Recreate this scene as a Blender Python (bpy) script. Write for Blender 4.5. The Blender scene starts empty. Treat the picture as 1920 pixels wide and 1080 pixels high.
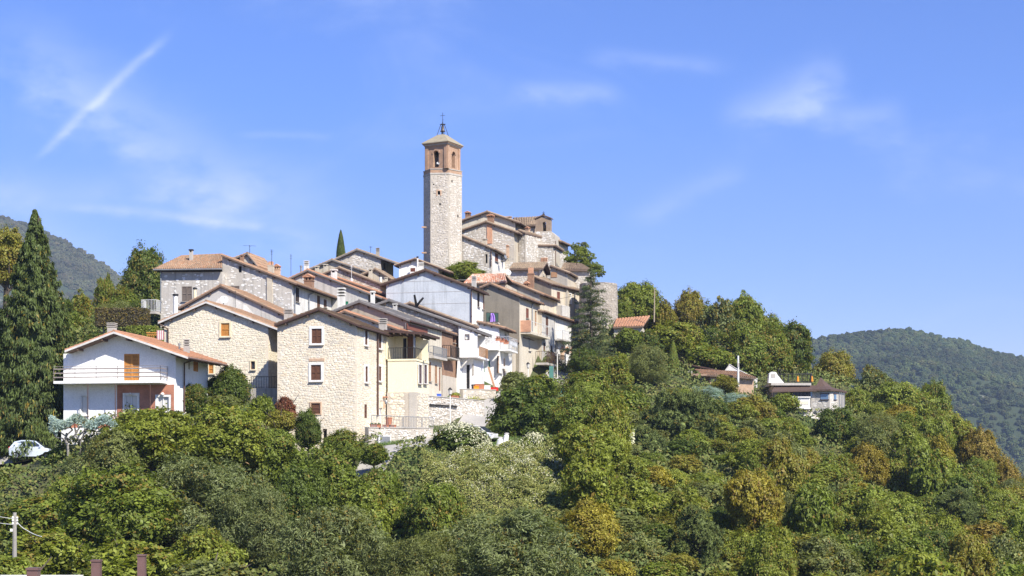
import bpy, math, random
import numpy as np
from mathutils import Vector as V, geometry
R = math.radians
rng = random.Random(7)
nr = np.random.default_rng(11)
scn = bpy.context.scene
C = scn.collection

# ------------------------------------------------------------------ camera, sky, sun, exposure
F, HOR = 3000.0, 880.0            # focal length and eye level, in pixels of a 1920 wide picture
cam_d = bpy.data.cameras.new('camera'); cam = bpy.data.objects.new('camera', cam_d); C.objects.link(cam)
cam_d.sensor_width = 36; cam_d.lens = F*36/1920; cam_d.shift_y = (HOR-540)/1920
cam_d.clip_start = .5; cam_d.clip_end = 12000
cam.rotation_euler = (R(90), 0, 0)
scn.camera = cam
SUN_AZ, SUN_EL = 37, 43           # degrees right of straight behind the camera, and height
w = bpy.data.worlds.new('World'); scn.world = w; w.use_nodes = True
wn = w.node_tree; wn.nodes.clear()
def nd(t, k, **kw):
    n = t.nodes.new(k)
    for a, b in kw.items(): setattr(n, a, b)
    return n
sky = nd(wn, 'ShaderNodeTexSky', sky_type='NISHITA', sun_disc=False, sun_elevation=R(SUN_EL), sun_rotation=R(180-SUN_AZ), altitude=600, air_density=1.0, dust_density=.3, ozone_density=3.0)
def wmath(op, a, b=None, c=None, clamp=False):
    n = nd(wn, 'ShaderNodeMath', operation=op, use_clamp=clamp)
    for i, x in enumerate((a, b, c)):
        if x is None: continue
        if isinstance(x, (int, float)): n.inputs[i].default_value = x
        else: wn.links.new(x, n.inputs[i])
    return n.outputs[0]
tc = nd(wn, 'ShaderNodeTexCoord'); sep = nd(wn, 'ShaderNodeSeparateXYZ'); wn.links.new(tc.outputs['Generated'], sep.inputs[0])
yy = wmath('MAXIMUM', sep.outputs[1], .05)
az = wmath('DIVIDE', sep.outputs[0], yy); el = wmath('DIVIDE', sep.outputs[2], yy)   # direction as slopes
def streak(a0, e0, a1, e1, width, amp, bend=0.0, fade=.03):
    """thin cloud between two directions of the sky, wide as given, faded at both ends"""
    L = math.hypot(a1-a0, e1-e0); ux, uy = (a1-a0)/L, (e1-e0)/L
    da = wmath('SUBTRACT', az, a0); de = wmath('SUBTRACT', el, e0)
    t = wmath('ADD', wmath('MULTIPLY', da, ux), wmath('MULTIPLY', de, uy))
    s = wmath('ADD', wmath('MULTIPLY', da, -uy), wmath('MULTIPLY', de, ux))
    tn = wmath('DIVIDE', t, L)
    par = wmath('MULTIPLY', wmath('MULTIPLY', tn, wmath('SUBTRACT', 1, tn)), 4*bend)
    s = wmath('SUBTRACT', s, par)
    s = wmath('ADD', s, wmath('MULTIPLY', wmath('SUBTRACT', wob, .5), width*2.2))
    g = wmath('DIVIDE', s, width)
    g = wmath('EXPONENT', wmath('MULTIPLY', wmath('MULTIPLY', g, g), -1))
    m0 = nd(wn, 'ShaderNodeMapRange', interpolation_type='SMOOTHSTEP'); wn.links.new(tn, m0.inputs[0]); m0.inputs[1].default_value = 0; m0.inputs[2].default_value = .25
    m1 = nd(wn, 'ShaderNodeMapRange', interpolation_type='SMOOTHSTEP'); wn.links.new(tn, m1.inputs[0]); m1.inputs[1].default_value = .7; m1.inputs[2].default_value = 1; m1.inputs[3].default_value = 1; m1.inputs[4].default_value = 0
    return wmath('MULTIPLY', wmath('MULTIPLY', wmath('MULTIPLY', g, m0.outputs[0]), m1.outputs[0]), amp)
cmb = nd(wn, 'ShaderNodeCombineXYZ'); wn.links.new(az, cmb.inputs[0]); wn.links.new(wmath('MULTIPLY', el, 1.9), cmb.inputs[1])
n1 = nd(wn, 'ShaderNodeTexNoise', noise_dimensions='2D'); wn.links.new(cmb.outputs[0], n1.inputs['Vector']); n1.inputs['Scale'].default_value = 24; n1.inputs['Detail'].default_value = 9; n1.inputs['Roughness'].default_value = .55
wob = n1.outputs['Fac']
n2 = nd(wn, 'ShaderNodeTexNoise', noise_dimensions='2D'); wn.links.new(cmb.outputs[0], n2.inputs['Vector']); n2.inputs['Scale'].default_value = 5; n2.inputs['Detail'].default_value = 9; n2.inputs['Roughness'].default_value = .62; n2.inputs['Distortion'].default_value = .7
def A(px): return (px-960)/F
def E_(py): return (HOR-py)/F
veil = nd(wn, 'ShaderNodeMapRange', interpolation_type='SMOOTHSTEP'); wn.links.new(n2.outputs['Fac'], veil.inputs[0]); veil.inputs[1].default_value = .45; veil.inputs[2].default_value = .85; veil.inputs[4].default_value = .22
clouds = veil.outputs[0]
for st in ((A(45),E_(325),A(345),E_(40),.0030,.42,.002), (A(60),E_(385),A(640),E_(455),.0034,.42,.004), (A(-60),E_(20),A(680),E_(500),.022,.36,-.004),
           (A(-150),E_(360),A(700),E_(350),.010,.20,0), (A(-80),E_(330),A(260),E_(560),.018,.26,0),
           (A(940),E_(172),A(1180),E_(176),.006,.34,0), (A(1340),E_(250),A(1600),E_(110),.013,.42,-.004), (A(1510),E_(225),A(1720),E_(215),.009,.26,0),
           (A(1080),E_(100),A(1400),E_(130),.005,.18,0), (A(1150),E_(430),A(1420),E_(300),.008,.16,0), (A(430),E_(250),A(640),E_(254),.0025,.12,0)):
    clouds = wmath('ADD', clouds, streak(*st))
fine = nd(wn, 'ShaderNodeMapRange'); wn.links.new(wob, fine.inputs[0]); fine.inputs[1].default_value = .25; fine.inputs[2].default_value = .75; fine.inputs[3].default_value = .25; fine.inputs[4].default_value = 1.45
clouds = wmath('MULTIPLY', clouds, fine.outputs[0], clamp=True)
tint = nd(wn, 'ShaderNodeMix', data_type='RGBA', blend_type='MULTIPLY'); tint.inputs[0].default_value = 1
wn.links.new(sky.outputs[0], tint.inputs[6]); 
tl = nd(wn, 'ShaderNodeMix', data_type='RGBA'); te = nd(wn, 'ShaderNodeMapRange'); wn.links.new(sep.outputs[2], te.inputs[0]); te.inputs[1].default_value = .04; te.inputs[2].default_value = .22
wn.links.new(te.outputs[0], tl.inputs[0]); tl.inputs[6].default_value = (1.0, .93, 1.30, 1); tl.inputs[7].default_value = (.66, .87, 1.50, 1); wn.links.new(tl.outputs[2], tint.inputs[7])
mixc = nd(wn, 'ShaderNodeMix', data_type='RGBA'); wn.links.new(clouds, mixc.inputs[0]); wn.links.new(tint.outputs[2], mixc.inputs[6]); mixc.inputs[7].default_value = (6.2, 7.2, 10.4, 1)
bg = nd(wn, 'ShaderNodeBackground'); wn.links.new(mixc.outputs[2], bg.inputs[0]); bg.inputs[1].default_value = .076
out = nd(wn, 'ShaderNodeOutputWorld'); wn.links.new(bg.outputs[0], out.inputs[0])
sun_d = bpy.data.lights.new('sun', 'SUN'); sun_d.energy = 5.0; sun_d.angle = R(.5); sun_d.color = (1, .94, .84)
sun = bpy.data.objects.new('sun', sun_d); C.objects.link(sun)
tosun = V((math.sin(R(SUN_AZ))*math.cos(R(SUN_EL)), -math.cos(R(SUN_AZ))*math.cos(R(SUN_EL)), math.sin(R(SUN_EL))))
sun.rotation_euler = tosun.to_track_quat('Z', 'Y').to_euler()
sun.location = tosun*300
vs = scn.view_settings; vs.view_transform = 'Standard'; vs.look = 'None'; vs.exposure = .78; vs.gamma = 1; vs.use_curve_mapping = False
scn.cycles.max_bounces = 6; scn.cycles.diffuse_bounces = 3; scn.cycles.volume_bounces = 0

# ------------------------------------------------------------------ helpers
def P(px, py, Y): return V(((px-960)/F*Y, Y, (HOR-py)/F*Y))
def ray(px, py): return V(((px-960)/F, 1, (HOR-py)/F))
UP = V((0, 0, 1))
class MB:
    """collects polygons and builds one mesh"""
    def __init__(s): s.v = []; s.f = []; s.m = []
    def poly(s, pts, m=0):
        i = len(s.v); s.v += [tuple(p) for p in pts]; s.f.append(tuple(range(i, i+len(pts)))); s.m.append(m)
    def box(s, o, a, b, c, m=0):
        """corner o and three edge vectors"""
        p = [o, o+a, o+a+b, o+b, o+c, o+a+c, o+a+b+c, o+b+c]; i = len(s.v); s.v += [tuple(q) for q in p]
        fs = [(0,3,2,1),(4,5,6,7),(0,1,5,4),(1,2,6,5),(2,3,7,6),(3,0,4,7)]
        if a.cross(b).dot(c) < 0: fs = [f[::-1] for f in fs]
        s.f += [tuple(i+k for k in f) for f in fs]; s.m += [m]*6
    def cbox(s, c, a, b, h, m=0): s.box(c-a/2-b/2-h/2, a, b, h, m)
    def tube(s, p, q, r, r2=None, n=6, m=0, cap=True):
        r2 = r if r2 is None else r2; d = (q-p).normalized()
        a = d.cross(V((0.31,.17,.93)) if abs(d.z) < .9 else V((1,0,0))).normalized(); b = d.cross(a)
        i = len(s.v)
        for c, rr in ((p, r), (q, r2)):
            for k in range(n):
                t = 2*math.pi*k/n; s.v.append(tuple(c+a*(math.cos(t)*rr)+b*(math.sin(t)*rr)))
        for k in range(n): s.f.append((i+k, i+(k+1)%n, i+n+(k+1)%n, i+n+k)); s.m.append(m)
        if cap: s.f += [tuple(i+k for k in range(n))[::-1], tuple(i+n+k for k in range(n))]; s.m += [m, m]
    def path(s, pts, r, n=6, m=0):
        for p, q in zip(pts, pts[1:]): s.tube(p, q, r, n=n, m=m)
    def ball(s, c, rx, ry, rz, n=10, k=6, m=0):
        i = len(s.v)
        for a in range(k+1):
            th = math.pi*a/k
            for b in range(n):
                ph = 2*math.pi*b/n; s.v.append((c.x+rx*math.sin(th)*math.cos(ph), c.y+ry*math.sin(th)*math.sin(ph), c.z+rz*math.cos(th)))
        for a in range(k):
            for b in range(n):
                s.f.append((i+a*n+b, i+(a+1)*n+b, i+(a+1)*n+(b+1)%n, i+a*n+(b+1)%n)); s.m.append(m)
    def prism(s, pts, ext, m=0):
        """closed polygon pts extruded by ext"""
        k = len(pts); i = len(s.v); s.v += [tuple(p) for p in pts]+[tuple(p+ext) for p in pts]
        s.f += [tuple(i+j for j in range(k)), tuple(i+k+j for j in range(k))[::-1]]; s.m += [m, m]
        for j in range(k): s.f.append((i+j, i+k+j, i+k+(j+1)%k, i+(j+1)%k)); s.m.append(m)
    def build(s, name, mats, parent=None, kind=None, smooth=False, label=None, loc=None):
        me = bpy.data.meshes.new(name); org = parent_origin(parent) if parent else (loc or V((0,0,0)))
        vv = [(a-org.x, b-org.y, c-org.z) for a, b, c in s.v]
        me.from_pydata(vv, [], s.f)
        if not isinstance(mats, (list, tuple)): mats = [mats]
        for m in mats: me.materials.append(m)
        me.polygons.foreach_set('material_index', s.m)
        if smooth: me.polygons.foreach_set('use_smooth', [True]*len(s.f))
        o = bpy.data.objects.new(name, me); C.objects.link(o)
        if parent: o.parent = parent
        else: o.location = org
        if kind: o['kind'] = kind
        if label: o['label'] = label
        return o
ORG = {}
def parent_origin(p):
    while p.parent: p = p.parent
    return ORG.get(p.name, V((0,0,0)))
def thing(name, label, cat, loc, group=None):
    o = bpy.data.objects.new(name, None); C.objects.link(o); o.location = loc; o.empty_display_size = .3
    ORG[o.name] = V(loc); o['label'] = label; o['category'] = cat
    if group: o['group'] = group
    return o
def tag(o, label, cat, group=None):
    o['label'] = label; o['category'] = cat
    if group: o['group'] = group
    return o

# ------------------------------------------------------------------ materials
def mat(name, rough=.85):
    m = bpy.data.materials.new(name); m.use_nodes = True
    b = m.node_tree.nodes['Principled BSDF']; b.inputs['Roughness'].default_value = rough; b.inputs['Specular IOR Level'].default_value = .25
    return m, m.node_tree, b
def ramp(t, fac, stops, interp='LINEAR'):
    r = nd(t, 'ShaderNodeValToRGB'); r.color_ramp.interpolation = interp
    e = r.color_ramp.elements
    while len(e) < len(stops): e.new(.5)
    for i, (p, c) in enumerate(stops): e[i].position = p; e[i].color = (*c, 1)
    t.links.new(fac, r.inputs[0]); return r.outputs[0]
def noise(t, scale, detail=5, rough=.6, vec=None, stretch=None):
    n = nd(t, 'ShaderNodeTexNoise'); n.inputs['Scale'].default_value = scale; n.inputs['Detail'].default_value = detail; n.inputs['Roughness'].default_value = rough
    g = nd(t, 'ShaderNodeTexCoord').outputs['Object'] if vec is None else vec
    if stretch:
        mp = nd(t, 'ShaderNodeMapping'); mp.inputs['Scale'].default_value = stretch; t.links.new(g, mp.inputs[0]); g = mp.outputs[0]
    t.links.new(g, n.inputs['Vector']); return n.outputs['Fac']
def mixc_(t, fac, a, b, mode='MIX'):
    n = nd(t, 'ShaderNodeMix', data_type='RGBA', blend_type=mode)
    for i, x in ((0, fac), (6, a), (7, b)):
        if isinstance(x, (int, float)): n.inputs[i].default_value = x
        elif isinstance(x, tuple): n.inputs[i].default_value = (*x, 1) if len(x) == 3 else x
        else: t.links.new(x, n.inputs[i])
    return n.outputs[2]
def bump(t, b, h, dist, strength=.6):
    n = nd(t, 'ShaderNodeBump'); n.inputs['Distance'].default_value = dist; n.inputs['Strength'].default_value = strength
    t.links.new(h, n.inputs['Height']); t.links.new(n.outputs[0], b.inputs['Normal'])
def mapr(t, x, a, b, c=0., d=1.):
    n = nd(t, 'ShaderNodeMapRange'); t.links.new(x, n.inputs[0])
    for i, k in enumerate((a, b, c, d)): n.inputs[i+1].default_value = k
    return n.outputs[0]
def plaster(name, col, col2=None, amt=.6, streaks=.35, rough=.9):
    streaks = min(.8, streaks*1.4)
    m, t, b = mat(name, rough); col2 = col2 or tuple(c*.62 for c in col)
    f = mapr(t, noise(t, .55, 7, .62), .42, .68, 0, amt)
    c = mixc_(t, f, col, col2)
    s = mapr(t, noise(t, 1, 4, .6, stretch=(2.6, 2.6, .16)), .5, .72, 0, streaks)
    c = mixc_(t, s, c, tuple(x*.45 for x in col2))
    g = mapr(t, noise(t, 9, 4, .7), .3, .7, .86, 1.08)
    c = mixc_(t, 1., c, g, 'MULTIPLY')
    t.links.new(c, b.inputs['Base Color']); bump(t, b, noise(t, 7, 6, .7), .03, .5); return m
def stone_mat(name, cols):
    m, t, b = mat(name, .92); g = nd(t, 'ShaderNodeNewGeometry')
    k = len(cols); c = ramp(t, g.outputs['Random Per Island'], [(i/(k-1) if k > 1 else 0, x) for i, x in enumerate(cols)])
    c = mixc_(t, 1., c, mapr(t, noise(t, 6, 5, .7), .25, .75, .68, 1.2), 'MULTIPLY')
    c = mixc_(t, 1., c, mapr(t, noise(t, .28, 6, .65), .36, .64, .86, 1.10), 'MULTIPLY'); c = mixc_(t, mapr(t, noise(t, 1, 4, .6, stretch=(1.6, 1.6, .14)), .56, .76, 0, .26), c, (.34,.30,.23))
    t.links.new(c, b.inputs['Base Color']); bump(t, b, noise(t, 14, 5, .7), .03, .7); return m
def tile_mat(name, cols, lichen=.35):
    m, t, b = mat(name, .88); g = nd(t, 'ShaderNodeNewGeometry')
    c = ramp(t, g.outputs['Random Per Island'], [(i/(len(cols)-1), x) for i, x in enumerate(cols)])
    l = mapr(t, noise(t, .9, 6, .7), .5, .66, 0, lichen)
    c = mixc_(t, l, c, (.20, .165, .115))
    l2 = mapr(t, noise(t, 5, 5, .7), .58, .7, 0, lichen*1.4)
    c = mixc_(t, l2, c, (.30, .26, .18))
    t.links.new(c, b.inputs['Base Color']); return m
def wood(name, col, rough=.6):
    m, t, b = mat(name, rough)
    f = noise(t, 3, 4, .6, stretch=(9, 9, .7))
    c = mixc_(t, mapr(t, f, .3, .7), tuple(x*.72 for x in col), tuple(min(1, x*1.15) for x in col))
    t.links.new(c, b.inputs['Base Color']); return m
def flat(name, col, rough=.5, metal=0., var=.12):
    m, t, b = mat(name, rough); b.inputs['Metallic'].default_value = metal
    c = mixc_(t, mapr(t, noise(t, 2.5, 5, .65), .3, .7), tuple(x*(1-var*2) for x in col), tuple(min(1, x*(1+var*.4)) for x in col))
    t.links.new(c, b.inputs['Base Color']); return m
def brick_mat(name, c1, c2, mortar, sc=4.0):
    m, t, b = mat(name, .9); n = nd(t, 'ShaderNodeTexBrick')
    tcx = nd(t, 'ShaderNodeTexCoord'); sx = nd(t, 'ShaderNodeSeparateXYZ'); t.links.new(tcx.outputs['Object'], sx.inputs[0])
    ad = nd(t, 'ShaderNodeMath', operation='ADD'); t.links.new(sx.outputs[0], ad.inputs[0]); t.links.new(sx.outputs[1], ad.inputs[1])
    cx = nd(t, 'ShaderNodeCombineXYZ'); t.links.new(ad.outputs[0], cx.inputs[0]); t.links.new(sx.outputs[2], cx.inputs[1]); t.links.new(cx.outputs[0], n.inputs['Vector'])
    n.inputs['Scale'].default_value = sc; n.inputs['Color1'].default_value = (*c1, 1); n.inputs['Color2'].default_value = (*c2, 1); n.inputs['Mortar'].default_value = (*mortar, 1)
    n.inputs['Brick Width'].default_value = 1.05; n.inputs['Row Height'].default_value = .28; n.inputs['Mortar Size'].default_value = .03; n.inputs['Bias'].default_value = -.1
    c = mixc_(t, 1., n.outputs['Color'], mapr(t, noise(t, 1.4, 6, .7), .3, .7, .72, 1.15), 'MULTIPLY')
    t.links.new(c, b.inputs['Base Color']); bump(t, b, n.outputs['Fac'], -.01, .5); return m
M = {}
M['mortar_beige'] = plaster('mortar_beige', (.70,.62,.49), (.62,.53,.40), .6, .12)
M['mortar_grey'] = plaster('mortar_grey', (.52,.465,.385), (.42,.375,.31), .7, .25)
M['mortar_dark'] = plaster('mortar_dark', (.40,.34,.265), (.31,.265,.205), .7, .25)
M['mortar_tower'] = plaster('mortar_tower', (.50,.45,.375), (.40,.355,.29), .8, .4)
M['stone_cream'] = stone_mat('stone_cream', [(.66,.585,.45),(.76,.68,.53),(.79,.72,.58),(.70,.605,.45),(.80,.745,.62),(.64,.58,.48),(.74,.62,.44),(.77,.70,.55)])
M['stone_yellow'] = stone_mat('stone_yellow', [(.72,.65,.49),(.78,.71,.55),(.68,.60,.45),(.80,.74,.60),(.75,.68,.5)])
M['stone_white'] = stone_mat('stone_white', [(.48,.43,.36),(.56,.52,.45),(.76,.74,.69),(.50,.44,.36),(.80,.78,.74),(.45,.40,.33),(.6,.56,.49),(.66,.62,.55)])
M['stone_grey'] = stone_mat('stone_grey', [(.46,.42,.35),(.54,.50,.43),(.66,.63,.57),(.49,.44,.37),(.58,.54,.47),(.72,.69,.64)])
M['stone_brown'] = stone_mat('stone_brown', [(.45,.38,.29),(.53,.46,.37),(.66,.61,.53),(.48,.4,.31),(.58,.52,.43),(.70,.66,.58)])
M['stone_pale'] = stone_mat('stone_pale', [(.66,.64,.59),(.74,.72,.68),(.6,.57,.51),(.80,.78,.74)])
M['mortar_wall'] = plaster('mortar_wall', (.44,.395,.33), (.33,.295,.245), .8, .4)
M['stone_tower'] = stone_mat('stone_tower', [(.50,.455,.385),(.56,.51,.44),(.66,.62,.56),(.47,.415,.345),(.60,.555,.485),(.54,.485,.415)])
M['stone_bastion'] = stone_mat('stone_bastion', [(.36,.32,.265),(.42,.38,.32),(.5,.46,.4),(.33,.29,.24),(.45,.40,.33)])
M['mortar_bastion'] = plaster('mortar_bastion', (.36,.32,.27), (.29,.255,.21), .8, .4)
M['mortar_pale'] = plaster('mortar_pale', (.50,.465,.41), (.41,.375,.325), .8, .4)
M['white'] = plaster('white_plaster', (.80,.79,.76), (.70,.685,.65), .40, .07)
M['white_aged'] = plaster('aged_white_plaster', (.70,.68,.63), (.52,.49,.43), .6, .35)
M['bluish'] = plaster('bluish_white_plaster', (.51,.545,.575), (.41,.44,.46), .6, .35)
M['cream'] = plaster('cream_plaster', (.79,.71,.50), (.73,.65,.44), .3, .05)
M['beige'] = plaster('beige_plaster', (.52,.46,.36), (.40,.34,.26), .6, .4)
M['beige_lt'] = plaster('pale_beige_plaster', (.60,.54,.43), (.46,.41,.32), .6, .35)
M['greyp'] = plaster('grey_plaster', (.40,.37,.32), (.31,.28,.235), .7, .45)
M['greyp_lt'] = plaster('light_grey_plaster', (.50,.48,.44), (.42,.39,.35), .6, .3)
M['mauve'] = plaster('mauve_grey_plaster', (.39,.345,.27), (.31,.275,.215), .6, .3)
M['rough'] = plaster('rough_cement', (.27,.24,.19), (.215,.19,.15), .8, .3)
M['stained'] = plaster('stained_cream_plaster', (.58,.50,.37), (.50,.46,.40), .8, .35)
M['brick'] = brick_mat('red_brick', (.46,.18,.105), (.40,.15,.09), (.42,.30,.23))
M['brick_tower'] = brick_mat('tower_brick', (.46,.285,.18), (.39,.235,.145), (.44,.34,.25))
M['brick_brown'] = brick_mat('brown_brick', (.31,.175,.105), (.26,.145,.09), (.30,.22,.16))
M['brick_orange'] = brick_mat('orange_brick', (.60,.32,.19), (.53,.27,.16), (.45,.32,.23))
M['brick_pink'] = brick_mat('pink_brick', (.60,.40,.26), (.55,.35,.22), (.6,.5,.38))
M['brick_bell'] = brick_mat('bell_brick', (.33,.24,.165), (.28,.2,.14), (.36,.3,.23))
M['tile_old'] = tile_mat('old_roof_tile', [(.39,.225,.13),(.35,.225,.14),(.44,.265,.16),(.30,.20,.135),(.43,.30,.195),(.37,.205,.12)], .5)
M['tile_red'] = tile_mat('red_roof_tile', [(.46,.235,.135),(.42,.215,.125),(.48,.26,.155),(.40,.21,.125)], .25)
M['tile_brown'] = tile_mat('brown_roof_tile', [(.37,.275,.185),(.32,.245,.17),(.43,.32,.215),(.28,.215,.155),(.39,.285,.19)], .5)
M['tile_slate'] = tile_mat('grey_roof_tile', [(.17,.165,.165),(.14,.135,.14),(.20,.19,.185),(.155,.14,.135)], .2)
M['tile_dark'] = tile_mat('dark_brown_roof_tile', [(.12,.08,.052),(.10,.068,.045),(.14,.092,.06)], .1)
M['tile_pale'] = tile_mat('pale_roof_tile', [(.62,.27,.15),(.66,.56,.46),(.56,.22,.12),(.64,.48,.36),(.52,.2,.11)], .10)
M['roof_under'] = wood('soffit_wood', (.13,.085,.06), .8)
M['roof_grey'] = flat('grey_roof_edge', (.17,.155,.145), .7)
M['roof_brown'] = flat('brown_roof_edge', (.085,.05,.038), .5)
M['roof_tile_edge'] = flat('tile_edge', (.175,.12,.09), .8)
M['fascia_white'] = flat('pale_fascia', (.66,.63,.58), .7)
M['concrete'] = plaster('concrete', (.46,.43,.38), (.36,.33,.29), .6, .25)
M['shut_brown'] = wood('brown_shutter', (.135,.062,.035)); M['shut_orange'] = wood('orange_shutter', (.53,.235,.055)); M['shut_grey'] = wood('weathered_shutter', (.18,.145,.12), .8)
M['shut_red'] = wood('red_brown_shutter', (.20,.075,.05)); M['shut_plum'] = wood('plum_shutter', (.125,.085,.085)); M['shut_green'] = wood('green_shutter', (.03,.22,.115)); M['shut_tan'] = wood('tan_shutter', (.36,.21,.12)); M['shut_dark'] = wood('dark_shutter', (.06,.045,.04))
M['frame_white'] = flat('white_frame', (.8,.79,.75), .5); M['frame_cream'] = flat('cream_frame', (.78,.68,.46), .7); M['frame_grey'] = flat('grey_stone_frame', (.36,.33,.29), .8)
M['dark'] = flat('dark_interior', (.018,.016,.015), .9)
m, t, b = mat('window_glass', .06); b.inputs['Base Color'].default_value = (.035,.045,.06,1); b.inputs['Specular IOR Level'].default_value = .8; M['glass'] = m
m, t, b = mat('curtained_glass', .12); b.inputs['Base Color'].default_value = (.55,.54,.50,1); b.inputs['Specular IOR Level'].default_value = .6; M['glass_curtain'] = m
m, t, b = mat('blue_glass', .05); b.inputs['Base Color'].default_value = (.13,.21,.32,1); b.inputs['Specular IOR Level'].default_value = .5; b.inputs['Metallic'].default_value = .2; M['glass_blue'] = m
M['metal_brown'] = flat('brown_metal', (.10,.055,.04), .45); M['metal_grey'] = flat('grey_metal', (.30,.31,.32), .45, .4); M['metal_dark'] = flat('dark_iron', (.045,.042,.04), .5, .3); M['metal_white'] = flat('white_metal', (.74,.74,.72), .45)
M['metal_pale'] = flat('pale_grey_metal', (.52,.53,.54), .5)
M['terracotta'] = flat('terracotta', (.46,.19,.11), .85)
M['green_paint'] = flat('green_paint', (.05,.105,.085), .6)
M['rail_grey'] = flat('rail_paint', (.28,.235,.21), .5)
M['wood_rail'] = wood('rail_wood', (.36,.19,.09))
# ------------------------------------------------------------------ terrain
ctl = []
def cp(px, Y, py=None, z=None): ctl.append(((px-960)/F*Y, Y, (HOR-py)/F*Y if z is None else z))
for px in (-400, 200, 960, 1700, 2500):
    cp(px, 8, z=-3); cp(px, 34, z=-4.5); cp(px, 55, z=-10)
for px in (-700, 3000): cp(px, 70, z=-12)
for px, Y, z in ((-900,150,4),(-300,150,4),(-900,250,10),(100,75,-11),(600,75,-11.5),(960,75,-11.5),(1300,78,-11.5),(1700,80,-13),(2200,80,-16),
    (100,95,-8),(200,95,-8),(400,95,-8),(600,95,-8.2),(800,95,-8),(1000,95,-7.5),
    (50,112,-4.5),(200,110,-4.2),(400,110,-4.6),(600,110,-5),(780,110,-4.6),
    (0,121,-.3),(57,124.5,.6),(-100,126,.6),(130,126,2.2),(220,121,2.6),(220,126,3.7),(330,124,3.6),(400,128,2.6),(420,140,6.4),(320,142,6.8),(503,136,4.2),
    (530,128,.2),(530,135,1.9),(600,130,.8),(690,132.5,1.9),(600,124,-1.2),(690,126,0.),
    (715,127,1.3),(765,131,1.85),(815,137,2.5),(860,146,3.55),(905,156,5.1),(940,163,6.4),(770,139,2.5),(800,141.5,2.9),
    (780,148,4.2),(840,152,4.3),(890,160,5.3),(800,155,6.6),(850,163,7.4),(880,170,8.3),(930,172,8.4),(960,178,9.4),(1000,184,10.3),(1050,190,11.6),
    (900,128,1.2),(800,126,.5),(860,126.5,.7),(800,122,-.9),(760,124.5,.3),(905,139,2.2),(960,128,1.4),(900,121,.2),(960,121,.1),(900,112,-2.9),(960,112,-3.1),(1050,126,.9),(1060,115,-2.6),(1100,140,2.),
    (985,150,3.6),(1060,160,4.9),(1100,190,11.5),(1110,175,8.),(1170,195,15.),(1200,190,12.),(1200,165,4.6),(1200,140,-.9),(1200,118,-4.7),(1200,102,-7.5),
    (1360,196,10.),(1300,190,10.2),(1360,175,5.5),(1500,194,8.0),(1560,194,7.),(1520,184,3.9),(1500,172,1.7),(1500,145,-3.4),(1500,118,-7.9),
    (1700,205,7.6),(1700,185,1.85),(1700,160,-3.7),(1700,130,-8.7),(1800,212,1.5),(1900,200,-3.3),(1900,175,-7),(1900,150,-10),(2100,200,-13),(2100,150,-16),
    (1300,212,16.),(1450,214,14.),(1600,216,11.),(1700,225,7),
    (100,165,13.2),(200,172,15),(0,180,14),(250,190,16),(100,148,7.5),(0,140,4.5),(200,140,6.5),
    (400,162,13.6),(520,164,13.8),(560,172,15.),(640,182,17.5),(700,196,21.),(640,165,12.6),(640,152,9.2),(720,176,15.),(720,160,9.5),(830,196,24.5),(830,180,16.5),(780,190,20.5),
    (940,202,24.),(1040,208,20.),(1000,200,20.),(980,190,19.),(1080,205,16.5),(1040,196,11.8),(1075,196,12.6),(1100,200,14.),(1060,206,15.),(1140,196,17.5),(940,216,23.),(1040,216,20.),(900,186,17.),(960,196,19.5),
    (300,235,14),(700,235,20),(950,240,20),(1250,240,14),(1500,250,8),(1800,250,-6),
    (0,300,-8),(960,300,-8),(1900,300,-22)): cp(px, Y, z=z)
for x, y in ((-600,0),(-600,300),(600,0),(600,300),(-600,560),(0,560),(600,560),(-300,480),(300,480),(0,430),(300,180),(260,330),(0,-140),(-600,-140),(600,-140)): ctl.append((x, y, -45 if y > -50 else -20))
ctl += [(-250,150,4),(-250,0,-6),(250,0,-14),(0,-40,-3)]
ctl = np.array(ctl); _n = len(ctl)
def _phi(d): return np.sqrt(d*d+4.0)
_A = np.zeros((_n+3, _n+3)); _d = np.hypot(ctl[:,None,0]-ctl[None,:,0], ctl[:,None,1]-ctl[None,:,1])
_A[:_n,:_n] = -_phi(_d)+np.eye(_n)*.05; _A[:_n,_n] = 1; _A[:_n,_n+1:] = ctl[:,:2]; _A[_n:,:_n] = _A[:_n,_n:].T
_sol = np.linalg.solve(_A, np.concatenate([ctl[:,2], np.zeros(3)]))
def _rbf(x, y):
    r = np.zeros_like(x)
    for i in range(_n): r -= _sol[i]*_phi(np.hypot(x-ctl[i,0], y-ctl[i,1]))
    return r+_sol[_n]+_sol[_n+1]*x+_sol[_n+2]*y
gx = np.concatenate([np.linspace(-600,-90,36)[:-1], np.arange(-90,110.1,1.25), np.linspace(110,600,36)[1:]])
gy = np.concatenate([np.linspace(-140,20,12)[:-1], np.arange(20,236.1,1.25), np.linspace(236,560,30)[1:]])
GX, GY = np.meshgrid(gx, gy); GZ = _rbf(GX.copy(), GY.copy())
GZ = np.clip(GZ, -46, 40)
def ground_a(x, y):
    x = np.clip(x, gx[0], gx[-1]-1e-3); y = np.clip(y, gy[0], gy[-1]-1e-3)
    i = np.clip(np.searchsorted(gx, x, 'right')-1, 0, len(gx)-2); j = np.clip(np.searchsorted(gy, y, 'right')-1, 0, len(gy)-2)
    fx = (x-gx[i])/(gx[i+1]-gx[i]); fy = (y-gy[j])/(gy[j+1]-gy[j])
    return (GZ[j,i]*(1-fx)+GZ[j,i+1]*fx)*(1-fy)+(GZ[j+1,i]*(1-fx)+GZ[j+1,i+1]*fx)*fy
def ground(x, y): return float(ground_a(np.array([x]), np.array([y]))[0])
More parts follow.
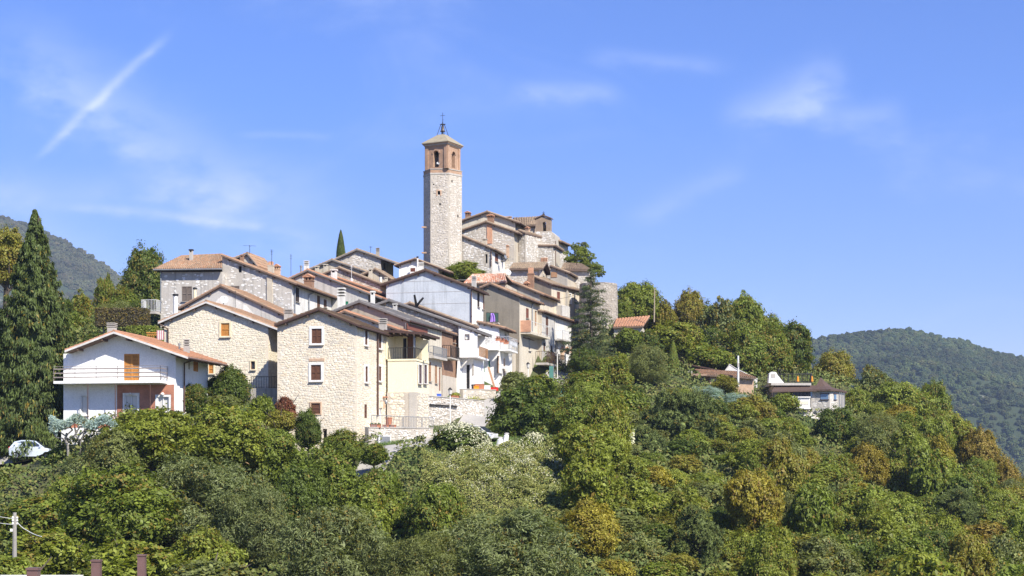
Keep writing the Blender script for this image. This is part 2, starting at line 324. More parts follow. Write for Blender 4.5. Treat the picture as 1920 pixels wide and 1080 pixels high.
def hit(px, py, lo=60., hi=230.):
    """first point of the ground along a line of sight, or None"""
    Y = np.arange(lo, hi, .5); z = (HOR-py)/F*Y; g = ground_a((px-960)/F*Y, Y)
    k = np.nonzero(g >= z)[0]
    return float(Y[k[0]]) if len(k) else None
def mesh_np(name, v, f, mats, parent=None, kind=None, smooth=False, fn=None):
    me = bpy.data.meshes.new(name); f = np.asarray(f, dtype=np.int32); k = f.shape[1]
    me.vertices.add(len(v)); me.vertices.foreach_set('co', np.asarray(v, dtype=np.float32).ravel())
    me.loops.add(f.size); me.loops.foreach_set('vertex_index', f.ravel())
    me.polygons.add(len(f)); me.polygons.foreach_set('loop_start', np.arange(0, f.size, k, dtype=np.int32)); me.polygons.foreach_set('loop_total', np.full(len(f), k, dtype=np.int32))
    if smooth: me.polygons.foreach_set('use_smooth', np.ones(len(f), dtype=bool))
    me.update(calc_edges=True); 
    for m in (mats if isinstance(mats, (list, tuple)) else [mats]): me.materials.append(m)
    if fn is None: return me
    o = bpy.data.objects.new(name, me); C.objects.link(o)
    if parent: o.parent = parent
    if kind: o['kind'] = kind
    return o
def grid_faces(nx, ny):
    i = np.arange(nx-1)[None,:]+np.arange(ny-1)[:,None]*nx; i = i.ravel()
    return np.stack([i, i+1, i+nx+1, i+nx], 1)
m, t, b = mat('soil_and_grass', .95)
c = mixc_(t, mapr(t, noise(t, .25, 7, .65), .38, .62), (.055,.085,.022), (.115,.098,.05))
c = mixc_(t, mapr(t, noise(t, 2.2, 6, .7), .45, .7, 0, .7), c, (.035,.055,.016))
t.links.new(c, b.inputs['Base Color']); bump(t, b, noise(t, 3, 6, .7), .15, .7); M['soil'] = m
mesh_np('ground', np.stack([GX.ravel(), GY.ravel(), GZ.ravel()], 1), grid_faces(len(gx), len(gy)), M['soil'], kind='structure', smooth=True, fn=1)
mb = MB(); mb.poly([V((-9000,-3000,-46.5)), V((9000,-3000,-46.5)), V((9000,9500,-46.5)), V((-9000,9500,-46.5))]); mb.build('valley_ground', M['soil'], kind='structure')

def ribbon(name, pts, width, m, off=.06, kind='structure'):
    """a strip draped on the ground along pts [(x, y)]"""
    pts = [V((x, y, 0)) for x, y in pts]; fine = []
    for p, q in zip(pts, pts[1:]):
        n = max(2, int((q-p).length/.5))
        for k in range(n): fine.append(p.lerp(q, k/n))
    fine.append(pts[-1]); nw = 9; v = []
    for i, p in enumerate(fine):
        d = (fine[min(i+2, len(fine)-1)]-fine[max(i-2, 0)]).normalized(); s = V((-d.y, d.x, 0))
        zc = ground(p.x, p.y)
        for k in range(nw):
            q = p+s*((k/(nw-1)-.5)*width); v.append((q.x, q.y, max(ground(q.x, q.y), zc-.1)+off))
    return mesh_np(name, v, grid_faces(nw, len(fine)), m, kind=kind, smooth=True, fn=1)
m, t, b = mat('worn_concrete_road', .9)
c = mixc_(t, mapr(t, noise(t, .6, 7, .65), .35, .65), (.36,.34,.31), (.27,.255,.235)); c = mixc_(t, mapr(t, noise(t, 14, 4, .7), .3, .7, 0, .4), c, (.45,.43,.39))
t.links.new(c, b.inputs['Base Color']); bump(t, b, noise(t, 20, 5, .7), .02); M['road'] = m
def gp(px, Y): return ((px-960)/F*Y, Y)
ribbon('road', [gp(670,122.5), gp(715,127.5), gp(765,131.5), gp(815,137.5), gp(858,146), gp(897,155.5), gp(925,163), gp(960,172), gp(1010,181), gp(1080,190)], 2.7, M['road'])
ribbon('driveway', [(-75,124.6), (-45,124.6), (-30,124.9)], 3.6, M['road'])

# ------------------------------------------------------------------ far mountains with their woods
def mountain(name, sil, Yf, Yr, zf, p, seed):
    """hill from its foot (Yf, zf) up to a skyline sil [(px, py)] standing at distance Yr, and down again behind"""
    px = np.arange(sil[0][0], sil[-1][0]+1, 8.); zr = np.interp(px, [s[0] for s in sil], [(HOR-s[1])/F*Yr for s in sil])
    k = np.hanning(9); k /= k.sum(); zr = np.convolve(np.pad(zr, 4, 'edge'), k, 'valid')
    ts = np.linspace(0, 1.25, 90); Xs, Ys, Zs = [], [], []
    rg = np.random.default_rng(seed); ph = rg.uniform(0, 6.28, 12); fr = rg.uniform(.004, .022, (12, 2)); am = rg.uniform(2, 7, 12)
    for t_ in ts:
        Y = Yf+(Yr-Yf)*t_; x = (px-960)/F*Y
        if t_ <= 1: z = zf+(zr-zf)*t_**p
        else: z = zr-(zr-zf)*((t_-1)/.25)**1.3*.8
        e = math.sin(math.pi*min(1, t_))
        for a in range(12): z = z+e*am[a]*np.sin(fr[a,0]*x+fr[a,1]*Y+ph[a])
        Xs.append(x); Ys.append(np.full_like(x, Y)); Zs.append(z)
    return np.array(Xs), np.array(Ys), np.array(Zs)
m, t, b = mat('mountain_ground', .95)
c = mixc_(t, mapr(t, noise(t, .012, 8, .7), .60, .68), (.045,.06,.028), (.36,.33,.28)); t.links.new(c, b.inputs['Base Color']); M['mount'] = m
def wood_mat(name, cols, inst=True):
    m, t, b = mat(name, .9); oi = nd(t, 'ShaderNodeObjectInfo')
    c = ramp(t, oi.outputs['Random'], [(i/(len(cols)-1), x) for i, x in enumerate(cols)])
    g = nd(t, 'ShaderNodeNewGeometry'); n = noise(t, .35, 4, .7, vec=g.outputs['Position']); n0 = noise(t, .016, 5, .65, vec=g.outputs['Position']); c = mixc_(t, 1., c, mapr(t, n0, .35, .65, .5, 1.4), 'MULTIPLY')
    c = mixc_(t, 1., c, mapr(t, n, .3, .7, .55, 1.35), 'MULTIPLY'); t.links.new(c, b.inputs['Base Color']); return m
M['far_wood'] = wood_mat('far_wood_leaves', [(.038,.06,.022),(.055,.077,.026),(.072,.09,.03),(.042,.064,.029),(.08,.084,.032),(.05,.072,.024)]); M['grey_wood'] = wood_mat('grey_wood_leaves', [(.06,.072,.034),(.08,.085,.042),(.10,.098,.05),(.066,.074,.04),(.115,.10,.055)])
def wood_nodes(name, mt):
    ng = bpy.data.node_groups.new(name, 'GeometryNodeTree'); ng.interface.new_socket('Geometry', in_out='INPUT', socket_type='NodeSocketGeometry'); ng.interface.new_socket('Geometry', in_out='OUTPUT', socket_type='NodeSocketGeometry')
    N = ng.nodes; L = ng.links; gi = N.new('NodeGroupInput'); go = N.new('NodeGroupOutput')
    ico = N.new('GeometryNodeMeshIcoSphere'); ico.inputs['Radius'].default_value = 1; ico.inputs['Subdivisions'].default_value = 4
    pos = N.new('GeometryNodeInputPosition'); nz = N.new('ShaderNodeTexNoise'); nz.inputs['Scale'].default_value = 1.7; nz.inputs['Detail'].default_value = 6; nz.inputs['Roughness'].default_value = .8
    mr = N.new('ShaderNodeMapRange'); L.new(nz.outputs['Fac'], mr.inputs[0]); mr.inputs[1].default_value = .2; mr.inputs[2].default_value = .8; mr.inputs[3].default_value = .25; mr.inputs[4].default_value = 1.6
    vm = N.new('ShaderNodeVectorMath'); vm.operation = 'SCALE'; L.new(pos.outputs[0], vm.inputs[0]); L.new(mr.outputs[0], vm.inputs['Scale'])
    sp = N.new('GeometryNodeSetPosition'); L.new(ico.outputs['Mesh'], sp.inputs['Geometry']); L.new(vm.outputs[0], sp.inputs['Position'])
    sm = N.new('GeometryNodeSetMaterial'); sm.inputs['Material'].default_value = mt; L.new(sp.outputs[0], sm.inputs['Geometry'])
    ip = N.new('GeometryNodeInstanceOnPoints'); mp = N.new('GeometryNodeMeshToPoints'); L.new(gi.outputs[0], mp.inputs['Mesh']); L.new(mp.outputs[0], ip.inputs['Points']); L.new(sm.outputs[0], ip.inputs['Instance'])
    na = N.new('GeometryNodeInputNamedAttribute'); na.data_type = 'FLOAT'; na.inputs[0].default_value = 'size'
    rr = N.new('FunctionNodeRandomValue'); rr.data_type = 'FLOAT_VECTOR'; rr.inputs[0].default_value = (0,0,0); rr.inputs[1].default_value = (.5,.5,6.28)
    L.new(rr.outputs[0], ip.inputs['Rotation']); L.new(na.outputs[0], ip.inputs['Scale']); L.new(ip.outputs[0], go.inputs[0]); return ng
FARW = {k: wood_nodes(k+'_crowns', M[k]) for k in ('far_wood', 'grey_wood')}
def far_wood(name, X, Y, Z, spacing, lo_px, hi_px, bare, seed, mk='far_wood'):
    rg = np.random.default_rng(seed); pts = []; sz = []
    ny, nx = X.shape
    for j in range(ny-1):
        for i in range(nx-1):
            pxc = X[j,i]/Y[j,i]*F+960
            if pxc < lo_px or pxc > hi_px: continue
            a = abs((X[j,i+1]-X[j,i])*(Y[j+1,i]-Y[j,i])); n = rg.poisson(a/spacing**2)
            for _ in range(n):
                u, v = rg.random(2); p = [(Q[j,i]*(1-u)+Q[j,i+1]*u)*(1-v)+(Q[j+1,i]*(1-u)+Q[j+1,i+1]*u)*v for Q in (X, Y, Z)]
                if bare(p): continue
                s = spacing*rg.uniform(.35, .7)*(1.5 if rg.random() < .2 else 1); pts.append((p[0], p[1], p[2]+s*.45)); sz.append(s)
    me = bpy.data.meshes.new(name); me.from_pydata(pts, [], []); at = me.attributes.new('size', 'FLOAT', 'POINT'); at.data.foreach_set('value', np.array(sz, dtype=np.float32))
    me.materials.append(M[mk])
    o = bpy.data.objects.new(name, me); C.objects.link(o); o['kind'] = 'stuff'; md = o.modifiers.new('crowns', 'NODES'); md.node_group = FARW[mk]
    return o, len(pts)
def bare_fn(seed, th):
    rg = np.random.default_rng(seed); ph = rg.uniform(0, 6.28, 10); fr = rg.normal(0, .03, (10, 2))
    def f(p): return sum(math.sin(fr[k,0]*p[0]+fr[k,1]*(p[1]*.6+p[2]*2)+ph[k]) for k in range(10))/10 > th
    return f
X, Y, Z = mountain('mountain', [(1250,720),(1380,668),(1520,641),(1560,633),(1620,625),(1690,623),(1722,622),(1745,628),(1800,642),(1860,660),(1920,677),(2050,712),(2300,770),(2600,830)], 1000, 1750, -46, 1.25, 3)
mesh_np('mountain', np.stack([X.ravel(), Y.ravel(), Z.ravel()], 1), grid_faces(X.shape[1], X.shape[0]), M['mount'], kind='structure', smooth=True, fn=1)
far_wood('mountain_wood', X, Y, Z, 4.4, 1330, 2160, bare_fn(4, .60), 5)
X, Y, Z = mountain('mountain', [(-900,200),(-500,300),(-200,362),(0,406),(60,425),(110,450),(160,480),(215,512),(245,533),(300,570),(400,640),(520,730),(650,820)], 1300, 2200, -46, 1.2, 8)
mesh_np('mountain', np.stack([X.ravel(), Y.ravel(), Z.ravel()], 1), grid_faces(X.shape[1], X.shape[0]), M['mount'], kind='structure', smooth=True, fn=1)
far_wood('mountain_wood', X, Y, Z, 5.8, -330, 450, bare_fn(9, .33), 6, 'grey_wood')
# ------------------------------------------------------------------ building kit
def inside(poly, x, y):
    r = False; j = len(poly)-1
    for i in range(len(poly)):
        (xi, yi), (xj, yj) = poly[i], poly[j]
        if (yi > y) != (yj > y) and x < (xj-xi)*(y-yi)/(yj-yi)+xi: r = not r
        j = i
    return r
def stones(mb, fn, n, poly, holes, size, m=0, depth=.024, rnd=rng, keep=1.):
    """rubble masonry: irregular stones standing proud of a wall; fn(s, z) -> point, n outward"""
    z0 = min(p[1] for p in poly); z1 = max(p[1] for p in poly); s0 = min(p[0] for p in poly); s1 = max(p[0] for p in poly)
    z = z0
    ph = rnd.uniform(0, 6)
    while z < z1:
        h = size*rnd.uniform(.5, .85); s = s0-rnd.uniform(0, size)
        while s < s1:
            wd = size*rnd.uniform(.6, 1.6); hh = h*rnd.uniform(.75, 1.25)
            cx = s+wd/2; cy = z+h/2+.09*size*math.sin(cx*1.7+ph)*3+rnd.uniform(-.25, .25)*h; s += wd*.97
            a, bb = wd*.49, hh*.50
            if rnd.random() > keep: continue
            if not (inside(poly, cx-a, cy-bb*.6) and inside(poly, cx+a, cy+bb) and inside(poly, cx+a, cy-bb*.6) and inside(poly, cx-a, cy+bb)): continue
            if any(q[0]-a < cx < q[1]+a and q[2]-bb < cy < q[3]+bb for q in holes): continue
            k = 7; t0 = rnd.uniform(0, 6.28); o = []
            for j in range(k):
                t = t0+6.283*j/k; c_, s_ = math.cos(t), math.sin(t); e = rnd.uniform(.78, 1.1)
                q = (abs(c_)**3+abs(s_)**3)**(-1/3)
                o.append((cx+a*c_*q*e, cy+bb*s_*q*e))
            d = depth*rnd.uniform(.3, 1.1); i = len(mb.v)
            mb.v += [tuple(fn(*p)+n*.002) for p in o]
            tx, tz = rnd.uniform(-.25, .25)*d/a, rnd.uniform(-.25, .25)*d/bb
            for p in o:
                q = (cx+(p[0]-cx)*.78, cy+(p[1]-cy)*.78); mb.v.append(tuple(fn(*q)+n*(d+tx*(q[0]-cx)+tz*(q[1]-cy))))
            for j in range(k): mb.f.append((i+j, i+(j+1)%k, i+k+(j+1)%k, i+k+j)); mb.m.append(m)
            mb.f.append(tuple(i+k+j for j in range(k))); mb.m.append(m)
        z += h
def tiling(mb, e0, e1, r1, r0, m=0, cw=.23, rl=.40, hmul=1., lift=.01):
    """half-barrel roof tiles on the slope e0 e1 (eave) r1 r0 (ridge)"""
    nrm = (e1-e0).cross(r0-e0).normalized()
    if nrm.z < 0: nrm = -nrm
    nc = max(2, int((e1-e0).length/cw)); nrw = max(2, int(max((r0-e0).length, (r1-e1).length)/rl))
    def q(a, b): return (e0*(1-a)+e1*a)*(1-b)+(r0*(1-a)+r1*a)*b
    for i in range(nc):
        a = (i+.5)/nc
        for j in range(nrw):
            b0 = j/nrw; b1 = min(1, (j+1.12)/nrw); jj = rng.uniform(-.012, .012)
            p = q(a, b0); pr = q(a, b1); side = (q(min(1, a+.5/nc), b0)-q(max(0, a-.5/nc), b0)); side2 = (q(min(1, a+.5/nc), b1)-q(max(0, a-.5/nc), b1))
            if side.length < .06: continue
            h = min(side.length*.42, .10)*hmul; up = nrm*(lift+.035+jj); up2 = nrm*lift; k = len(mb.v); sk = side*rng.uniform(-.06, .06)
            for c, sd, u_, hh in ((p+sk, side, up, h), (pr+sk, side2, up2, h*.85)):
                mb.v += [tuple(c-sd*.42+u_-nrm*.03), tuple(c-sd*.24+u_+nrm*hh), tuple(c+sd*.24+u_+nrm*hh), tuple(c+sd*.42+u_-nrm*.03)]
            mb.f += [(k, k+1, k+5, k+4), (k+1, k+2, k+6, k+5), (k+2, k+3, k+7, k+6), (k, k+3, k+2, k+1)]; mb.m += [m]*4
STONE_MATS = {'cream': ('mortar_beige', 'stone_cream', .27, 1), 'yellow': ('mortar_beige', 'stone_yellow', .27, 1), 'white': ('mortar_wall', 'stone_white', .30, .85), 'grey': ('mortar_grey', 'stone_grey', .32, .8), 'brown': ('mortar_dark', 'stone_brown', .30, .8), 'sparse': ('mortar_pale', 'stone_pale', .30, .30)}
class House:
    """front gable in the plane through the corner px xB at distance YB, seen from the camera's side; prof is the roof line on the overhang plane"""
    def __init__(s, name, label, cat, xA, xB, YB, yaw, d, prof, of=.35, ob=.2, th=.16, wall='beige', side=None, stone=None, roof='roof_brown', tile='tile_old', base=None, tiles=True, sidestone=True, group=None, roof_front=True, gut=True):
        yaw = R(yaw); s.u = V((math.cos(yaw), -math.sin(yaw), 0)); s.b = V((math.sin(yaw), math.cos(yaw), 0)); s.n = -s.b
        o = P(xB, HOR, YB); s.O = V((o.x, o.y, 0)); s.d = d; s.YB = YB; s.of, s.ob, s.th = of, ob, th
        s.sA = s.at('F', xA, 700)[0]; s.stone = stone; s.sidestone = sidestone
        k = []
        for px, py in prof:
            q = s.cast(s.O+s.n*of, s.n, px, py); k.append(((q-s.O).dot(s.u), q.z))
        s.prof = k
        if base is None:
            base = min(ground(p.x, p.y) for p in (s.pt('F', s.sA, 0), s.pt('F', 0, 0), s.pt('R', d, 0), s.pt('F', s.sA, 0)+s.b*d))-.8
        s.base = base
        s.root = thing(name, label, cat, s.O+V((0,0,base)), group)
        s.wallmats = [M[STONE_MATS[stone][0]] if stone else M[wall], M[side] if side else (M[STONE_MATS[stone][0]] if stone and sidestone else M[wall])]
        s.sidestone = s.stone and (sidestone and not side)
        s.holes = {'F': [], 'R': []}; s.roofm, s.tile, s.tiles, s.gut = roof, tile, tiles, gut
    def cast(s, o, n, px, py):
        d = ray(px, py); return d*(o.dot(n)/d.dot(n))
    def at(s, pl, px, py):
        """plane coordinates under a pixel: front (s, z) or right side (depth, z)"""
        q = s.cast(s.O, s.n if pl == 'F' else s.u, px, py); return ((q-s.O).dot(s.u if pl == 'F' else s.b), q.z)
    def pt(s, pl, a, z, off=0.):
        if pl == 'F': return s.O+s.u*a+UP*z+s.n*off
        return s.O+s.b*a+UP*z+s.u*off
    def dirs(s, pl): return (s.u, s.n) if pl == 'F' else (s.b, s.u)
    def ztop(s, a):
        k = s.prof
        if a <= k[0][0]: return k[0][1]
        for (x0, z0), (x1, z1) in zip(k, k[1:]):
            if a <= x1: return z0+(z1-z0)*(a-x0)/(x1-x0)
        return k[-1][1]
    def rect(s, pl, cx, cy, w, h):
        a0 = s.at(pl, cx-w/2, cy)[0]; a1 = s.at(pl, cx+w/2, cy)[0]; z1 = s.at(pl, cx, cy-h/2)[1]; z0 = s.at(pl, cx, cy+h/2)[1]
        return a0, a1, z0, z1
    def window(s, pl, cx, cy, w, h, style='shut', c='shut_brown', frame=None, sill=True, name=None, fw=.16, leaves=2, label=None, arch=False, glass='glass'):
        """a real opening in the wall with its joinery; frame names the material of a plaster or stone surround"""
        a0, a1, z0, z1 = s.rect(pl, cx, cy, w, h); u, n = s.dirs(pl); pt = lambda a, z, o=0.: s.pt(pl, a, z, o)
        s.holes[pl].append((a0, a1, z0, z1, fw if frame else .04, z1 < s.hmax(pl, a0, a1)))
        nm = name or ('door' if style == 'door' else 'window'); W_ = a1-a0; H_ = z1-z0
        mb = MB()
        if style == 'shut':
            k = leaves
            mb.box(pt(a0, z0, -.12), u*W_, UP*H_, n*-.02)
        elif style == 'glass':
            mb.box(pt(a0, z0, -.13), u*W_, UP*H_, n*-.02)
        elif style == 'door': mb.box(pt(a0, z0, -.12), u*W_, UP*H_, n*-.04)
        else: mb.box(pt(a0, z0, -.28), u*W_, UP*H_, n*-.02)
        root = mb.build(nm, {'shut': M['dark'], 'glass': M[glass], 'door': M[c], 'hole': M['dark']}[style], s.root, label=label)
        if style == 'shut':
            for k in range(leaves):
                m2 = MB(); l0 = a0+W_*k/leaves+.012; lw = W_/leaves-.024; fr = min(.07, lw*.16)
                for q, wq in ((l0, fr), (l0+lw-fr, fr)): m2.box(pt(q, z0+.01, -.05), u*wq, UP*(H_-.02), n*.05)
                for q in (z0+.01, z0+H_*.48, z1-.09): m2.box(pt(l0+fr, q, -.05), u*(lw-2*fr), UP*.08, n*.048)
                ns = max(4, int(H_/.11))
                for j in range(ns):
                    zz = z0+.03+(H_-.1)*j/ns; m2.box(pt(l0+fr, zz, -.055), u*(lw-2*fr), UP*(H_/ns*.8)+n*-.03, n*.028)
                m2.build('shutter', M[c], root)
        elif style == 'glass':
            m2 = MB(); f_ = .06
            m2.box(pt(a0, z0, -.10), u*f_, UP*H_, n*.05); m2.box(pt(a1-f_, z0, -.10), u*f_, UP*H_, n*.05)
            m2.box(pt(a0+f_, z0, -.10), u*(W_-2*f_), UP*f_, n*.048); m2.box(pt(a0+f_, z1-f_, -.10), u*(W_-2*f_), UP*f_, n*.048)
            if W_ > .7: m2.box(pt((a0+a1)/2-.035, z0+f_, -.10), u*.07, UP*(H_-2*f_), n*.046)
            m2.build('frame', M[c], root)
        elif style == 'door':
            m2 = MB()
            for zz, hh in ((z0+.12, H_*.4), (z0+H_*.52, H_*.4)):
                for k in range(leaves): m2.box(pt(a0+W_*k/leaves+.08, zz, -.12), u*(W_/leaves-.16), UP*hh, n*.02)
            m2.build('door_panel', M[c], root)
        if frame:
            m3 = MB(); f_ = fw
            m3.box(pt(a0-f_, z0, .002), u*f_, UP*(H_+f_), n*.06); m3.box(pt(a1, z0, .002), u*f_, UP*(H_+f_), n*.06); m3.box(pt(a0, z1, .002), u*W_, UP*f_, n*.058)
            if style != 'door': m3.box(pt(a0-f_, z0-f_*.7, .002), u*(W_+2*f_), UP*f_*.7, n*.056)
            m3.build('surround', M[frame], root)
        if sill and style != 'door':
            m4 = MB(); zz = z0-(fw*.7+.06 if frame else .06); m4.box(pt(a0-fw*.9 if frame else a0-.08, zz, 0), u*(W_+(1.8*fw if frame else .16)), UP*.055, n*.16); m4.build('sill', M['frame_grey'], root)
        return root
    def hmax(s, pl, a0, a1):
        if pl == 'F': return min(s.ztop(a0), s.ztop(a1))-s.th-.05
        return s.ztop(0)-s.th-.02
    def finish(s):
        z0 = s.base; mats = s.wallmats; mb = MB(); th = s.th*1.04; apex = [p for p in s.prof if s.sA < p[0] < 0]
        front = [(s.sA, z0), (0, z0), (0, s.ztop(0)-th)]+[(a, z-th) for a, z in reversed(apex)]+[(s.sA, s.ztop(s.sA)-th)]
        right = [(0, z0), (s.d, z0), (s.d, s.ztop(0)-th), (0, s.ztop(0)-th)]
        for pl, poly, mi in (('F', front, 0), ('R', right, 1)):
            hl = []
            for a0, a1, b0, b1, fw, ok in s.holes[pl]:
                lo, hi = (s.sA+.03, -.03) if pl == 'F' else (.03, s.d-.03)
                if ok and a0 > lo and a1 < hi and b0 > z0+.05 and not any(a0 < q[1]+.01 and q[0] < a1+.01 and b0 < q[3]+.01 and q[2] < b1+.01 for q in hl): hl.append((a0, a1, b0, b1))
            loops = [[V((a, z, 0)) for a, z in poly]]+[[V((a0, b0, 0)), V((a0, b1, 0)), V((a1, b1, 0)), V((a1, b0, 0))] for a0, a1, b0, b1 in hl]
            flatp = [p for l in loops for p in l]
            for tri in geometry.tessellate_polygon(loops): mb.poly([s.pt(pl, flatp[i].x, flatp[i].y) for i in tri], mi)
            for a0, a1, b0, b1 in hl:
                c = [(a0, b0), (a1, b0), (a1, b1), (a0, b1)]
                for (p, q), (r_, t_) in zip(c, c[1:]+c[:1]): mb.poly([s.pt(pl, p, q), s.pt(pl, r_, t_), s.pt(pl, r_, t_, -.3), s.pt(pl, p, q, -.3)], mi)
        bk = [s.pt('F', a, z)+s.b*s.d for a, z in front]; mb.poly(bk[::-1], 1)
        zl = s.ztop(s.sA)-th; A0 = s.pt('F', s.sA, 0)
        mb.poly([A0+UP*z0, A0+UP*zl, A0+UP*zl+s.b*s.d, A0+UP*z0+s.b*s.d], 1)
        mb.build('wall', mats, s.root)
        if s.stone:
            _, sm, sz, kp = STONE_MATS[s.stone]; m2 = MB()
            hf = [(q[0]-q[4], q[1]+q[4], q[2]-q[4], q[3]+q[4]) for q in s.holes['F']]; hr = [(q[0]-q[4], q[1]+q[4], q[2]-q[4], q[3]+q[4]) for q in s.holes['R']]
            stones(m2, lambda a, z: s.pt('F', a, z), s.n, front, hf, sz, keep=kp)
            if s.sidestone: stones(m2, lambda a, z: s.pt('R', a, z), s.u, right, hr, sz, keep=kp)
            m2.build('stonework', M[sm], s.root, kind='stuff')
        if not s.prof_roof(): return s
        return s
    def prof_roof(s):
        k = s.prof; th = s.th; top = [s.O+s.u*a+UP*z+s.n*s.of for a, z in k]; bot = [p-UP*th for p in top]
        ext = s.b*(s.of+s.d+s.ob); mb = MB()
        for i in range(len(k)-1):
            j = i+1; q = [top[i], top[j], bot[j], bot[i]]; mb.prism(q, ext, 0)
        rf = mb.build('roof', [M[s.roofm]], s.root)
        un = MB()
        for i in range(len(k)-1):
            a, b_ = bot[i]-UP*.004, bot[i+1]-UP*.004; dn = (b_-a); a2 = a+dn*.02+s.b*.03; e2 = dn*.96
            un.box(a2-UP*.03, e2, s.b*(s.of+s.d+s.ob-.06), UP*.028)
            n_ = max(2, int(dn.length/1.7))            # purlin ends under the verge
            for j in range(n_):
                c = a+dn*((j+.5)/n_)+s.b*.08; un.box(c-s.u*.06-UP*.19, s.u*.12, s.b*(s.of-.05), UP*.155)
        n_ = int((s.d+s.of)/.8)                          # rafter tails under the right eave
        e = bot[-1]; p_ = bot[-2]; dr = (p_-e).normalized(); ov = max(.1, k[-1][0])
        for j in range(n_): un.box(e+s.b*(.3+j*.8)-UP*.13+dr*.04, dr*max(.15, ov), s.b*.09, UP*.10)
        un.build('eave_timber', M['roof_under'], rf)
        if s.tiles:
            t = MB()
            for i in range(len(k)-1):
                lo, hi = (i, i+1) if k[i][1] < k[i+1][1] else (i+1, i)
                if abs(k[i][0]-k[i+1][0]) < .4: continue
                tiling(t, top[lo]+s.b*.04, top[lo]+ext-s.b*.04, top[hi]+ext-s.b*.04, top[hi]+s.b*.04)
            t.build('tile_covering', M[s.tile], rf, kind='stuff')
            rg = MB()
            for i in range(1, len(k)-1):
                nn = int(ext.length/.42)
                for j in range(nn): rg.tube(top[i]+s.b*(j*.42)+UP*.03, top[i]+s.b*(j*.42+.46)+UP*.045, .13, .11, n=7)
            if rg.v: rg.build('ridge_capping', M[s.tile], rf, kind='stuff')
        if s.gut:
            g = MB(); p0 = top[-1]-UP*.10+s.u*.07; g.tube(p0+s.b*.05, p0+ext-s.b*.05, .075, n=8); g.build('gutter', M['metal_brown'], s.root)
        return True
    def pipe(s, pl, px, y0, y1, m='metal_brown', r=.06, swan=None):
        """downpipe on a wall from pixel row y0 down to y1, with its bend to the gutter"""
        a, z1 = s.at(pl, px, y0); z0 = s.at(pl, px, y1)[1]; mb = MB(); top = s.pt(pl, a, z1, .12)
        if swan: q = s.cast(s.O, s.n if pl == 'F' else s.u, *swan)+s.dirs(pl)[1]*.35; mb.tube(q, top, r, n=7)
        mb.tube(top, s.pt(pl, a, z0, .12), r, n=7)
        for k in range(max(1, int((z1-z0)/2))):
            c = s.pt(pl, a, z0+1+k*2, .06); u, n = s.dirs(pl); mb.cbox(c, u*.18, n*.12, UP*.05)
        return mb.build('downpipe', M[m], s.root)
    def balcony(s, pl, x0, x1, yt, proj, h=1.0, th=.16, m='concrete', rail='metal_dark', style='bars', sides=(1, 1), gap=.13, infill=None):
        """slab out of a wall between two pixel columns with its railing"""
        a0, z = s.at(pl, x0, yt); a1 = s.at(pl, x1, yt)[0]; u, n = s.dirs(pl)
        mb = MB(); mb.box(s.pt(pl, a0, z-th), u*(a1-a0), n*proj, UP*th); sl = mb.build('balcony', M[m], s.root)
        c = [s.pt(pl, a0, z, .05), s.pt(pl, a0, z, proj-.05), s.pt(pl, a1, z, proj-.05), s.pt(pl, a1, z, .05)]
        runs = [(c[1], c[2])]+([(c[0], c[1])] if sides[0] else [])+([(c[2], c[3])] if sides[1] else [])
        for p, q in runs: railing(sl, p, q, h, rail, style, gap, infill)
        return sl
    def chimney(s, px, yt, yb, w, style='rings', m='concrete', dY=3., label=None, deep=.9):
        Yc = s.YB+dY; return chimney(s.root, px, yt, yb, w, Yc, s.u, s.b, style, m, label, deep)
def railing(parent, p, q, h, m='metal_dark', style='bars', gap=.13, infill=None, k_=1.):
    mb = MB(); d = q-p; n = max(1, int(d.length/gap)); u = d.normalized(); nn = u.cross(UP)
    r = .017*k_ if style != 'lace' else .012
    if style in ('bars', 'lace', 'mesh'):
        mb.tube(p+UP*h, q+UP*h, .03*k_, n=5); mb.tube(p+UP*.09, q+UP*.09, .02*k_, n=5)
        for k in range(n+1): mb.tube(p+d*(k/n)+UP*.02, p+d*(k/n)+UP*h, .03*k_ if k in (0, n) else r, n=4)
    if style == 'lace':
        k = max(2, int(d.length/.42))
        for j in range(k):
            c = p+d*((j+.5)/k)+UP*h*.55
            for rr in (.19, .10):
                pts = [c+u*rr*math.cos(t*.785)+UP*rr*1.5*math.sin(t*.785) for t in range(9)]; mb.path(pts, .02, n=4)
        mb.tube(p+UP*h*.82, q+UP*h*.82, .018, n=4)
    if style == 'rails':
        k = max(1, int(d.length/1.55))
        for j in range(k+1): m3 = MB(); m3.tube(p+d*(j/k), p+d*(j/k)+UP*h, .022, n=5); m3.build('post', M[m], parent)
        for zz, hh in ((.20, .085), (.47, .085), (.74, .085), (h-.02, .03)):
            m2 = MB(); m2.box(p+UP*(h*zz/.94 if hh > .05 else zz)+nn*.03, d, nn*.03, UP*hh); m2.build('rail', M['rail_grey'], parent)
        return None
    o = mb.build('railing', M[m], parent)
    if infill:
        m2 = MB(); m2.box(p+UP*.06-nn*.02, d, nn*.03, UP*(h-.1)); m2.build('screen', M[infill], parent)
    return o
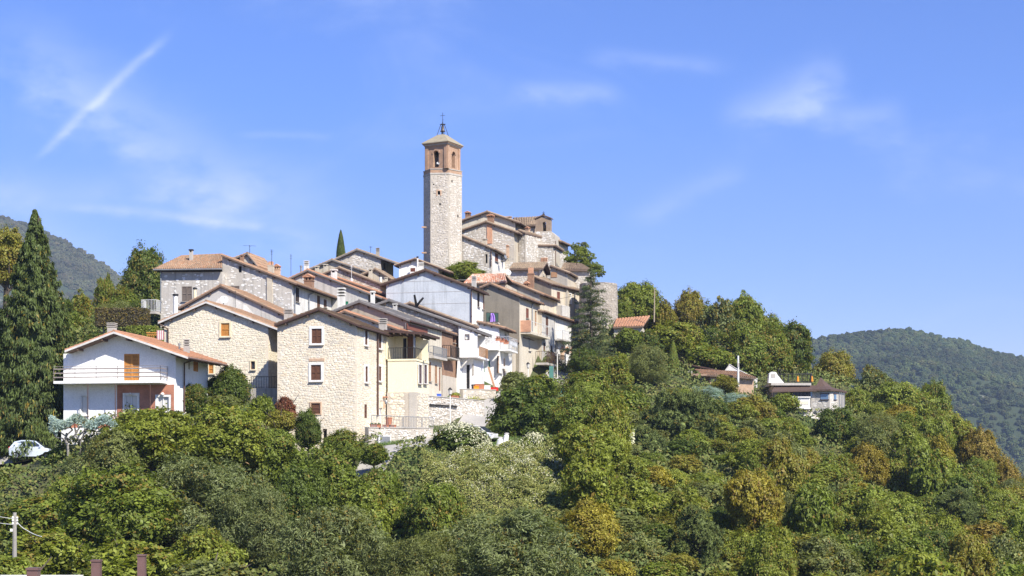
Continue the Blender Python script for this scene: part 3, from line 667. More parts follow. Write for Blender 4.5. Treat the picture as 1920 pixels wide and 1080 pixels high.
def chimney(root, px, yt, yb, w, Yc, u, b, style, m, label=None, deep=.9):
    c = P(px, yb, Yc); zt = P(px, yt, Yc).z; wd = w/F*Yc; dd = min(wd, .8)*.9; ux = u*wd; bx = b*dd; c0 = c-ux/2
    H = zt-c.z; mb = MB(); base = c0-UP*deep
    if style == 'pipe':
        mb.tube(c-UP*deep+b*.2, V((c.x, c.y, zt-.22))+b*.2, wd*.36, n=10); o = mb.build('flue', M[m], root, label=label)
        k = MB(); k.tube(V((c.x, c.y, zt-.2))+b*.2, V((c.x, c.y, zt-.04))+b*.2, wd*.5, n=10); k.tube(V((c.x, c.y, zt-.04))+b*.2, V((c.x, c.y, zt))+b*.2, wd*.5, .02, n=10); k.build('cowl', M['metal_dark'] if m != 'metal_grey' else M['metal_grey'], o); return o
    if style == 'rings':
        hb = H*.55; mb.box(base, ux, bx, UP*(deep+hb)); o = mb.build('chimney', M[m], root, label=label)
        ins = MB(); ins.box(c0+ux*.14+bx*.14+UP*hb, ux*.72, bx*.72, UP*(H-hb-.03)); ins.build('flue', M['dark'], o)
        for j in range(3):
            k = MB(); zz = hb+(H-hb)*(j*.33+.12); k.box(c0-ux*.06-bx*.06+UP*zz, ux*1.12, bx*1.12, UP*(H-hb)*.16); k.build('cap_slab', M[m if m != 'white_aged' else 'white_aged'], o)
        return o
    if style == 'tiles':
        hb = H*.52; mb.box(base, ux, bx, UP*(deep+hb)); 
        for i in (0, 1):
            for j in (0, 1): mb.box(c0+ux*(.0 if i == 0 else .8)+bx*(0 if j == 0 else .8)+UP*hb, ux*.2, bx*.2, UP*H*.24)
        mb.box(c0+ux*.4+UP*hb, ux*.2, bx*.2, UP*H*.24); mb.box(c0-ux*.08-bx*.08+UP*hb, ux*1.16, bx*1.16, UP*H*.05)
        o = mb.build('chimney', M[m], root, label=label)
        ins = MB(); ins.box(c0+ux*.25+bx*.3+UP*hb, ux*.5, bx*.5, UP*H*.25); ins.build('flue', M['dark'], o)
        t = MB(); e0 = c0-ux*.12-bx*.15+UP*H*.78; 
        t.prism([e0, e0+ux*1.24, e0+ux*.62+UP*H*.2], bx*1.3); 
        for k in range(3): 
            for sgn in (0, 1):
                p0 = e0+bx*(1.3*(k+.2)/3)+(ux*1.24 if sgn else ux*0); t.tube(p0, e0+bx*(1.3*(k+.2)/3)+ux*.62+UP*H*.2, wd*.13, n=6)
        t.build('tiled_hat', M['tile_red'], o); return o
    if style == 'pot':
        hb = H*.62; mb.box(base, ux, bx, UP*(deep+hb)); mb.box(c0-ux*.06-bx*.06+UP*hb, ux*1.12, bx*1.12, UP*H*.07); o = mb.build('chimney', M[m], root, label=label)
        k = MB(); k.box(c0+ux*.1+bx*.1+UP*H*.69, ux*.8, bx*.8, UP*H*.31); k.build('chimney_pot', M['brick_orange'], o); return o
    if style == 'cap':
        hb = H*.82; mb.box(base, ux, bx, UP*(deep+hb*.8))
        for i in (0, 1): mb.box(c0+ux*(.78*i)+UP*hb*.8, ux*.22, bx, UP*hb*.2)
        o = mb.build('chimney', M[m], root, label=label)
        k = MB(); k.box(c0-ux*.15-bx*.15+UP*hb, ux*1.3, bx*1.3, UP*H*.12); k.build('cap_slab', M['metal_dark'] if m == 'concrete' else M[m], o)
        f2 = MB(); f2.box(c0+ux*.22+bx*.1+UP*hb*.8, ux*.56, bx*.8, UP*hb*.19); f2.build('flue', M['dark'], o); return o
def slope_roof(root, quads, th, roofm, tile, name='roof', label=None, cw=.23):
    """roof slopes given by their corner points (eave, eave, ridge, ridge)"""
    mb = MB(); t = MB()
    for e0, e1, r1, r0 in quads:
        q = [e0, e1, r1, r0] if (r1-r0).length > .05 else [e0, e1, r1]
        i = len(mb.v); mb.prism(q, V((0, 0, -th)))
        if tile: tiling(t, e0, e1, r1, r0, cw=cw)
    o = mb.build(name, M[roofm], root, label=label)
    if tile: t.build('tile_covering', M[tile], o, kind='stuff')
    return o
def box_part(name, root, o, a, b, c, m, **k):
    mb = MB(); mb.box(o, a, b, c); return mb.build(name, M[m], root, **k)
def dish(root, px, py, Y, w, face=V((.3,-.85,.4)), m='metal_white'):
    c = P(px, py, Y); r = w/F*Y/2; f = face.normalized(); a = f.cross(UP).normalized(); b = a.cross(f); mb = MB(); n = 14
    rings = []
    for k in range(4):
        rr = r*k/3; z = (rr/r)**2*r*.22; rings.append([c+a*rr*math.cos(6.283*j/n)+b*rr*math.sin(6.283*j/n)+f*z for j in range(n)])
    for k in range(3):
        for j in range(n): mb.poly([rings[k][j], rings[k+1][j], rings[k+1][(j+1)%n], rings[k][(j+1)%n]])
    o = mb.build('satellite_dish', M[m], root, smooth=True)
    s = MB(); s.tube(c-b*r*.85+f*.05, c+f*r*1.1-b*r*.1, .018, n=5); s.ball(c+f*r*1.1-b*r*.1, .06, .06, .06, 6, 4); s.tube(c-f*.02, c-f*.5-UP*r*.9, .03, n=6); s.build('feed_arm', M['metal_dark'], o); return o
def antenna(root, px, y0, y1, Y, arms=4, w=10, m='metal_dark'):
    p = P(px, y1, Y); q = P(px, y0, Y); mb = MB(); mb.tube(p-UP*.6, q, .025, n=5)
    L = w/F*Y
    for k in range(arms):
        c = p.lerp(q, .96-k*.11); d = V((1, .25, 0)).normalized()*L*(.5-.07*k); mb.tube(c-d, c+d, .014, n=4)
    c = p.lerp(q, .9); mb.tube(c-V((.2,1,0))*L*.2, c+V((.2,1,0))*L*.2, .014, n=4)
    return mb.build('antenna', M[m], root)
# ------------------------------------------------------------------ the village, front row first
# white house on the left
h = House('white_house', 'white two storey house with orange tiled gable roof and long railed balcony', 'house', 119, 327, 124, 9, 7.6, [(121,657),(213,621.5),(352,669)], of=1.15, ob=.3, wall='white', roof='fascia_white', tile='tile_red')
H1 = h
h.window('F', 247, 688.5, 29, 50, c='shut_orange', sill=False, name='balcony_door', label='bright orange slatted shutters of the balcony door')
h.window('F', 158.5, 760, 13, 36, 'glass', 'frame_white', 'frame_white', fw=.1, glass='glass_curtain', name='window')
h.window('F', 246, 758, 24, 34, 'glass', 'frame_white', 'frame_white', fw=.14, name='glazed_door', glass='glass_curtain')
h.window('F', 306, 757, 22, 26, 'glass', 'frame_white', 'frame_white', fw=.14, glass='glass_curtain')
h.window('R', 367, 686.5, 9, 20, c='shut_orange', sill=False, leaves=1)
h.balcony('F', 116, 314, 716.5, 1.5, h=1.12, th=.2, m='white', style='rails', rail='rail_grey', sides=(0, 1))
a0, z1 = h.at('F', 220, 716); a1 = -.02; z0 = h.base
bp = MB(); prev = a0
for q in sorted([h.rect('F', 246, 758, 24, 34), h.rect('F', 306, 757, 22, 26)]):
    g = .18; bp.box(h.pt('F', prev, z0), h.u*(q[0]-g-prev), h.n*.05, UP*(z1-.25-z0)); zt = q[3]+g; bp.box(h.pt('F', q[0]-g, zt), h.u*(q[1]-q[0]+2*g), h.n*.05, UP*(z1-.25-zt))
    bp.box(h.pt('F', q[0]-g, z0), h.u*(q[1]-q[0]+2*g), h.n*.05, UP*(max(.05, q[2]-g-z0))) if q is not None and q[2]-g > z0 and q[0] > -2.5 else None
    prev = q[1]+g
bp.box(h.pt('F', prev, z0), h.u*(a1-prev), h.n*.05, UP*(z1-.25-z0)); bp.build('brick_facing', M['brick'], h.root)
pm = MB()
for px in (179, 230, 294.5): 
    a, z = h.at('F', px, 722); c = h.pt('F', a, 0, 1.42); pz = MB(); pz.tube(V((c.x, c.y, z0+.2)), V((c.x, c.y, z)), .035, n=6); pz.build('post', M['metal_brown'], h.root)
for px in (246, 306):
    a, z = h.at('F', px, 739); wl = MB(); wl.ball(h.pt('F', a, z, .16), .15, .12, .12, 8, 5); wl.build('wall_lamp', M['frame_white'], h.root)
h.pipe('R', 343, 681, 775, swan=(352, 676))
a, _ = h.at('R', 341, 700); box_part('pilaster', h.root, h.pt('R', .0, z0), h.b*.9, h.u*.10, UP*(h.ztop(0)-.3-z0), 'white')
h.chimney(207.5, 604.5, 626, 14, 'rings', dY=5); h.chimney(348.5, 635, 664, 9.5, 'rings', dY=3, deep=1.2); h.chimney(334.6, 643, 658, 4.5, 'pipe', 'metal_grey', dY=3.4)
h.finish()
# flower boxes on the ground floor parapet of the white house
pr = box_part('low_wall', None, V(h.pt('F', h.at('F', 140, 785)[0], ground(*h.pt('F', -6, 0, 2.2).xy)-.5, 2.2)), h.u*6.4, h.n*.2, UP*1.3, 'white'); tag(pr, 'low white garden wall before the white house carrying flower boxes', 'wall')
def leaf_puff(mb, c, r, n, sz, m=0):
    for _ in range(n):
        d = V((rng.gauss(0,1), rng.gauss(0,1), rng.gauss(0,1))).normalized(); p = c+V((d.x*r, d.y*r, abs(d.z)*r))*rng.uniform(.4, 1.05)
        a = V((rng.gauss(0,1), rng.gauss(0,1), rng.gauss(0,1))).normalized(); b = a.cross(d).normalized(); a = b.cross(a)
        mb.poly([p-a*sz, p+b*sz*.55, p+a*sz, p-b*sz*.55], m)
m, t, b_ = mat('plain_leaf', .7); oi = nd(t, 'ShaderNodeNewGeometry'); t.links.new(ramp(t, oi.outputs['Random Per Island'], [(0,(.05,.10,.02)),(.6,(.09,.15,.03)),(1,(.16,.19,.04))]), b_.inputs['Base Color']); M['leaf'] = m
m, t, b_ = mat('yellow_leaf', .7); oi = nd(t, 'ShaderNodeNewGeometry'); t.links.new(ramp(t, oi.outputs['Random Per Island'], [(0,(.25,.28,.03)),(.6,(.40,.38,.04)),(1,(.16,.22,.03))]), b_.inputs['Base Color']); M['leaf_yellow'] = m
m, t, b_ = mat('red_petal', .7); oi = nd(t, 'ShaderNodeNewGeometry'); t.links.new(ramp(t, oi.outputs['Random Per Island'], [(0,(.40,.03,.03)),(.5,(.5,.06,.05)),(.55,(.06,.11,.02)),(1,(.08,.13,.03))]), b_.inputs['Base Color']); M['petal'] = m
def planter(label, c, w_, plant, cat='flower box', pot='terracotta', group=None, r=None, round_=False, name='flower_box'):
    o = thing(name, label, cat, c, group); mb = MB(); hh = .24 if not round_ else w_*.9
    if round_: mb.tube(c, c+UP*hh, w_*.36, w_*.5, n=10); mb.tube(c+UP*hh, c+UP*(hh+.05), w_*.54, n=10)
    else: mb.box(c-V((w_/2, .12, 0)), V((w_, 0, 0)), V((0, .24, 0)), UP*hh); mb.box(c-V((w_/2+.03, .15, -hh)), V((w_+.06, 0, 0)), V((0, .3, 0)), UP*.04)
    mb.build('pot', M[pot], o)
    if plant:
        p = MB(); k = max(1, int(w_/.3)) if not round_ else 1
        for j in range(k): leaf_puff(p, c+V(((j+.5)/k*w_-w_/2 if k > 1 else 0, 0, hh)), r or .26, 60, .07)
        p.build('flowering_plant' if plant == 'petal' else 'foliage', M[plant], o, kind='stuff')
    return o
for px, w_, lab, pl in ((157, .9, 'terracotta flower box on the white garden wall under the far window', 'petal'), (214, 1., 'terracotta flower box on the white garden wall left of the glazed door', 'petal'), (234, .8, 'flower box before the glazed door holding red blooms', 'petal')):
    q = h.pt('F', h.at('F', px, 786)[0], 0, 2.3); planter(lab, V((q.x, q.y, ground(*h.pt('F', -6, 0, 2.2).xy)+.8)), w_, pl, group='flower boxes before the white house')
q = h.pt('F', h.at('F', 222, 786)[0], 0, 1.7); planter('tall dry brown palm-like plant in a pot by the glazed door of the white house', V((q.x, q.y, ground(*h.pt('F', -6, 0, 2.2).xy)+.9)), .5, 'petal', 'potted plant', r=.5, round_=True, name='potted_plant')

# cream stone house behind it
h = House('stone_house', 'cream rubble stone house with white verge boards and one orange shutter', 'house', 308, 503, 140, 11, 9, [(296,604),(386,565),(525,617.5)], of=.4, stone='yellow', wall='mortar_beige', roof='fascia_white', tile='tile_old')
H2 = h
h.window('F', 422.5, 618, 16, 24, c='shut_orange', frame='frame_cream', leaves=1); h.window('F', 474.5, 685, 8, 15, 'glass', 'shut_brown', 'frame_cream', fw=.1); h.window('F', 396, 691.5, 9, 17, c='shut_orange', frame='frame_cream', fw=.1, leaves=1)
h.pipe('F', 316, 617, 735, swan=(300, 607)); h.chimney(348.7, 632, 650, 10, 'rings', dY=-3) if False else None
h.finish()
# terrace wall and railing between the two stone houses
tw = thing('terrace_wall', 'dark grey rendered terrace wall with thin railing between the two cream stone houses', 'wall', P(498, 745, 138.5))
o = P(470, 728, 138.5); box_part('wall', tw, V((o.x, 138.5, P(500,780,138.5).z)), V((2.35, -.45, 0)), V((.1,.35,0)), UP*(o.z-P(500,780,138.5).z), 'greyp')
railing(tw, P(471, 728, 138.6), P(519, 728, 138.1), 1.0, 'metal_dark', gap=.22)

# big front stone house
h = House('stone_house', 'tall pale stone house with brown gable verge and white framed brown shutters', 'house', 520, 669, 134, 11.3, 9.4, [(514,608.5),(596.5,578),(675,610)], of=.5, ob=.1, stone='cream', roof='roof_brown', tile='tile_dark')
H13 = h
h.window('F', 594, 630, 19, 27.5, c='shut_brown', frame='frame_white', fw=.2); h.window('F', 592.7, 698.4, 19, 28.5, c='shut_brown', frame='frame_white', fw=.2)
h.window('F', 592, 766, 17, 20, c='shut_brown', frame='brick_pink', fw=.12, leaves=1, sill=False); h.window('F', 609, 817, 8, 26, 'hole', name='doorway')
h.window('R', 686, 632.5, 5.2, 28, c='shut_brown', frame='frame_white', fw=.18, leaves=1); h.window('R', 712, 640, 5.5, 26, c='shut_brown', frame='frame_white', fw=.18, leaves=1)
h.window('R', 686.7, 701.5, 5, 29, c='shut_brown', frame='frame_white', fw=.18, leaves=1); h.window('R', 712, 700.5, 5.3, 27, c='shut_brown', frame='frame_white', fw=.18, leaves=1)
h.window('R', 685.6, 771, 4.6, 26, c='shut_brown', leaves=1, sill=False); h.window('R', 714, 783, 6, 36, 'door', 'frame_white', name='door')
h.pipe('R', 706, 625, 781, r=.085, swan=(712, 621))
a0, a1, z0, z1 = h.rect('F', 594, 674.5, 29, 5); box_part('brick_arch', h.root, h.pt('F', a0, z0), h.u*(a1-a0), h.n*.045, UP*(z1-z0), 'brick_pink')
a0, a1, z0, z1 = h.rect('R', 719.5, 747, 2.5, 3); box_part('lamp_hood', h.root, h.pt('R', a0-.2, z1, .0), h.b*.6, h.u*.35, UP*.08, 'terracotta'); box_part('letter_box', h.root, h.pt('R', a0, z1-.9, .0), h.b*.25, h.u*.15, UP*.6, 'brick_pink')
a, z = h.at('R', 712.5, 752); wl = MB(); wl.tube(h.pt('R', a, z), h.pt('R', a, z, .5), .03, n=5); wl.ball(h.pt('R', a, z-.1, .55), .14, .14, .2, 8, 5); wl.build('wall_lamp', M['metal_grey'], h.root)
h.chimney(716.5, 596, 622, 13, 'rings', dY=8.2, deep=.8)
h.finish()
# red tiled roof just behind it
h = House('red_tiled_house', 'low white house with red tiled verge tucked behind the tall pale stone house', 'house', 612, 742, 145.5, 11.5, 4.5, [(612,596),(646,582.5),(750,618)], of=.35, wall='white_aged', roof='roof_tile_edge', tile='tile_red')
h.finish()

# cream annex with loggia
h = House('loggia_house', 'cream rendered annex with open railed loggia on a stone base', 'house', 727, 779, 142, 12, 4.5, [(726,650),(790,652)], of=.0, wall='cream', tiles=False, gut=False)
u, b, n = h.u, h.b, h.n; zf = h.at('F', 760, 673)[1]; zb = h.at('F', 750, 735.5)[1]; zr = h.at('F', 760, 626)[1]; sA = h.sA; z0 = h.base; d = h.d
mb = MB()
def lring(za, zb_):  mb.box(h.pt('F', sA, za), u*-sA, b*d, UP*(zb_-za))
a0, a1, w0, w1 = h.rect('R', 786.2, 700.5, 6.2, 35); c0, c1, _, _ = h.rect('R', 796, 703, 6.2, 35)
lring(zb, zf-.16)
mb.box(h.pt('F', sA, zf), u*-sA, b*-.0+b*.0001, UP*.0001)
mb.box(h.pt('F', sA, zf)+b*2.3, u*-sA, b*.2, UP*(zr-zf)); mb.box(h.pt('F', sA-.18, zf), u*.18, b*2.3, UP*(zr-zf)); mb.box(h.pt('F', -.25, zf)+b*(d-.9), u*.25, b*.9, UP*(zr-zf-.3))
mb.build('wall', M['cream'], h.root)
box_part('loggia_floor', h.root, h.pt('F', sA, zf-.16, .06), u*(-sA+.06), b*(d+.06), UP*.16, 'cream')
sb = MB(); sb.box(h.pt('F', sA-.05, z0-1, .08), u*(-sA+.13), b*d, UP*(zb-z0+1)); so = sb.build('stone_base', M['mortar_grey'], h.root)
m2 = MB(); off = .085; zz0, zz1 = z0-1, zb
pl = [(sA-.05, zz0), (-.9, zz0), (-.9, zz1), (sA-.05, zz1)]; stones(m2, lambda a, z: h.pt('F', a, z, off), n, pl, [], .36)
pl = [(.1, zz0), (d, zz0), (d, zz1), (.1, zz1)]; stones(m2, lambda a, z: h.pt('R', a, z, off), u, pl, [], .36); m2.build('stonework', M['stone_cream'], so, kind='stuff')
box_part('corner_pier', h.root, h.pt('F', -.55, z0-1, .13), u*.6, b*.1, UP*(zb-z0+1), 'concrete')
for cx in (786.2, 796):
    h.holes['R'] = []; wv = h.window('R', cx, 701.5, 6, 35, c='shut_plum', frame='frame_white', fw=.07, leaves=1); wv.location = u*.07; 
rf = MB(); rz = zr+.02; c0_ = h.pt('F', sA-.5, rz, .35)
q0, q1, q2, q3 = h.pt('F', sA-.2, rz+.35, .55), h.pt('F', .95, rz+.05, .55), h.pt('F', .95, rz+.05)+b*(d+.4), h.pt('F', sA-.2, rz+.35)+b*(d+.4)
rf.prism([q0, q1, q2, q3], UP*-.22); ro = rf.build('roof', M['roof_brown'], h.root)
tl = MB()
for k in range(6): tl.box(q0.lerp(q1, (k+.4)/6)-UP*.36, u*.1, b*(d+.7), UP*.13)
tl.build('eave_timber', M['roof_under'], ro)
pz = MB(); pz.tube(h.pt('F', -.15, zf)+b*.15, h.pt('F', -.15, zr)+b*.15, .1, n=8); pz.build('post', M['metal_grey'], h.root)
bd = b*2.29
for px0, px1, yt, mm, nm in ((743, 749, 631, 'dark', 'doorway'), (751, 766, 622, 'shut_brown', 'door'), (767, 790, 634, 'cream', 'panel')):
    s0, s1 = h.at('F', px0, 650)[0], h.at('F', px1, 650)[0]; ztp = h.at('F', 750, yt)[1]; box_part(nm, h.root, h.pt('F', s0, zf)+b*2.24, u*(s1-s0), b*.05, UP*(ztp-zf), mm)
railing(h.root, h.pt('F', sA+.05, zf), h.pt('F', -.05, zf), 1.0, 'metal_dark', gap=.16); railing(h.root, h.pt('F', -.03, zf)+b*.1, h.pt('F', -.03, zf)+b*3.6, 1.0, 'metal_dark', gap=.3)
H15 = h

# mauve gable with the glazed veranda on the street side
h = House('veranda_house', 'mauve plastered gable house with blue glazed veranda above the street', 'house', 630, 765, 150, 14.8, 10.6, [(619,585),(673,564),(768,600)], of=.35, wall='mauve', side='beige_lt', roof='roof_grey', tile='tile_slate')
H11 = h
for cx in (768.5, 781, 794.5): h.window('R', cx, 612.5, 10, 12, 'glass', 'metal_brown', glass='glass_curtain', sill=False, leaves=1)
for cx in (807.5, 815, 822.5): h.window('R', cx, 637, 6.6, 50, 'glass', 'metal_brown', glass='glass_blue', sill=False, name='veranda_pane')
h.window('R', 806, 697, 4.5, 36, c='shut_tan', leaves=1); h.window('R', 817.5, 702, 4.2, 34, c='shut_tan', leaves=1); h.window('R', 825.2, 711, 4, 44, 'door', 'shut_red')
a0, z = h.at('R', 762, 605); a1 = h.at('R', 800, 605)[0]; box_part('timber_band', h.root, h.pt('R', a0+.15, h.ztop(0)-.95), h.b*(a1-a0), h.u*.06, UP*.55, 'shut_red')
h.balcony('R', 803, 829, 667, .55, h=.95, th=.22, rail='metal_grey', gap=.16)
h.finish()
# brown brick house with iron balcony
h = House('brick_house', 'narrow brown brick house with small iron balcony beside the glazed veranda', 'house', 800, 828, 160.8, 13, 6.4, [(800,615),(831,619)], of=.1, wall='brick_brown', side='brick_brown', roof='roof_tile_edge', tile='tile_old')
H16 = h
h.window('R', 851, 637, 4, 12, 'glass', 'shut_brown', sill=True)
h.balcony('R', 829, 846, 670, .9, h=1.2, th=.12, rail='metal_dark', gap=.2)
a, z = h.at('R', 830, 674); lw_ = MB(); lw_.box(h.pt('R', .0, h.base-1, .04), h.b*h.d, h.u*.12, UP*(z-.6-h.base)); so = lw_.build('lower_wall', M['mortar_grey'], h.root)
h.finish()
# long stone gable behind them
h = House('stone_gable_house', 'long brown rubble gable rising behind the glazed veranda', 'house', 700, 861, 167, 11, 7, [(701,572),(729,562),(868,610.5)], of=.35, stone='brown', roof='roof_grey', tile='tile_slate')
h.chimney(740, 568, 586, 7, 'cap', 'greyp_lt', dY=-.7, deep=.1)
h.finish()
h = House('low_tiled_house', 'low house with brown tiled verge squeezed against the bluish white gable', 'house', 760, 884, 170.5, 11, 2.2, [(757,571),(768,567),(888,610)], of=.3, stone='brown', roof='roof_tile_edge', tile='tile_brown', gut=False)
bm = MB(); pa = P(781, 574, 169.5)
for q in ((777, 553), (787, 566)): bm.tube(pa, P(*q, 169.2), .16, .12, n=6)
bm.tube(P(787,566,169.2), P(794,558,169.2), .13, .1, n=6); bm.build('charred_beam', M['dark'], h.root)
h.finish()
# white projecting house
h = House('white_tower_house', 'narrow bright white house with jettied upper floor on a curved bracket', 'house', 860, 889, 165.5, 12, 7, [(852,605),(893,619.5)], of=.15, wall='white', roof='roof_grey', tile='tile_slate', gut=False)
H17 = h
zj = h.at('F', 875, 667)[1]
u, b, n, sA, z0 = h.u, h.b, h.n, h.sA, h.base
mb = MB(); zt = lambda a: h.ztop(a)-h.th*1.04
w = h.rect('F', 876, 632, 6.5, 8.5)
loops = [[V((sA,zj,0)),V((0,zj,0)),V((0,zt(0),0)),V((sA,zt(sA),0))],[V((w[0],w[2],0)),V((w[0],w[3],0)),V((w[1],w[3],0)),V((w[1],w[2],0))]]; fp = [p for l in loops for p in l]
for tri in geometry.tessellate_polygon(loops): mb.poly([h.pt('F', fp[i].x, fp[i].y) for i in tri])
c = [(w[0],w[2]),(w[1],w[2]),(w[1],w[3]),(w[0],w[3])]
for p, q in zip(c, c[1:]+c[:1]): mb.poly([h.pt('F',*p),h.pt('F',*q),h.pt('F',*q,-.3),h.pt('F',*p,-.3)])
L_ = 1.5
mb.poly([h.pt('R',0,zj),h.pt('R',L_,zj),h.pt('R',L_,zt(0)),h.pt('R',0,zt(0))]); mb.box(h.pt('F',sA,zj-.18), u*-sA+u*.3, b*5.5, UP*.18)
mb.box(h.pt('F',sA,zj)+b*5.0, u*-sA, b*.15, UP*(zt(0)-zj)); mb.box(h.pt('F',sA,z0-.6)+b*1.1, u*(-sA-.35), b*5, UP*(zj-z0+.5)); mb.poly([h.pt('F',sA,z0)+b*.0,h.pt('F',sA,zt(sA)),h.pt('F',sA,zt(sA))+b*6,h.pt('F',sA,z0)+b*6])
mb.box(h.pt('F',sA,zj)+b*L_, u*(-sA-1.0), b*.12, UP*(zt(sA)-zj)); mb.build('wall', M['white'], h.root)
fl = MB(); arc = [(sA-.45, z0-.6), (sA+.62, z0-.6), (sA+.30, z0+1.0), (sA+.10, z0+2.2), (sA+.03, zj-.2), (sA-.1, zj-.2)]; fl.prism([h.pt('F',a,z) for a, z in arc], b*1.1); fl.build('curved_buttress', M['white'], h.root)
br = MB(); br.tube(h.pt('F', sA+.15, zj-1.25)+b*.3, h.pt('F', sA+1.1, zj-.18)+b*.3, .09, n=6); br.build('bracket', M['white_aged'], h.root)
dr = MB(); s0, s1 = h.at('F', 870.5, 700)[0], h.at('F', 876, 700)[0]; zd = h.at('F', 873, 683)[1]; dr.box(h.pt('F', s0, z0)+b*1.06, u*(s1-s0), b*.05, UP*(zd-z0)); dr.build('door', M['dark'], h.root)
wv = MB(); s0, s1 = h.at('F', 881, 700)[0], h.at('F', 884, 700)[0]; zd = h.at('F', 873, 681)[1]; wv.box(h.pt('F', s0, zd-1.2)+b*1.05, u*(s1-s0), b*.05, UP*1.2); wv.build('window', M['greyp'], h.root)
wv = MB(); wv.box(h.pt('F', w[0], w[2], -.14), u*(w[1]-w[0]), n*-.02, UP*(w[3]-w[2])); wo = wv.build('window', M['glass_curtain'], h.root)
fr = MB(); f_ = .06; fr.box(h.pt('F',w[0]-f_,w[2]-f_,.002),u*(w[1]-w[0]+2*f_),n*.02,UP*f_); fr.box(h.pt('F',w[0]-f_,w[3],.002),u*(w[1]-w[0]+2*f_),n*.02,UP*f_); fr.box(h.pt('F',w[0]-f_,w[2],.002),u*f_,n*.018,UP*(w[3]-w[2])); fr.box(h.pt('F',w[1],w[2],.002),u*f_,n*.018,UP*(w[3]-w[2])); fr.build('frame', M['metal_brown'], wo)
railing(h.root, h.pt('R', L_, zj, .2), h.pt('R', 5.4, zj, .2), 1.05, 'wood_rail', gap=.17)
h.prof_roof()
# white house with the lace balcony
h = House('white_balcony_house', 'white house with frilly white metal balcony hung with red flowers', 'house', 895, 936, 173.5, 12, 5.2, [(893,602),(912,606),(947,614.5)], of=.3, wall='white', side='white_aged', roof='roof_tile_edge', tile='tile_old')
H18 = h
h.window('R', 948.5, 633, 3.5, 16, 'hole', sill=False, name='doorway')
h.window('F', 905.3, 687, 7, 22, c='shut_green', leaves=1, sill=False, label='open green shutter'); h.window('F', 917.2, 687, 3, 20, c='shut_green', leaves=1, sill=False); h.window('R', 937.5, 684, 6, 32, c='shut_tan', leaves=1); h.window('R', 946, 690, 4, 36, 'door', 'shut_tan')
h.balcony('F', 906, 937, 655.5, 1.3, h=1.35, rail='metal_pale', style='lace', gap=.28, m='white', sides=(1, 0)); h.balcony('R', 937, 952.5, 655, 1.1, h=1.35, rail='metal_pale', style='lace', gap=.28, m='white', sides=(1, 1))
h.finish()
for k, (px, py) in enumerate(((934, 639), (942, 642), (949, 645))):
    q = h.cast(h.O+h.u*1.1, h.u, px, py); planter(('red flower trough hung at the corner of the white lace balcony', 'middle red flower trough along the white lace balcony', 'red flower trough at the far end of the white lace balcony')[k], q, .55, 'petal', group='flower troughs on the lace balcony')

# grey cement gable house with brick balcony
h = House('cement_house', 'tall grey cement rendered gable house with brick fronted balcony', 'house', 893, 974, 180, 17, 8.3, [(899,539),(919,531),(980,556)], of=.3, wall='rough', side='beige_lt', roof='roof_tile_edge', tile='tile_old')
H19 = h
h.window('R', 988.8, 587.5, 5, 19, c='shut_red', leaves=2); h.window('R', 1005, 597, 4, 28, 'door', 'shut_tan', name='balcony_door'); h.window('R', 993, 645, 4, 26, 'glass', 'frame_white')
sl = h.balcony('R', 976, 1014, 622.5, 1.15, h=1.25, th=.22, m='beige_lt', rail='metal_white', gap=.6, sides=(0, 1))
a0, z = h.at('R', 976, 622.5); box_part('brick_parapet', sl, h.pt('R', a0-.06, z), h.u*1.2, h.b*.12, UP*1.3, 'brick_orange')
h.pipe('R', 996.5, 571, 622, 'metal_grey', swan=(1004, 563)); h.finish()
# dark balcony with laundry between white gable and cement house
lb = thing('green_balcony', 'small balcony screened in dark green between bluish gable and cement house', 'balcony', P(923, 606, 176.5))
box_part('slab', lb, P(911, 607, 176.5), V((1.35, -.2, 0)), V((.2, 1.3, 0)), UP*.15, 'concrete'); railing(lb, P(912, 604, 176.5), P(934, 604.6, 176.2), 1.05, 'metal_dark', gap=.3, infill='green_paint')
m, t, b_ = mat('lilac_cloth', .9); b_.inputs['Base Color'].default_value = (.36,.22,.62,1); M['lilac'] = m
mb = MB(); rows = []
for k in range(7):
    zc = 587+k*2.6; rows.append([P(919+j*1.35+math.sin(k*.6)*.9+(k*.5 if j else 0), zc+abs(j-3)*.4, 176.15-.12*math.sin(j*1.8)) for j in range(6)])
for r0, r1 in zip(rows, rows[1:]):
    for j in range(5): mb.poly([r0[j], r0[j+1], r1[j+1], r1[j]])
lo = mb.build('hanging_cloth', M['lilac'], None, loc=P(922, 600, 176)); tag(lo, 'lilac cloth drying over the dark green balcony rail', 'laundry')

# street houses further up
h = House('pale_street_house', 'pale plastered street house with tall brown shutter right of the brick balcony', 'house', 970, 1016, 187, 17, 5.4, [(968,575),(1020,583)], of=.2, wall='beige', side='greyp_lt', roof='roof_tile_edge', tile='tile_brown')
h.window('R', 1025.6, 611, 4.5, 35, c='shut_brown', leaves=1); h.window('R', 1020.5, 651, 3, 16, c='shut_brown', leaves=1, sill=False); h.window('R', 1034, 657, 3, 18, c='shut_brown', leaves=1, sill=False)
sl = h.balcony('R', 1004, 1040, 680, 1.4, h=1.3, th=.25, rail='metal_brown', gap=.2, m='concrete')
h.finish()
h = House('arched_street_house', 'pale street house with red brick arches and a white parapet', 'house', 1010, 1040.5, 192.6, 18, 9.5, [(1012,587),(1046,592)], of=.2, wall='greyp_lt', side='white_aged', roof='roof_brown', tile='tile_old')
h.window('R', 1043.6, 650, 5.5, 24, 'hole', sill=False, name='doorway')
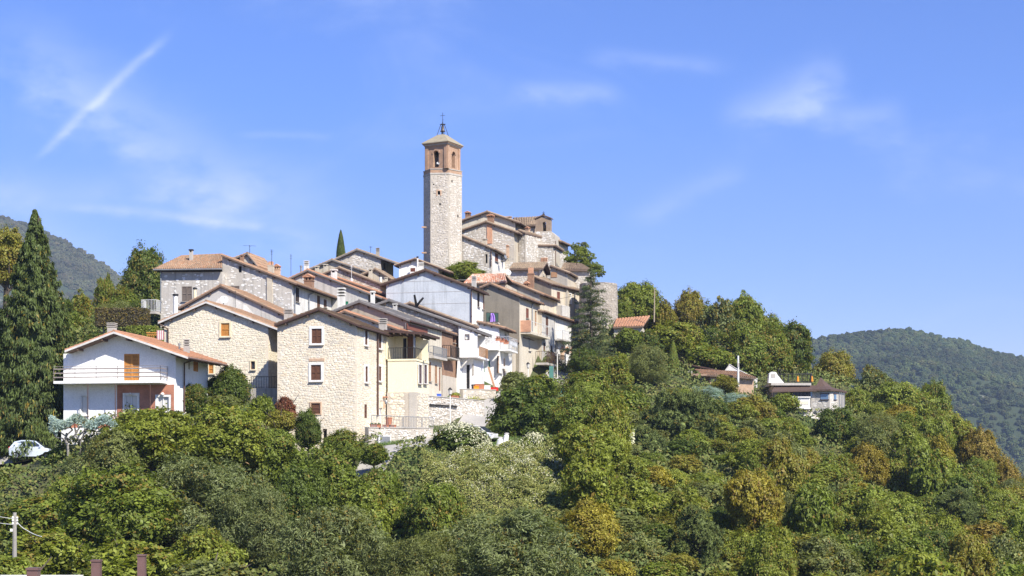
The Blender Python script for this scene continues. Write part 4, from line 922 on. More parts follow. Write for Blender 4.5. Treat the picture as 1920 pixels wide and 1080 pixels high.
for cx, mm in ((1054.2, 'brick_pink'), (1063, 'dark'), (1073, 'brick_pink')):
    a0, a1, w0, w1 = h.rect('R', cx, 663, 6.2, 22); k = [(a0, w0)]+[((a0+a1)/2+(a1-a0)/2*math.cos(t), w1-.6+.6*math.sin(t)) for t in [math.pi-i*math.pi/8 for i in range(9)]]+[(a1, w0)]
    am = MB(); am.prism([h.pt('R', a, z, .0) for a, z in k], h.u*.05); ao = am.build('arch_infill', M[mm], h.root)
    rm = MB(); c_ = ((a0+a1)/2, w1-.6); r0, r1 = (a1-a0)/2, (a1-a0)/2+.16
    for i in range(8):
        t0, t1 = math.pi*i/8, math.pi*(i+1)/8; rm.prism([h.pt('R', c_[0]+r*math.cos(t), c_[1]+(.6 if r == r0 else .76)*math.sin(t), .0) for r, t in ((r0,t0),(r1,t0),(r1,t1),(r0,t1))], h.u*.09)
    rm.build('arch_ring', M['brick_orange'], ao)
h.balcony('R', 1042, 1058, 636, .9, h=1.1, rail='metal_white', gap=.2); 
sl = h.balcony('R', 1041, 1070, 682, 1.3, h=.2, th=.25, rail='metal_white', gap=2); a0, z = h.at('R', 1041, 682); a1 = h.at('R', 1070, 682)[0]; box_part('parapet', sl, h.pt('R', a0, z, 1.18), h.b*(a1-a0), h.u*.12, UP*1.15, 'white')
h.finish()
# lean-to houses below the cement house
h = House('lean_to_house', 'small white lean-to with green hatch below the grey cement house', 'house', 938, 960, 178.5, 15, 3.2, [(934,628.5),(964,639)], of=.1, wall='white', side='beige', roof='roof_tile_edge', tile='tile_old')
h.window('F', 945, 653, 7, 14, c='shut_green', leaves=1); h.finish()
h = House('garage_house', 'beige lean-to with dark garage mouth under the brick balcony', 'house', 958, 976, 181.5, 15, 5, [(954,627),(981,631)], of=.1, wall='beige_lt', side='beige', roof='concrete', tiles=False)
h.window('F', 960.5, 692, 3, 30, 'hole', sill=False, name='doorway'); h.finish()

# upper left: rubble house with shed roof, hip roofed part beside it
h = House('rubble_shed_house', 'grey white rubble house whose single tiled slope runs down to the right', 'house', 417, 547, 160, 11, 13.6, [(413.5,477),(556,531.5)], of=.35, stone='sparse', side='white_aged', roof='roof_tile_edge', tile='tile_old')
H4 = h
h.window('F', 450, 505, 6, 12, 'hole', sill=False); h.window('F', 439, 543, 20, 14, c='shut_grey')
h.window('R', 557.5, 553, 7, 27, c='shut_dark', leaves=2); h.window('R', 597.3, 566, 5.5, 23, c='shut_brown'); h.window('R', 609.7, 569, 5.5, 15, c='shut_brown')
h.pipe('R', 551, 539, 590, 'metal_grey', swan=(555, 535)); h.pipe('R', 577.5, 553, 585, 'metal_grey', swan=(588, 546))
a0 = h.at('F', 501, 540)[0]; a1 = h.at('F', 511, 540)[0]; box_part('pilaster', h.root, h.pt('F', a0, h.base, 0), h.u*(a1-a0), h.n*.14, UP*(h.ztop(a1)-.25-h.base), 'beige')
h.chimney(506.5, 490, 512, 10, 'pot', 'beige', dY=2); h.chimney(518.5, 495, 517, 10, 'tiles', 'brick_pink', dY=3); h.chimney(577.5, 514, 540, 16, 'tiles', 'brick_brown', dY=6.5, label='chunky brown chimney with a tiled hat'); 
antenna(h.root, 509.5, 468, 492, 162, 4, 6); h.finish()
h = House('hip_roof_house', 'grey white rubble house with big weathered terracotta hip roof', 'house', 301, 416.5, 160.3, 11, 8, [(300,507),(417,506.5)], of=.0, stone='sparse', tiles=False, gut=False, roof='roof_tile_edge')
h.window('F', 350.5, 551, 19, 28, c='shut_grey')
h.balcony('F', 274, 301, 586, 1.2, h=1.15, th=.25, rail='metal_white', m='concrete', gap=.15)
e0 = h.cast(h.O+h.n*.55, h.n, 288, 505); e1 = h.cast(h.O+h.n*.55, h.n, 416.5, 503.5); rA = h.cast(h.O+h.b*4.6, h.n, 341, 479.5); rB = h.cast(h.O+h.b*4.6, h.n, 417, 476)
bk0 = e0+h.b*10; bk1 = e1+h.b*10
slope_roof(h.root, [(e0, e1, rB, rA), (bk0, e0, rA, rA+h.b*.02), (bk1, bk0, rA, rB)], .14, 'roof_tile_edge', 'tile_old')
g = MB(); g.tube(e0+h.n*.08-UP*.06, e1+h.n*.08-UP*.06, .08, n=8); g.build('gutter', M['metal_grey'], h.root)
h.pipe('F', 302.5, 510, 585, 'metal_grey'); h.chimney(357.5, 466, 486, 6, 'cap', 'concrete', dY=3)
h.prof_roof = lambda: True; h.finish()
h = House('ridge_house', 'tiled house end peeping over the rubble roofs with a stubby gable', 'house', 455, 474, 172, 11, 5, [(410,494),(463,474.5),(484,500)], of=.3, wall='beige', roof='roof_grey', tile='tile_old', gut=False); h.chimney(453, 477, 490, 6, 'cap', 'brick_brown', dY=-6)
antenna(h.root, 468, 460, 478, 172, 1, 24); h.finish()
# plaster gable with satellite dish
h = House('plaster_gable_house', 'patchy grey plaster gable carrying a satellite dish', 'house', 345, 533, 150, 11, 7, [(333,578),(413,534.5),(537,591)], of=.25, wall='greyp_lt', roof='roof_tile_edge', tile='tile_old')
pm_ = MB(); k = [(401,570),(409,560),(424,555),(437,560),(462,573),(475,588),(480,600),(440,600),(396,590)]; pm_.prism([h.cast(h.O+h.n*.03, h.n, *q) for q in k], h.n*-.025); pm_.build('plaster_patch', M['white_aged'], h.root)
dish(h.root, 420, 562, 149.2, 15); antenna(h.root, 441, 545, 585, 149.4, 3, 4); h.chimney(364, 538, 562, 8, 'pipe', 'frame_cream', dY=4); h.chimney(327.5, 550, 592, 11, 'pipe', 'white', dY=-2.5, label='thick white flue with metal cowl'); h.chimney(539, 579, 600, 14, 'rings', 'concrete', dY=-2, deep=1.5)
h.finish()
# roofs stepping up to the tower
h = House('grey_gable_house', 'wide light grey plaster gable house with white louvred chimneys', 'house', 545, 690, 172, 12, 6, [(541,522),(576.5,505.5),(716,558.5)], of=.35, wall='greyp_lt', roof='roof_grey', tile='tile_red')
h.window('F', 648.5, 570, 9, 10, c='shut_green', sill=False); h.chimney(573.5, 488, 509, 8, 'rings', 'white_aged', dY=3); h.chimney(563.5, 497, 515, 5.5, 'pipe', 'metal_grey', dY=2); h.chimney(638.5, 538, 577, 12.5, 'rings', 'white_aged', dY=-6, label='tall white louvred chimney standing before the light grey gable'); h.chimney(698, 544, 569, 7, 'cap', 'white_aged', dY=-3)
antenna(h.root, 545.5, 477, 507, 173, 3, 4); h.finish()
h = House('orange_strip_house', 'house with orange tiled slope just above the wide light grey gable', 'house', 606, 700, 178, 12, 6, [(600,532),(630,519.5),(726,552.5)], of=.3, wall='beige', roof='roof_tile_edge', tile='tile_red'); h.chimney(625, 503, 526, 9.5, 'cap', 'white_aged', dY=-1, deep=1.2); h.finish()
h = House('stone_lane_house', 'brown stone gable with slatted vent among the stepped roofs', 'house', 610, 713, 182.5, 12, 5, [(604,513),(635.6,501),(722,534.5)], of=.3, stone='brown', roof='roof_tile_edge', tile='tile_brown')
h.window('F', 647.5, 514.5, 9, 9, c='shut_grey', leaves=1, sill=False); antenna(h.root, 659, 497, 520, 182, 3, 6, 'metal_white'); h.chimney(657.5, 517, 530, 7, 'pipe', 'metal_white', dY=-.5); h.finish()
h = House('dormer_house', 'small grey plaster gable beside the brown stone gable', 'house', 690, 731, 187, 12, 4, [(674,516),(703,503.5),(735,523.5)], of=.25, wall='beige', roof='roof_tile_edge', tile='tile_brown', gut=False); h.chimney(712.5, 515, 530, 7.5, 'pipe', 'white_aged', dY=-1.5); h.chimney(723.5, 519, 530, 5, 'cap', 'beige', dY=-1); h.chimney(694, 503, 518, 6, 'cap', 'beige', dY=-1) ; h.finish()
h = House('beige_lane_house', 'long beige plastered gable below the highest stone gable', 'house', 577, 680, 190, 12, 4, [(575,506),(622,486.3),(692,510.5)], of=.35, wall='beige', roof='roof_grey', tile='tile_brown', gut=False); h.chimney(593.5, 498, 512, 6.5, 'cap', 'beige', dY=-.6, deep=.3); h.chimney(609.5, 494, 510, 6.5, 'cap', 'beige', dY=-.6, deep=.3); h.finish()
h = House('high_stone_house', 'highest stone gable house left of the bell tower, cypress behind it', 'house', 622, 714, 196, 12, 5.5, [(618,490),(669,467),(744,493)], of=.35, stone='grey', side='greyp', roof='roof_grey', tile='tile_brown')
h.chimney(707.5, 464, 480, 6, 'rings', 'greyp', dY=3); antenna(h.root, 695, 462, 476, 198, 2, 6); h.window('R', 721, 500, 4, 14, c='shut_grey', leaves=1); h.finish()
h = House('white_tower_foot_house', 'white gabled house with brown eaves at the foot of the bell tower', 'house', 748, 822, 190.5, 12, 6, [(739,497),(778,484.5),(844,509.5)], of=.4, wall='white', roof='roof_brown', tile='tile_brown')
h.window('F', 774, 506, 9, 7, c='shut_red', sill=False); h.chimney(782, 480, 512, 4.5, 'pipe', 'white_aged', dY=-1); h.chimney(789, 491, 508, 8, 'rings', 'white_aged', dY=-.8, deep=.3); h.chimney(821, 499, 514, 6, 'cap', 'beige', dY=1); h.chimney(833, 503, 516, 9, 'cap', 'brick_brown', dY=2); h.finish()
# bluish white gable
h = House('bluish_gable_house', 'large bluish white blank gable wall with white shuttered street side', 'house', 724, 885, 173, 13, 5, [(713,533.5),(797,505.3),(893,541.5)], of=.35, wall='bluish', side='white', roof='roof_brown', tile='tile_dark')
H10 = h
h.window('R', 897, 562.5, 4, 27, c='shut_dark', leaves=2); h.window('R', 905.8, 566, 4.4, 29, c='shut_red', leaves=2); h.window('R', 896, 609, 2.4, 12, 'glass', 'frame_white', sill=False); h.window('R', 907, 607, 2.6, 12, c='shut_grey', sill=False)
for z_ in (527, 548, 570): 
    q = h.at('F', 800, z_)[1]; a0 = h.sA+.1; sj = MB(); sj.box(h.pt('F', a0 if z_ > 535 else a0+2.2, q), h.u*(-a0-.15 if z_ > 535 else -a0-2.6), h.n*.02, UP*.035); sj.build('render_joint', M['greyp_lt'], h.root)
h.pipe('F', 884.3, 541, 610, swan=(891, 539)); h.finish()

# middle right cluster of roofs
h = House('pale_tiled_house', 'house with bright orange and white streaked tile slope behind the bluish gable', 'house', 872, 951, 186, 12, 6, [(872,531),(951,531)], of=0, wall='beige', tiles=False, gut=False, roof='roof_tile_edge')
e0 = h.cast(h.O+h.n*.4, h.n, 868, 532); e1 = h.cast(h.O+h.n*.4, h.n, 951, 529); r0 = h.cast(h.O+h.b*3.5, h.n, 886, 514.5); r1 = h.cast(h.O+h.b*3.5, h.n, 946, 513)
slope_roof(h.root, [(e0, e1, r1, r0), (e1+h.b*7, e0+h.b*7, r0, r1)], .14, 'roof_tile_edge', 'tile_pale'); h.chimney(888, 517, 536, 8, 'rings', 'greyp_lt', dY=-1); dish(h.root, 953, 511, 185, 11); h.prof_roof = lambda: True; h.finish()
h = House('ochre_roof_house', 'low house with overlapping brown tile verges above the cement gable', 'house', 930, 1012, 190.5, 17, 6.5, [(926,533),(950,523.5),(1020,552)], of=.3, wall='greyp', side='beige_lt', roof='roof_tile_edge', tile='tile_old'); h.chimney(987, 527, 548, 9, 'tiles', 'brick_brown', dY=2); h.finish()
h = House('long_cream_house', 'long stained cream house with red shutter facing the dark conifer', 'house', 999, 1034, 195.5, 27, 10, [(990,514),(1000,517.5),(1037,532.5)], of=.2, wall='rough', side='stained', roof='roof_tile_edge', tile='tile_brown')
h.window('R', 1047.2, 556, 5.5, 18, c='shut_red', leaves=2); h.window('R', 1068, 560, 5, 18, 'glass', 'frame_white', 'frame_white', fw=.1); h.pipe('R', 1076.5, 546, 600, 'metal_grey')
h.balcony('R', 1043, 1058, 593, .8, h=1.3, rail='metal_white', gap=.3, infill='greyp_lt'); h.finish()
h = House('tiled_eave_house', 'rough stone house with brown tile slope and tall brick chimney below the church', 'house', 957, 1010, 197.5, 12, 5, [(957,503.5),(1011,503.5)], of=0, stone='grey', tiles=False, gut=False, roof='roof_tile_edge')
e0 = h.cast(h.O+h.n*.5, h.n, 955, 504); e1 = h.cast(h.O+h.n*.5, h.n, 1018, 503); r0 = h.cast(h.O+h.b*3., h.n, 962, 493.5); r1 = h.cast(h.O+h.b*3., h.n, 1026, 491.5)
slope_roof(h.root, [(e0, e1, r1, r0), (e1+h.b*6, e0+h.b*6, r0, r1)], .16, 'roof_tile_edge', 'tile_brown'); gm = MB(); gm.prism([h.pt('F', 0, h.base), h.pt('R', 5, h.base), h.pt('R', 5, e1.z-.2), V((r1.x, r1.y, r1.z-.3))-h.u*.7, h.pt('R', 0, e1.z-.2)], h.u*-.1); gm.build('gable_wall', M['beige_lt'], h.root)
h.window('R', 1023.5, 516, 3, 12, c='shut_brown', leaves=1); h.chimney(994.5, 501.5, 536, 11, 'pot', 'brick_brown', dY=-2.2, label='tall brown brick chimney'); h.prof_roof = lambda: True; h.finish()
h = House('lower_tiled_house', 'small tiled house with timber shed half hidden by dark trees', 'house', 1032, 1064, 199, 14, 7, [(1030,497),(1034,498),(1068,511)], of=.3, wall='greyp', side='beige', roof='roof_tile_edge', tile='tile_brown'); a0, a1, z0, z1 = h.rect('F', 1039, 515, 11, 10); box_part('timber_hatch', h.root, h.pt('F', a0, z0), h.u*(a1-a0), h.n*.06, UP*(z1-z0), 'shut_tan'); h.finish()

# church and the houses around it
h = House('church_side_house', 'white rubble house with long tiled verge at the foot of the church gables', 'house', 866, 922.5, 200.5, 13, 9, [(862,439.5),(927,466.5)], of=.3, stone='white', side='white_aged', roof='roof_tile_edge', tile='tile_brown', sidestone=False)
h.window('F', 912, 485, 4, 17, 'hole', sill=False); h.window('R', 931, 483, 6, 16, c='shut_red'); h.window('R', 941, 484, 4, 10, 'glass', 'frame_white'); h.window('R', 958, 484, 4, 12, 'glass', 'shut_dark'); h.chimney(908, 447, 458, 8, 'cap', 'beige', dY=3); h.chimney(951.5, 459, 470, 5, 'tiles', 'brick_pink', dY=4.5); h.pipe('F', 921, 466, 500); dish(h.root, 947, 482, 203, 9, face=V((.8,-.5,.3)), m='metal_grey'); h.finish()
h = House('church_gable_house', 'grey stone gable house with vertical orange brick strip', 'house', 864, 964, 207, 14, 6, [(856,434),(911,414.5),(971.5,435.5)], of=.35, stone='grey', side='beige', roof='roof_tile_edge', tile='tile_brown')
a0, a1, z0, z1 = h.rect('F', 918, 439, 10, 36); box_part('brick_strip', h.root, h.pt('F', a0, z0), h.u*(a1-a0), h.n*.09, UP*(z1-z0), 'brick_orange'); h.holes['F'].append((a0, a1, z0, z1, .02, False)); h.chimney(919, 402, 414, 11, 'tiles', 'brick_brown', dY=2); h.finish()
h = House('upper_gable_house', 'beige plaster gable house on the hilltop behind the brick strip gable', 'house', 862, 966, 213, 14, 9, [(855,416),(913,396),(975,417)], of=.4, wall='beige_lt', side='greyp', roof='roof_tile_edge', tile='tile_brown')
h.window('R', 968.5, 424, 3, 8, 'hole', sill=False); h.chimney(876.5, 396, 410, 9, 'tiles', 'brick_brown', dY=2); h.chimney(953, 405, 414, 9, 'cap', 'brick_pink', dY=4); h.finish()
h = House('church_nave', 'stone church nave with brown tiled slope on the hilltop', 'church', 968, 1006, 216, 14, 8, [(968,424),(1006,424)], of=0, stone='grey', tiles=False, gut=False, roof='roof_tile_edge')
e0 = h.cast(h.O+h.n*.4, h.n, 970, 424); e1 = h.cast(h.O+h.n*.4, h.n, 1006, 421.5); r0 = h.cast(h.O+h.b*4.5, h.n, 962, 408.5); r1 = h.cast(h.O+h.b*4.5, h.n, 1016, 406)
slope_roof(h.root, [(e0, e1, r1, r0), (e1+h.b*9, e0+h.b*9, r0, r1)], .16, 'roof_tile_edge', 'tile_brown'); h.pipe('F', 1002.5, 420, 455); h.prof_roof = lambda: True; h.finish()
h = House('buttress_house', 'tall narrow stone house with plunging tiled eave beside the church', 'house', 966, 985, 208.5, 30, 5, [(962,437),(973,431.5),(985,436)], of=.15, stone='white', roof='roof_tile_edge', tile='tile_brown', gut=False); h.window('F', 971, 465, 2.5, 15, c='shut_brown', leaves=1, sill=False); h.chimney(988, 425, 437, 7, 'tiles', 'brick_pink', dY=3); h.finish()
h = House('church', 'stepped white stone church body with small barred window under the bell gable', 'church', 991, 1037, 211, 14, 5, [(990,459.5),(1042,459.5)], of=.15, stone='white', roof='roof_tile_edge', tile='tile_brown', gut=False)
h.window('F', 998, 487.5, 6, 6.5, 'hole', frame='brick_orange', fw=.2, sill=False); a0, a1, z0, z1 = h.rect('F', 1020.5, 487.5, 12, 8); vt = MB(); vt.box(h.pt('F', a0, z0), h.u*(a1-a0), h.n*.09, UP*(z1-z0)); vo = vt.build('vent_panel', M['brick_orange'], h.root)
v2 = MB()
for i in range(4):
    for j in range(2): v2.box(h.pt('F', a0+(a1-a0)*(.12+.22*i), z0+(z1-z0)*(.15+.42*j), .09), h.u*.09, h.n*.01, UP*.16)
v2.build('vent_slot', M['dark'], vo); h.pipe('R', 1040, 452, 500); h.finish()
h = House('church_right_house', 'white stone house end with brown eave right of the bell gable', 'house', 1040, 1046, 214, 20, 4.4, [(1038,448),(1040,447),(1052,452.5)], of=.2, stone='white', roof='roof_tile_edge', tile='tile_brown'); h.finish()
h = House('church_foot_house', 'brown tiled lean-to roof below the church, half behind dark trees', 'house', 1060, 1106, 203, 12, 4, [(1060,504),(1106,506)], of=0, stone='grey', tiles=False, gut=False, roof='roof_tile_edge')
e0 = h.cast(h.O+h.n*.4, h.n, 1051, 505); e1 = h.cast(h.O+h.n*.4, h.n, 1109, 506); r0 = h.cast(h.O+h.b*3.4, h.n, 1057, 492.5); r1 = h.cast(h.O+h.b*3.4, h.n, 1090, 494.5)
slope_roof(h.root, [(e0, e1, r1, r0)], .16, 'roof_tile_edge', 'tile_brown'); h.prof_roof = lambda: True; h.finish()
# bell gable
yaw = R(14); u = V((math.cos(yaw), -math.sin(yaw), 0)); b = V((math.sin(yaw), math.cos(yaw), 0)); n = -b; Yg = 212.5; Og = P(1004, HOR, Yg); Og.z = 0
def gpx(px, py):
    d = ray(px, py); return d*(Og.dot(n)/d.dot(n))
def gs(px): return (gpx(px, 420)-Og).dot(u)
def gz(py): return gpx(1015, py).z
bgr = thing('bell_gable', 'brick bell gable with arched opening, hanging bell and small cross', 'bell gable', Og+UP*gz(462))
sl_, sr = gs(1004), gs(1032); z_b, z_m, z_t, z_a = gz(462), gz(434), gz(411), gz(406); a0, a1 = gs(1017), gs(1024); zs = gz(419.5); ra = (a1-a0)/2; ac = (a0+a1)/2
outer = [(sl_, z_m), (a0, z_m)]+[(ac+ra*math.cos(t), zs+ra*math.sin(t)) for t in [math.pi-i*math.pi/8 for i in range(9)]]+[(a1, z_m), (sr, z_m), (sr, z_t), ((sl_+sr)/2, z_a), (sl_, z_t)]
mb = MB(); tris = geometry.tessellate_polygon([[V((a, z, 0)) for a, z in outer]]); dd = b*.9
for off, fl_ in ((V((0,0,0)), 0), (dd, 1)):
    for tri in tris: mb.poly([Og+u*outer[i][0]+UP*outer[i][1]+off for i in (tri if not fl_ else tri[::-1])])
for p, q in zip(outer, outer[1:]+outer[:1]): mb.poly([Og+u*p[0]+UP*p[1], Og+u*p[0]+UP*p[1]+dd, Og+u*q[0]+UP*q[1]+dd, Og+u*q[0]+UP*q[1]])
mb.build('brick_wall', M['brick_bell'], bgr)
lw_ = MB(); k = [(sl_-.1, z_b-3), (gs(1041), z_b-3), (gs(1041), gz(441)), (sr+.05, z_m), (sl_-.1, z_m)]; lw_.prism([Og+u*a+UP*z-b*.1 for a, z in k], b*3.0); lo_ = lw_.build('stone_base', M['mortar_grey'], bgr)
m2 = MB(); stones(m2, lambda a, z: Og+u*a+UP*z-b*.102, n, k, [], .4); m2.build('stonework', M['stone_white'], lo_, kind='stuff')
cp_ = MB(); 
for p, q in (((sl_-.15, z_t), ((sl_+sr)/2, z_a+.12)), (((sl_+sr)/2, z_a+.12), (sr+.15, z_t))): cp_.prism([Og+u*p[0]+UP*p[1]-b*.15, Og+u*q[0]+UP*q[1]-b*.15, Og+u*q[0]+UP*(q[1]+.14)-b*.15, Og+u*p[0]+UP*(p[1]+.14)-b*.15], b*1.2)
cp_.build('coping', M['roof_tile_edge'], bgr)
def bell(mb, c, r, h_):
    pr_ = [(.05, 1.), (.45, .97), (.55, .8), (.6, .45), (.78, .15), (1., 0.)]; nn = 12; i0 = len(mb.v)
    for rr, zz in pr_:
        for j in range(nn): mb.v.append((c.x+r*rr*math.cos(6.283*j/nn), c.y+r*rr*math.sin(6.283*j/nn), c.z+h_*zz))
    for k_ in range(len(pr_)-1):
        for j in range(nn): mb.f.append((i0+k_*nn+j, i0+k_*nn+(j+1)%nn, i0+(k_+1)*nn+(j+1)%nn, i0+(k_+1)*nn+j)); mb.m.append(0)
    mb.tube(c+UP*h_*.9, c+UP*h_*1.2, r*.12, n=6); mb.ball(c-UP*h_*.05, r*.2, r*.2, r*.2, 6, 4)
M['bronze'] = flat('bell_bronze', (.16,.13,.11), .45, .5)
bm = MB(); bell(bm, Og+u*ac+b*.45+UP*gz(427), .24, .5); bo = bm.build('bell', M['bronze'], bgr, smooth=True); bx = MB(); bx.tube(Og+u*a0+b*.45+UP*gz(418.5), Og+u*a1+b*.45+UP*gz(418.5), .05, n=6); bx.build('headstock', M['metal_dark'], bo)
cr = MB(); c = Og+u*(sl_+sr)/2+b*.4; cr.ball(c+UP*(z_a+.3), .18, .18, .22, 8, 5); cr.tube(c+UP*z_a, c+UP*gz(395), .025, n=5); cr.tube(c+UP*gz(397.5)-u*.2, c+UP*gz(397.5)+u*.2, .022, n=5); cr.build('cross', M['metal_dark'], bgr)

# bell tower
yaw = R(28); u = V((math.cos(yaw), -math.sin(yaw), 0)); b = V((math.sin(yaw), math.cos(yaw), 0)); n = -b; Yt = 199.; Ot = P(838.5, HOR, Yt); Ot.z = 0
tz = lambda py: (HOR-py)/F*Yt; S = 3.15
tw = thing('bell_tower', 'slender stone bell tower with brick belfry and open bell frame on top', 'tower', V((Ot.x, Ot.y, tz(515))))
zc0, zc1, zb1, zr0, zr1, zg = tz(326), tz(315), tz(272), tz(266), tz(246.5), tz(520)
ctr = Ot-u*S/2+b*S/2
def ngon(rad_pts, z): return [ctr+u*x+b*y+UP*z for x, y in rad_pts]
hx = []; w0_ = V((0, 0, 0))
for th_, L_ in ((62, 2.05), (3, 2.28), (-46, 2.3)): hx.append(V((math.cos(R(th_)), -math.sin(R(th_)), 0))*L_)
vv = [w0_, hx[0], hx[0]+hx[1], hx[0]+hx[1]+hx[2], hx[1]+hx[2], hx[2]]; cen = (hx[0]+hx[1]+hx[2])/2; octo = [((v-cen).dot(u), (v-cen).dot(b)) for v in vv]
holes_t = {}
mb = MB(); m2 = MB()
front_holes = [(tz(360.5), 823, 5, 7), (tz(382), 825, 3, 4), (tz(345), 813, 2.5, 2.5)]
for i in range(6):
    p, q = octo[i], octo[(i+1)%6]; A_, B_ = ctr+u*p[0]+b*p[1], ctr+u*q[0]+b*q[1]; L = (B_-A_).length; du = (B_-A_).normalized(); nn = du.cross(UP); hl = []
    if i == 1:
        for zc, px, w_, h_ in front_holes:
            d = ray(px, 360); t_ = A_.dot(nn)/d.dot(nn); s_ = (d*t_-A_).dot(du); w2 = w_/F*Yt/2; h2 = h_/F*Yt/2; hl.append((s_-w2, s_+w2, zc-h2, zc+h2))
    if i == 2:
        for zc, s_ in ((tz(338), L*.25), (tz(402), L*.7)): hl.append((s_-.12, s_+.12, zc-.15, zc+.15))
    loops = [[V((0, zg-4, 0)), V((L, zg-4, 0)), V((L, zc0, 0)), V((0, zc0, 0))]]+[[V((a, c, 0)), V((a, d, 0)), V((b_, d, 0)), V((b_, c, 0))] for a, b_, c, d in hl]; fp = [x for l in loops for x in l]
    for tri in geometry.tessellate_polygon(loops): mb.poly([A_+du*fp[k].x+UP*fp[k].y for k in tri])
    for a, b_, c, d in hl:
        k = [(a, c), (b_, c), (b_, d), (a, d)]
        for (x0, y0), (x1, y1) in zip(k, k[1:]+k[:1]): mb.poly([A_+du*x0+UP*y0, A_+du*x1+UP*y1, A_+du*x1+UP*y1-nn*.5, A_+du*x0+UP*y0-nn*.5])
        mb.poly([A_+du*x+UP*y-nn*.5 for x, y in k], 1)
    if i in (0, 1, 2): stones(m2, lambda a, z, A_=A_, du=du: A_+du*a+UP*z, nn, loops and [(0, zg-3), (L, zg-3), (L, zc0), (0, zc0)], hl, .27, depth=.035, keep=.88)
so = mb.build('shaft', [M['mortar_tower'], M['dark']], tw); m2.build('stonework', M['stone_tower'], so, kind='stuff')
fr = MB(); zc, px, w_, h_ = front_holes[0]; A_ = ctr+u*octo[1][0]+b*octo[1][1]; u_ = hx[1].normalized(); n_ = u_.cross(UP); d = ray(px, 360); t_ = A_.dot(n_)/d.dot(n_); s_ = (d*t_-A_).dot(u_)
for o_, e_, h2 in (((s_-.32, zc-.38), .14, .75), ((s_+.18, zc-.38), .14, .75), ((s_-.18, zc+.24), .36, .13)): fr.box(A_+u_*o_[0]+UP*o_[1], u_*e_, n_*.08, UP*h2)
fr.build('window_surround', M['brick_pink'], so)
# cornices
def slab8(z0_, z1_, k, m, name, pts=octo, parent=tw):
    q = MB(); P0 = [ctr+u*x*k+b*y*k+UP*z0_ for x, y in pts]; q.prism(P0, UP*(z1_-z0_)); return q.build(name, M[m], parent)
slab8(zc0, zc0+.22, 1.025, 'concrete', 'cornice'); slab8(zc0+.22, zc1-.1, 1.0, 'brick_tower', 'string_course'); slab8(zc1-.1, zc1, 1.03, 'concrete', 'cornice')
sq = [(-S/2, -S/2), (S/2, -S/2), (S/2, S/2), (-S/2, S/2)]
mb = MB(); arch_info = []
for i in range(4):
    p, q = sq[i], sq[(i+1)%4]; A_, B_ = ctr+u*p[0]+b*p[1], ctr+u*q[0]+b*q[1]; L = S; du = (B_-A_).normalized(); nn = du.cross(UP)
    ac, ra = L*.49, .40; z0_, zs = zc1+.25, tz(286)
    outer = [(0, zc1), (L, zc1), (L, zb1), (0, zb1)]; hole = [(ac-ra, z0_), (ac-ra, zs)]+[(ac+ra*math.cos(t), zs+ra*math.sin(t)) for t in [math.pi-k*math.pi/8 for k in range(1, 8)]]+[(ac+ra, zs), (ac+ra, z0_)]
    loops = [[V((a, z, 0)) for a, z in outer], [V((a, z, 0)) for a, z in hole]]; fp = [x for l in loops for x in l]
    for tri in geometry.tessellate_polygon(loops): mb.poly([A_+du*fp[k].x+UP*fp[k].y for k in tri]); mb.poly([A_+du*fp[k].x+UP*fp[k].y-nn*.45 for k in tri[::-1]])
    for (x0, y0), (x1, y1) in zip(hole, hole[1:]+hole[:1]): mb.poly([A_+du*x0+UP*y0, A_+du*x1+UP*y1, A_+du*x1+UP*y1-nn*.45, A_+du*x0+UP*y0-nn*.45])
    arch_info.append((A_, du, nn, ac, ra, zs, z0_))
be = mb.build('belfry', M['brick_tower'], tw)
pm2 = MB()
for A_, du, nn, ac, ra, zs, z0_ in arch_info[:2]+arch_info[3:]:
    for s0, wd in ((0., .42), (S-.42, .42)): pm2.box(A_+du*s0+UP*zc1, du*wd, nn*.10, UP*(zb1-zc1))
    for k in range(8):
        t0, t1 = math.pi*k/8, math.pi*(k+1)/8; pm2.prism([A_+du*(ac+r*math.cos(t))+UP*(zs+r*math.sin(t)) for r, t in ((ra, t0), (ra+.2, t0), (ra+.2, t1), (ra, t1))], nn*.06)
pm2.build('pilaster_and_arch', M['brick_tower'], be)
fl_ = MB(); fl_.box(ctr-u*1.2-b*1.2+UP*(zc1+.0), u*2.4, b*2.4, UP*.1); fl_.build('belfry_floor', M['concrete'], tw)
dk = MB(); dk.box(ctr+b*.2-u*1.+UP*zc1, u*2., b*.12, UP*(zb1-zc1)); dk.build('bell_louvre', M['metal_dark'], be)
bm = MB(); bell(bm, ctr-b*.75-u*.1+UP*tz(300), .42, .8); bo = bm.build('bell', M['bronze'], tw, smooth=True); bx = MB(); bx.tube(ctr-b*.75-u*.9+UP*tz(284), ctr-b*.75+u*.8+UP*tz(284), .07, n=6); bx.build('headstock', M['metal_dark'], bo)
dish(tw, 821, 306.5, Yt-1.2, 6, m='metal_grey')
def sqslab(k, z0_, z1_, m, name): 
    q = MB(); q.prism([ctr+u*x*k+b*y*k+UP*z0_ for x, y in sq], UP*(z1_-z0_)); return q.build(name, M[m], tw)
sqslab(1.05, zb1, zb1+.13, 'brick_tower', 'cornice'); sqslab(1.11, zb1+.13, zb1+.26, 'concrete', 'cornice'); sqslab(1.18, zb1+.26, zr0+.0, 'brick_tower', 'cornice')
rf = MB(); lo_ = [ctr+u*x*1.24+b*y*1.24+UP*zr0 for x, y in sq]; mid = [ctr+u*x*1.22+b*y*1.22+UP*(zr0+.12) for x, y in sq]; hi = [ctr+u*x*.28+b*y*.28+UP*zr1 for x, y in sq]
for A1, A2 in ((lo_, mid), (mid, hi)):
    for i in range(4): rf.poly([A1[i], A1[(i+1)%4], A2[(i+1)%4], A2[i]])
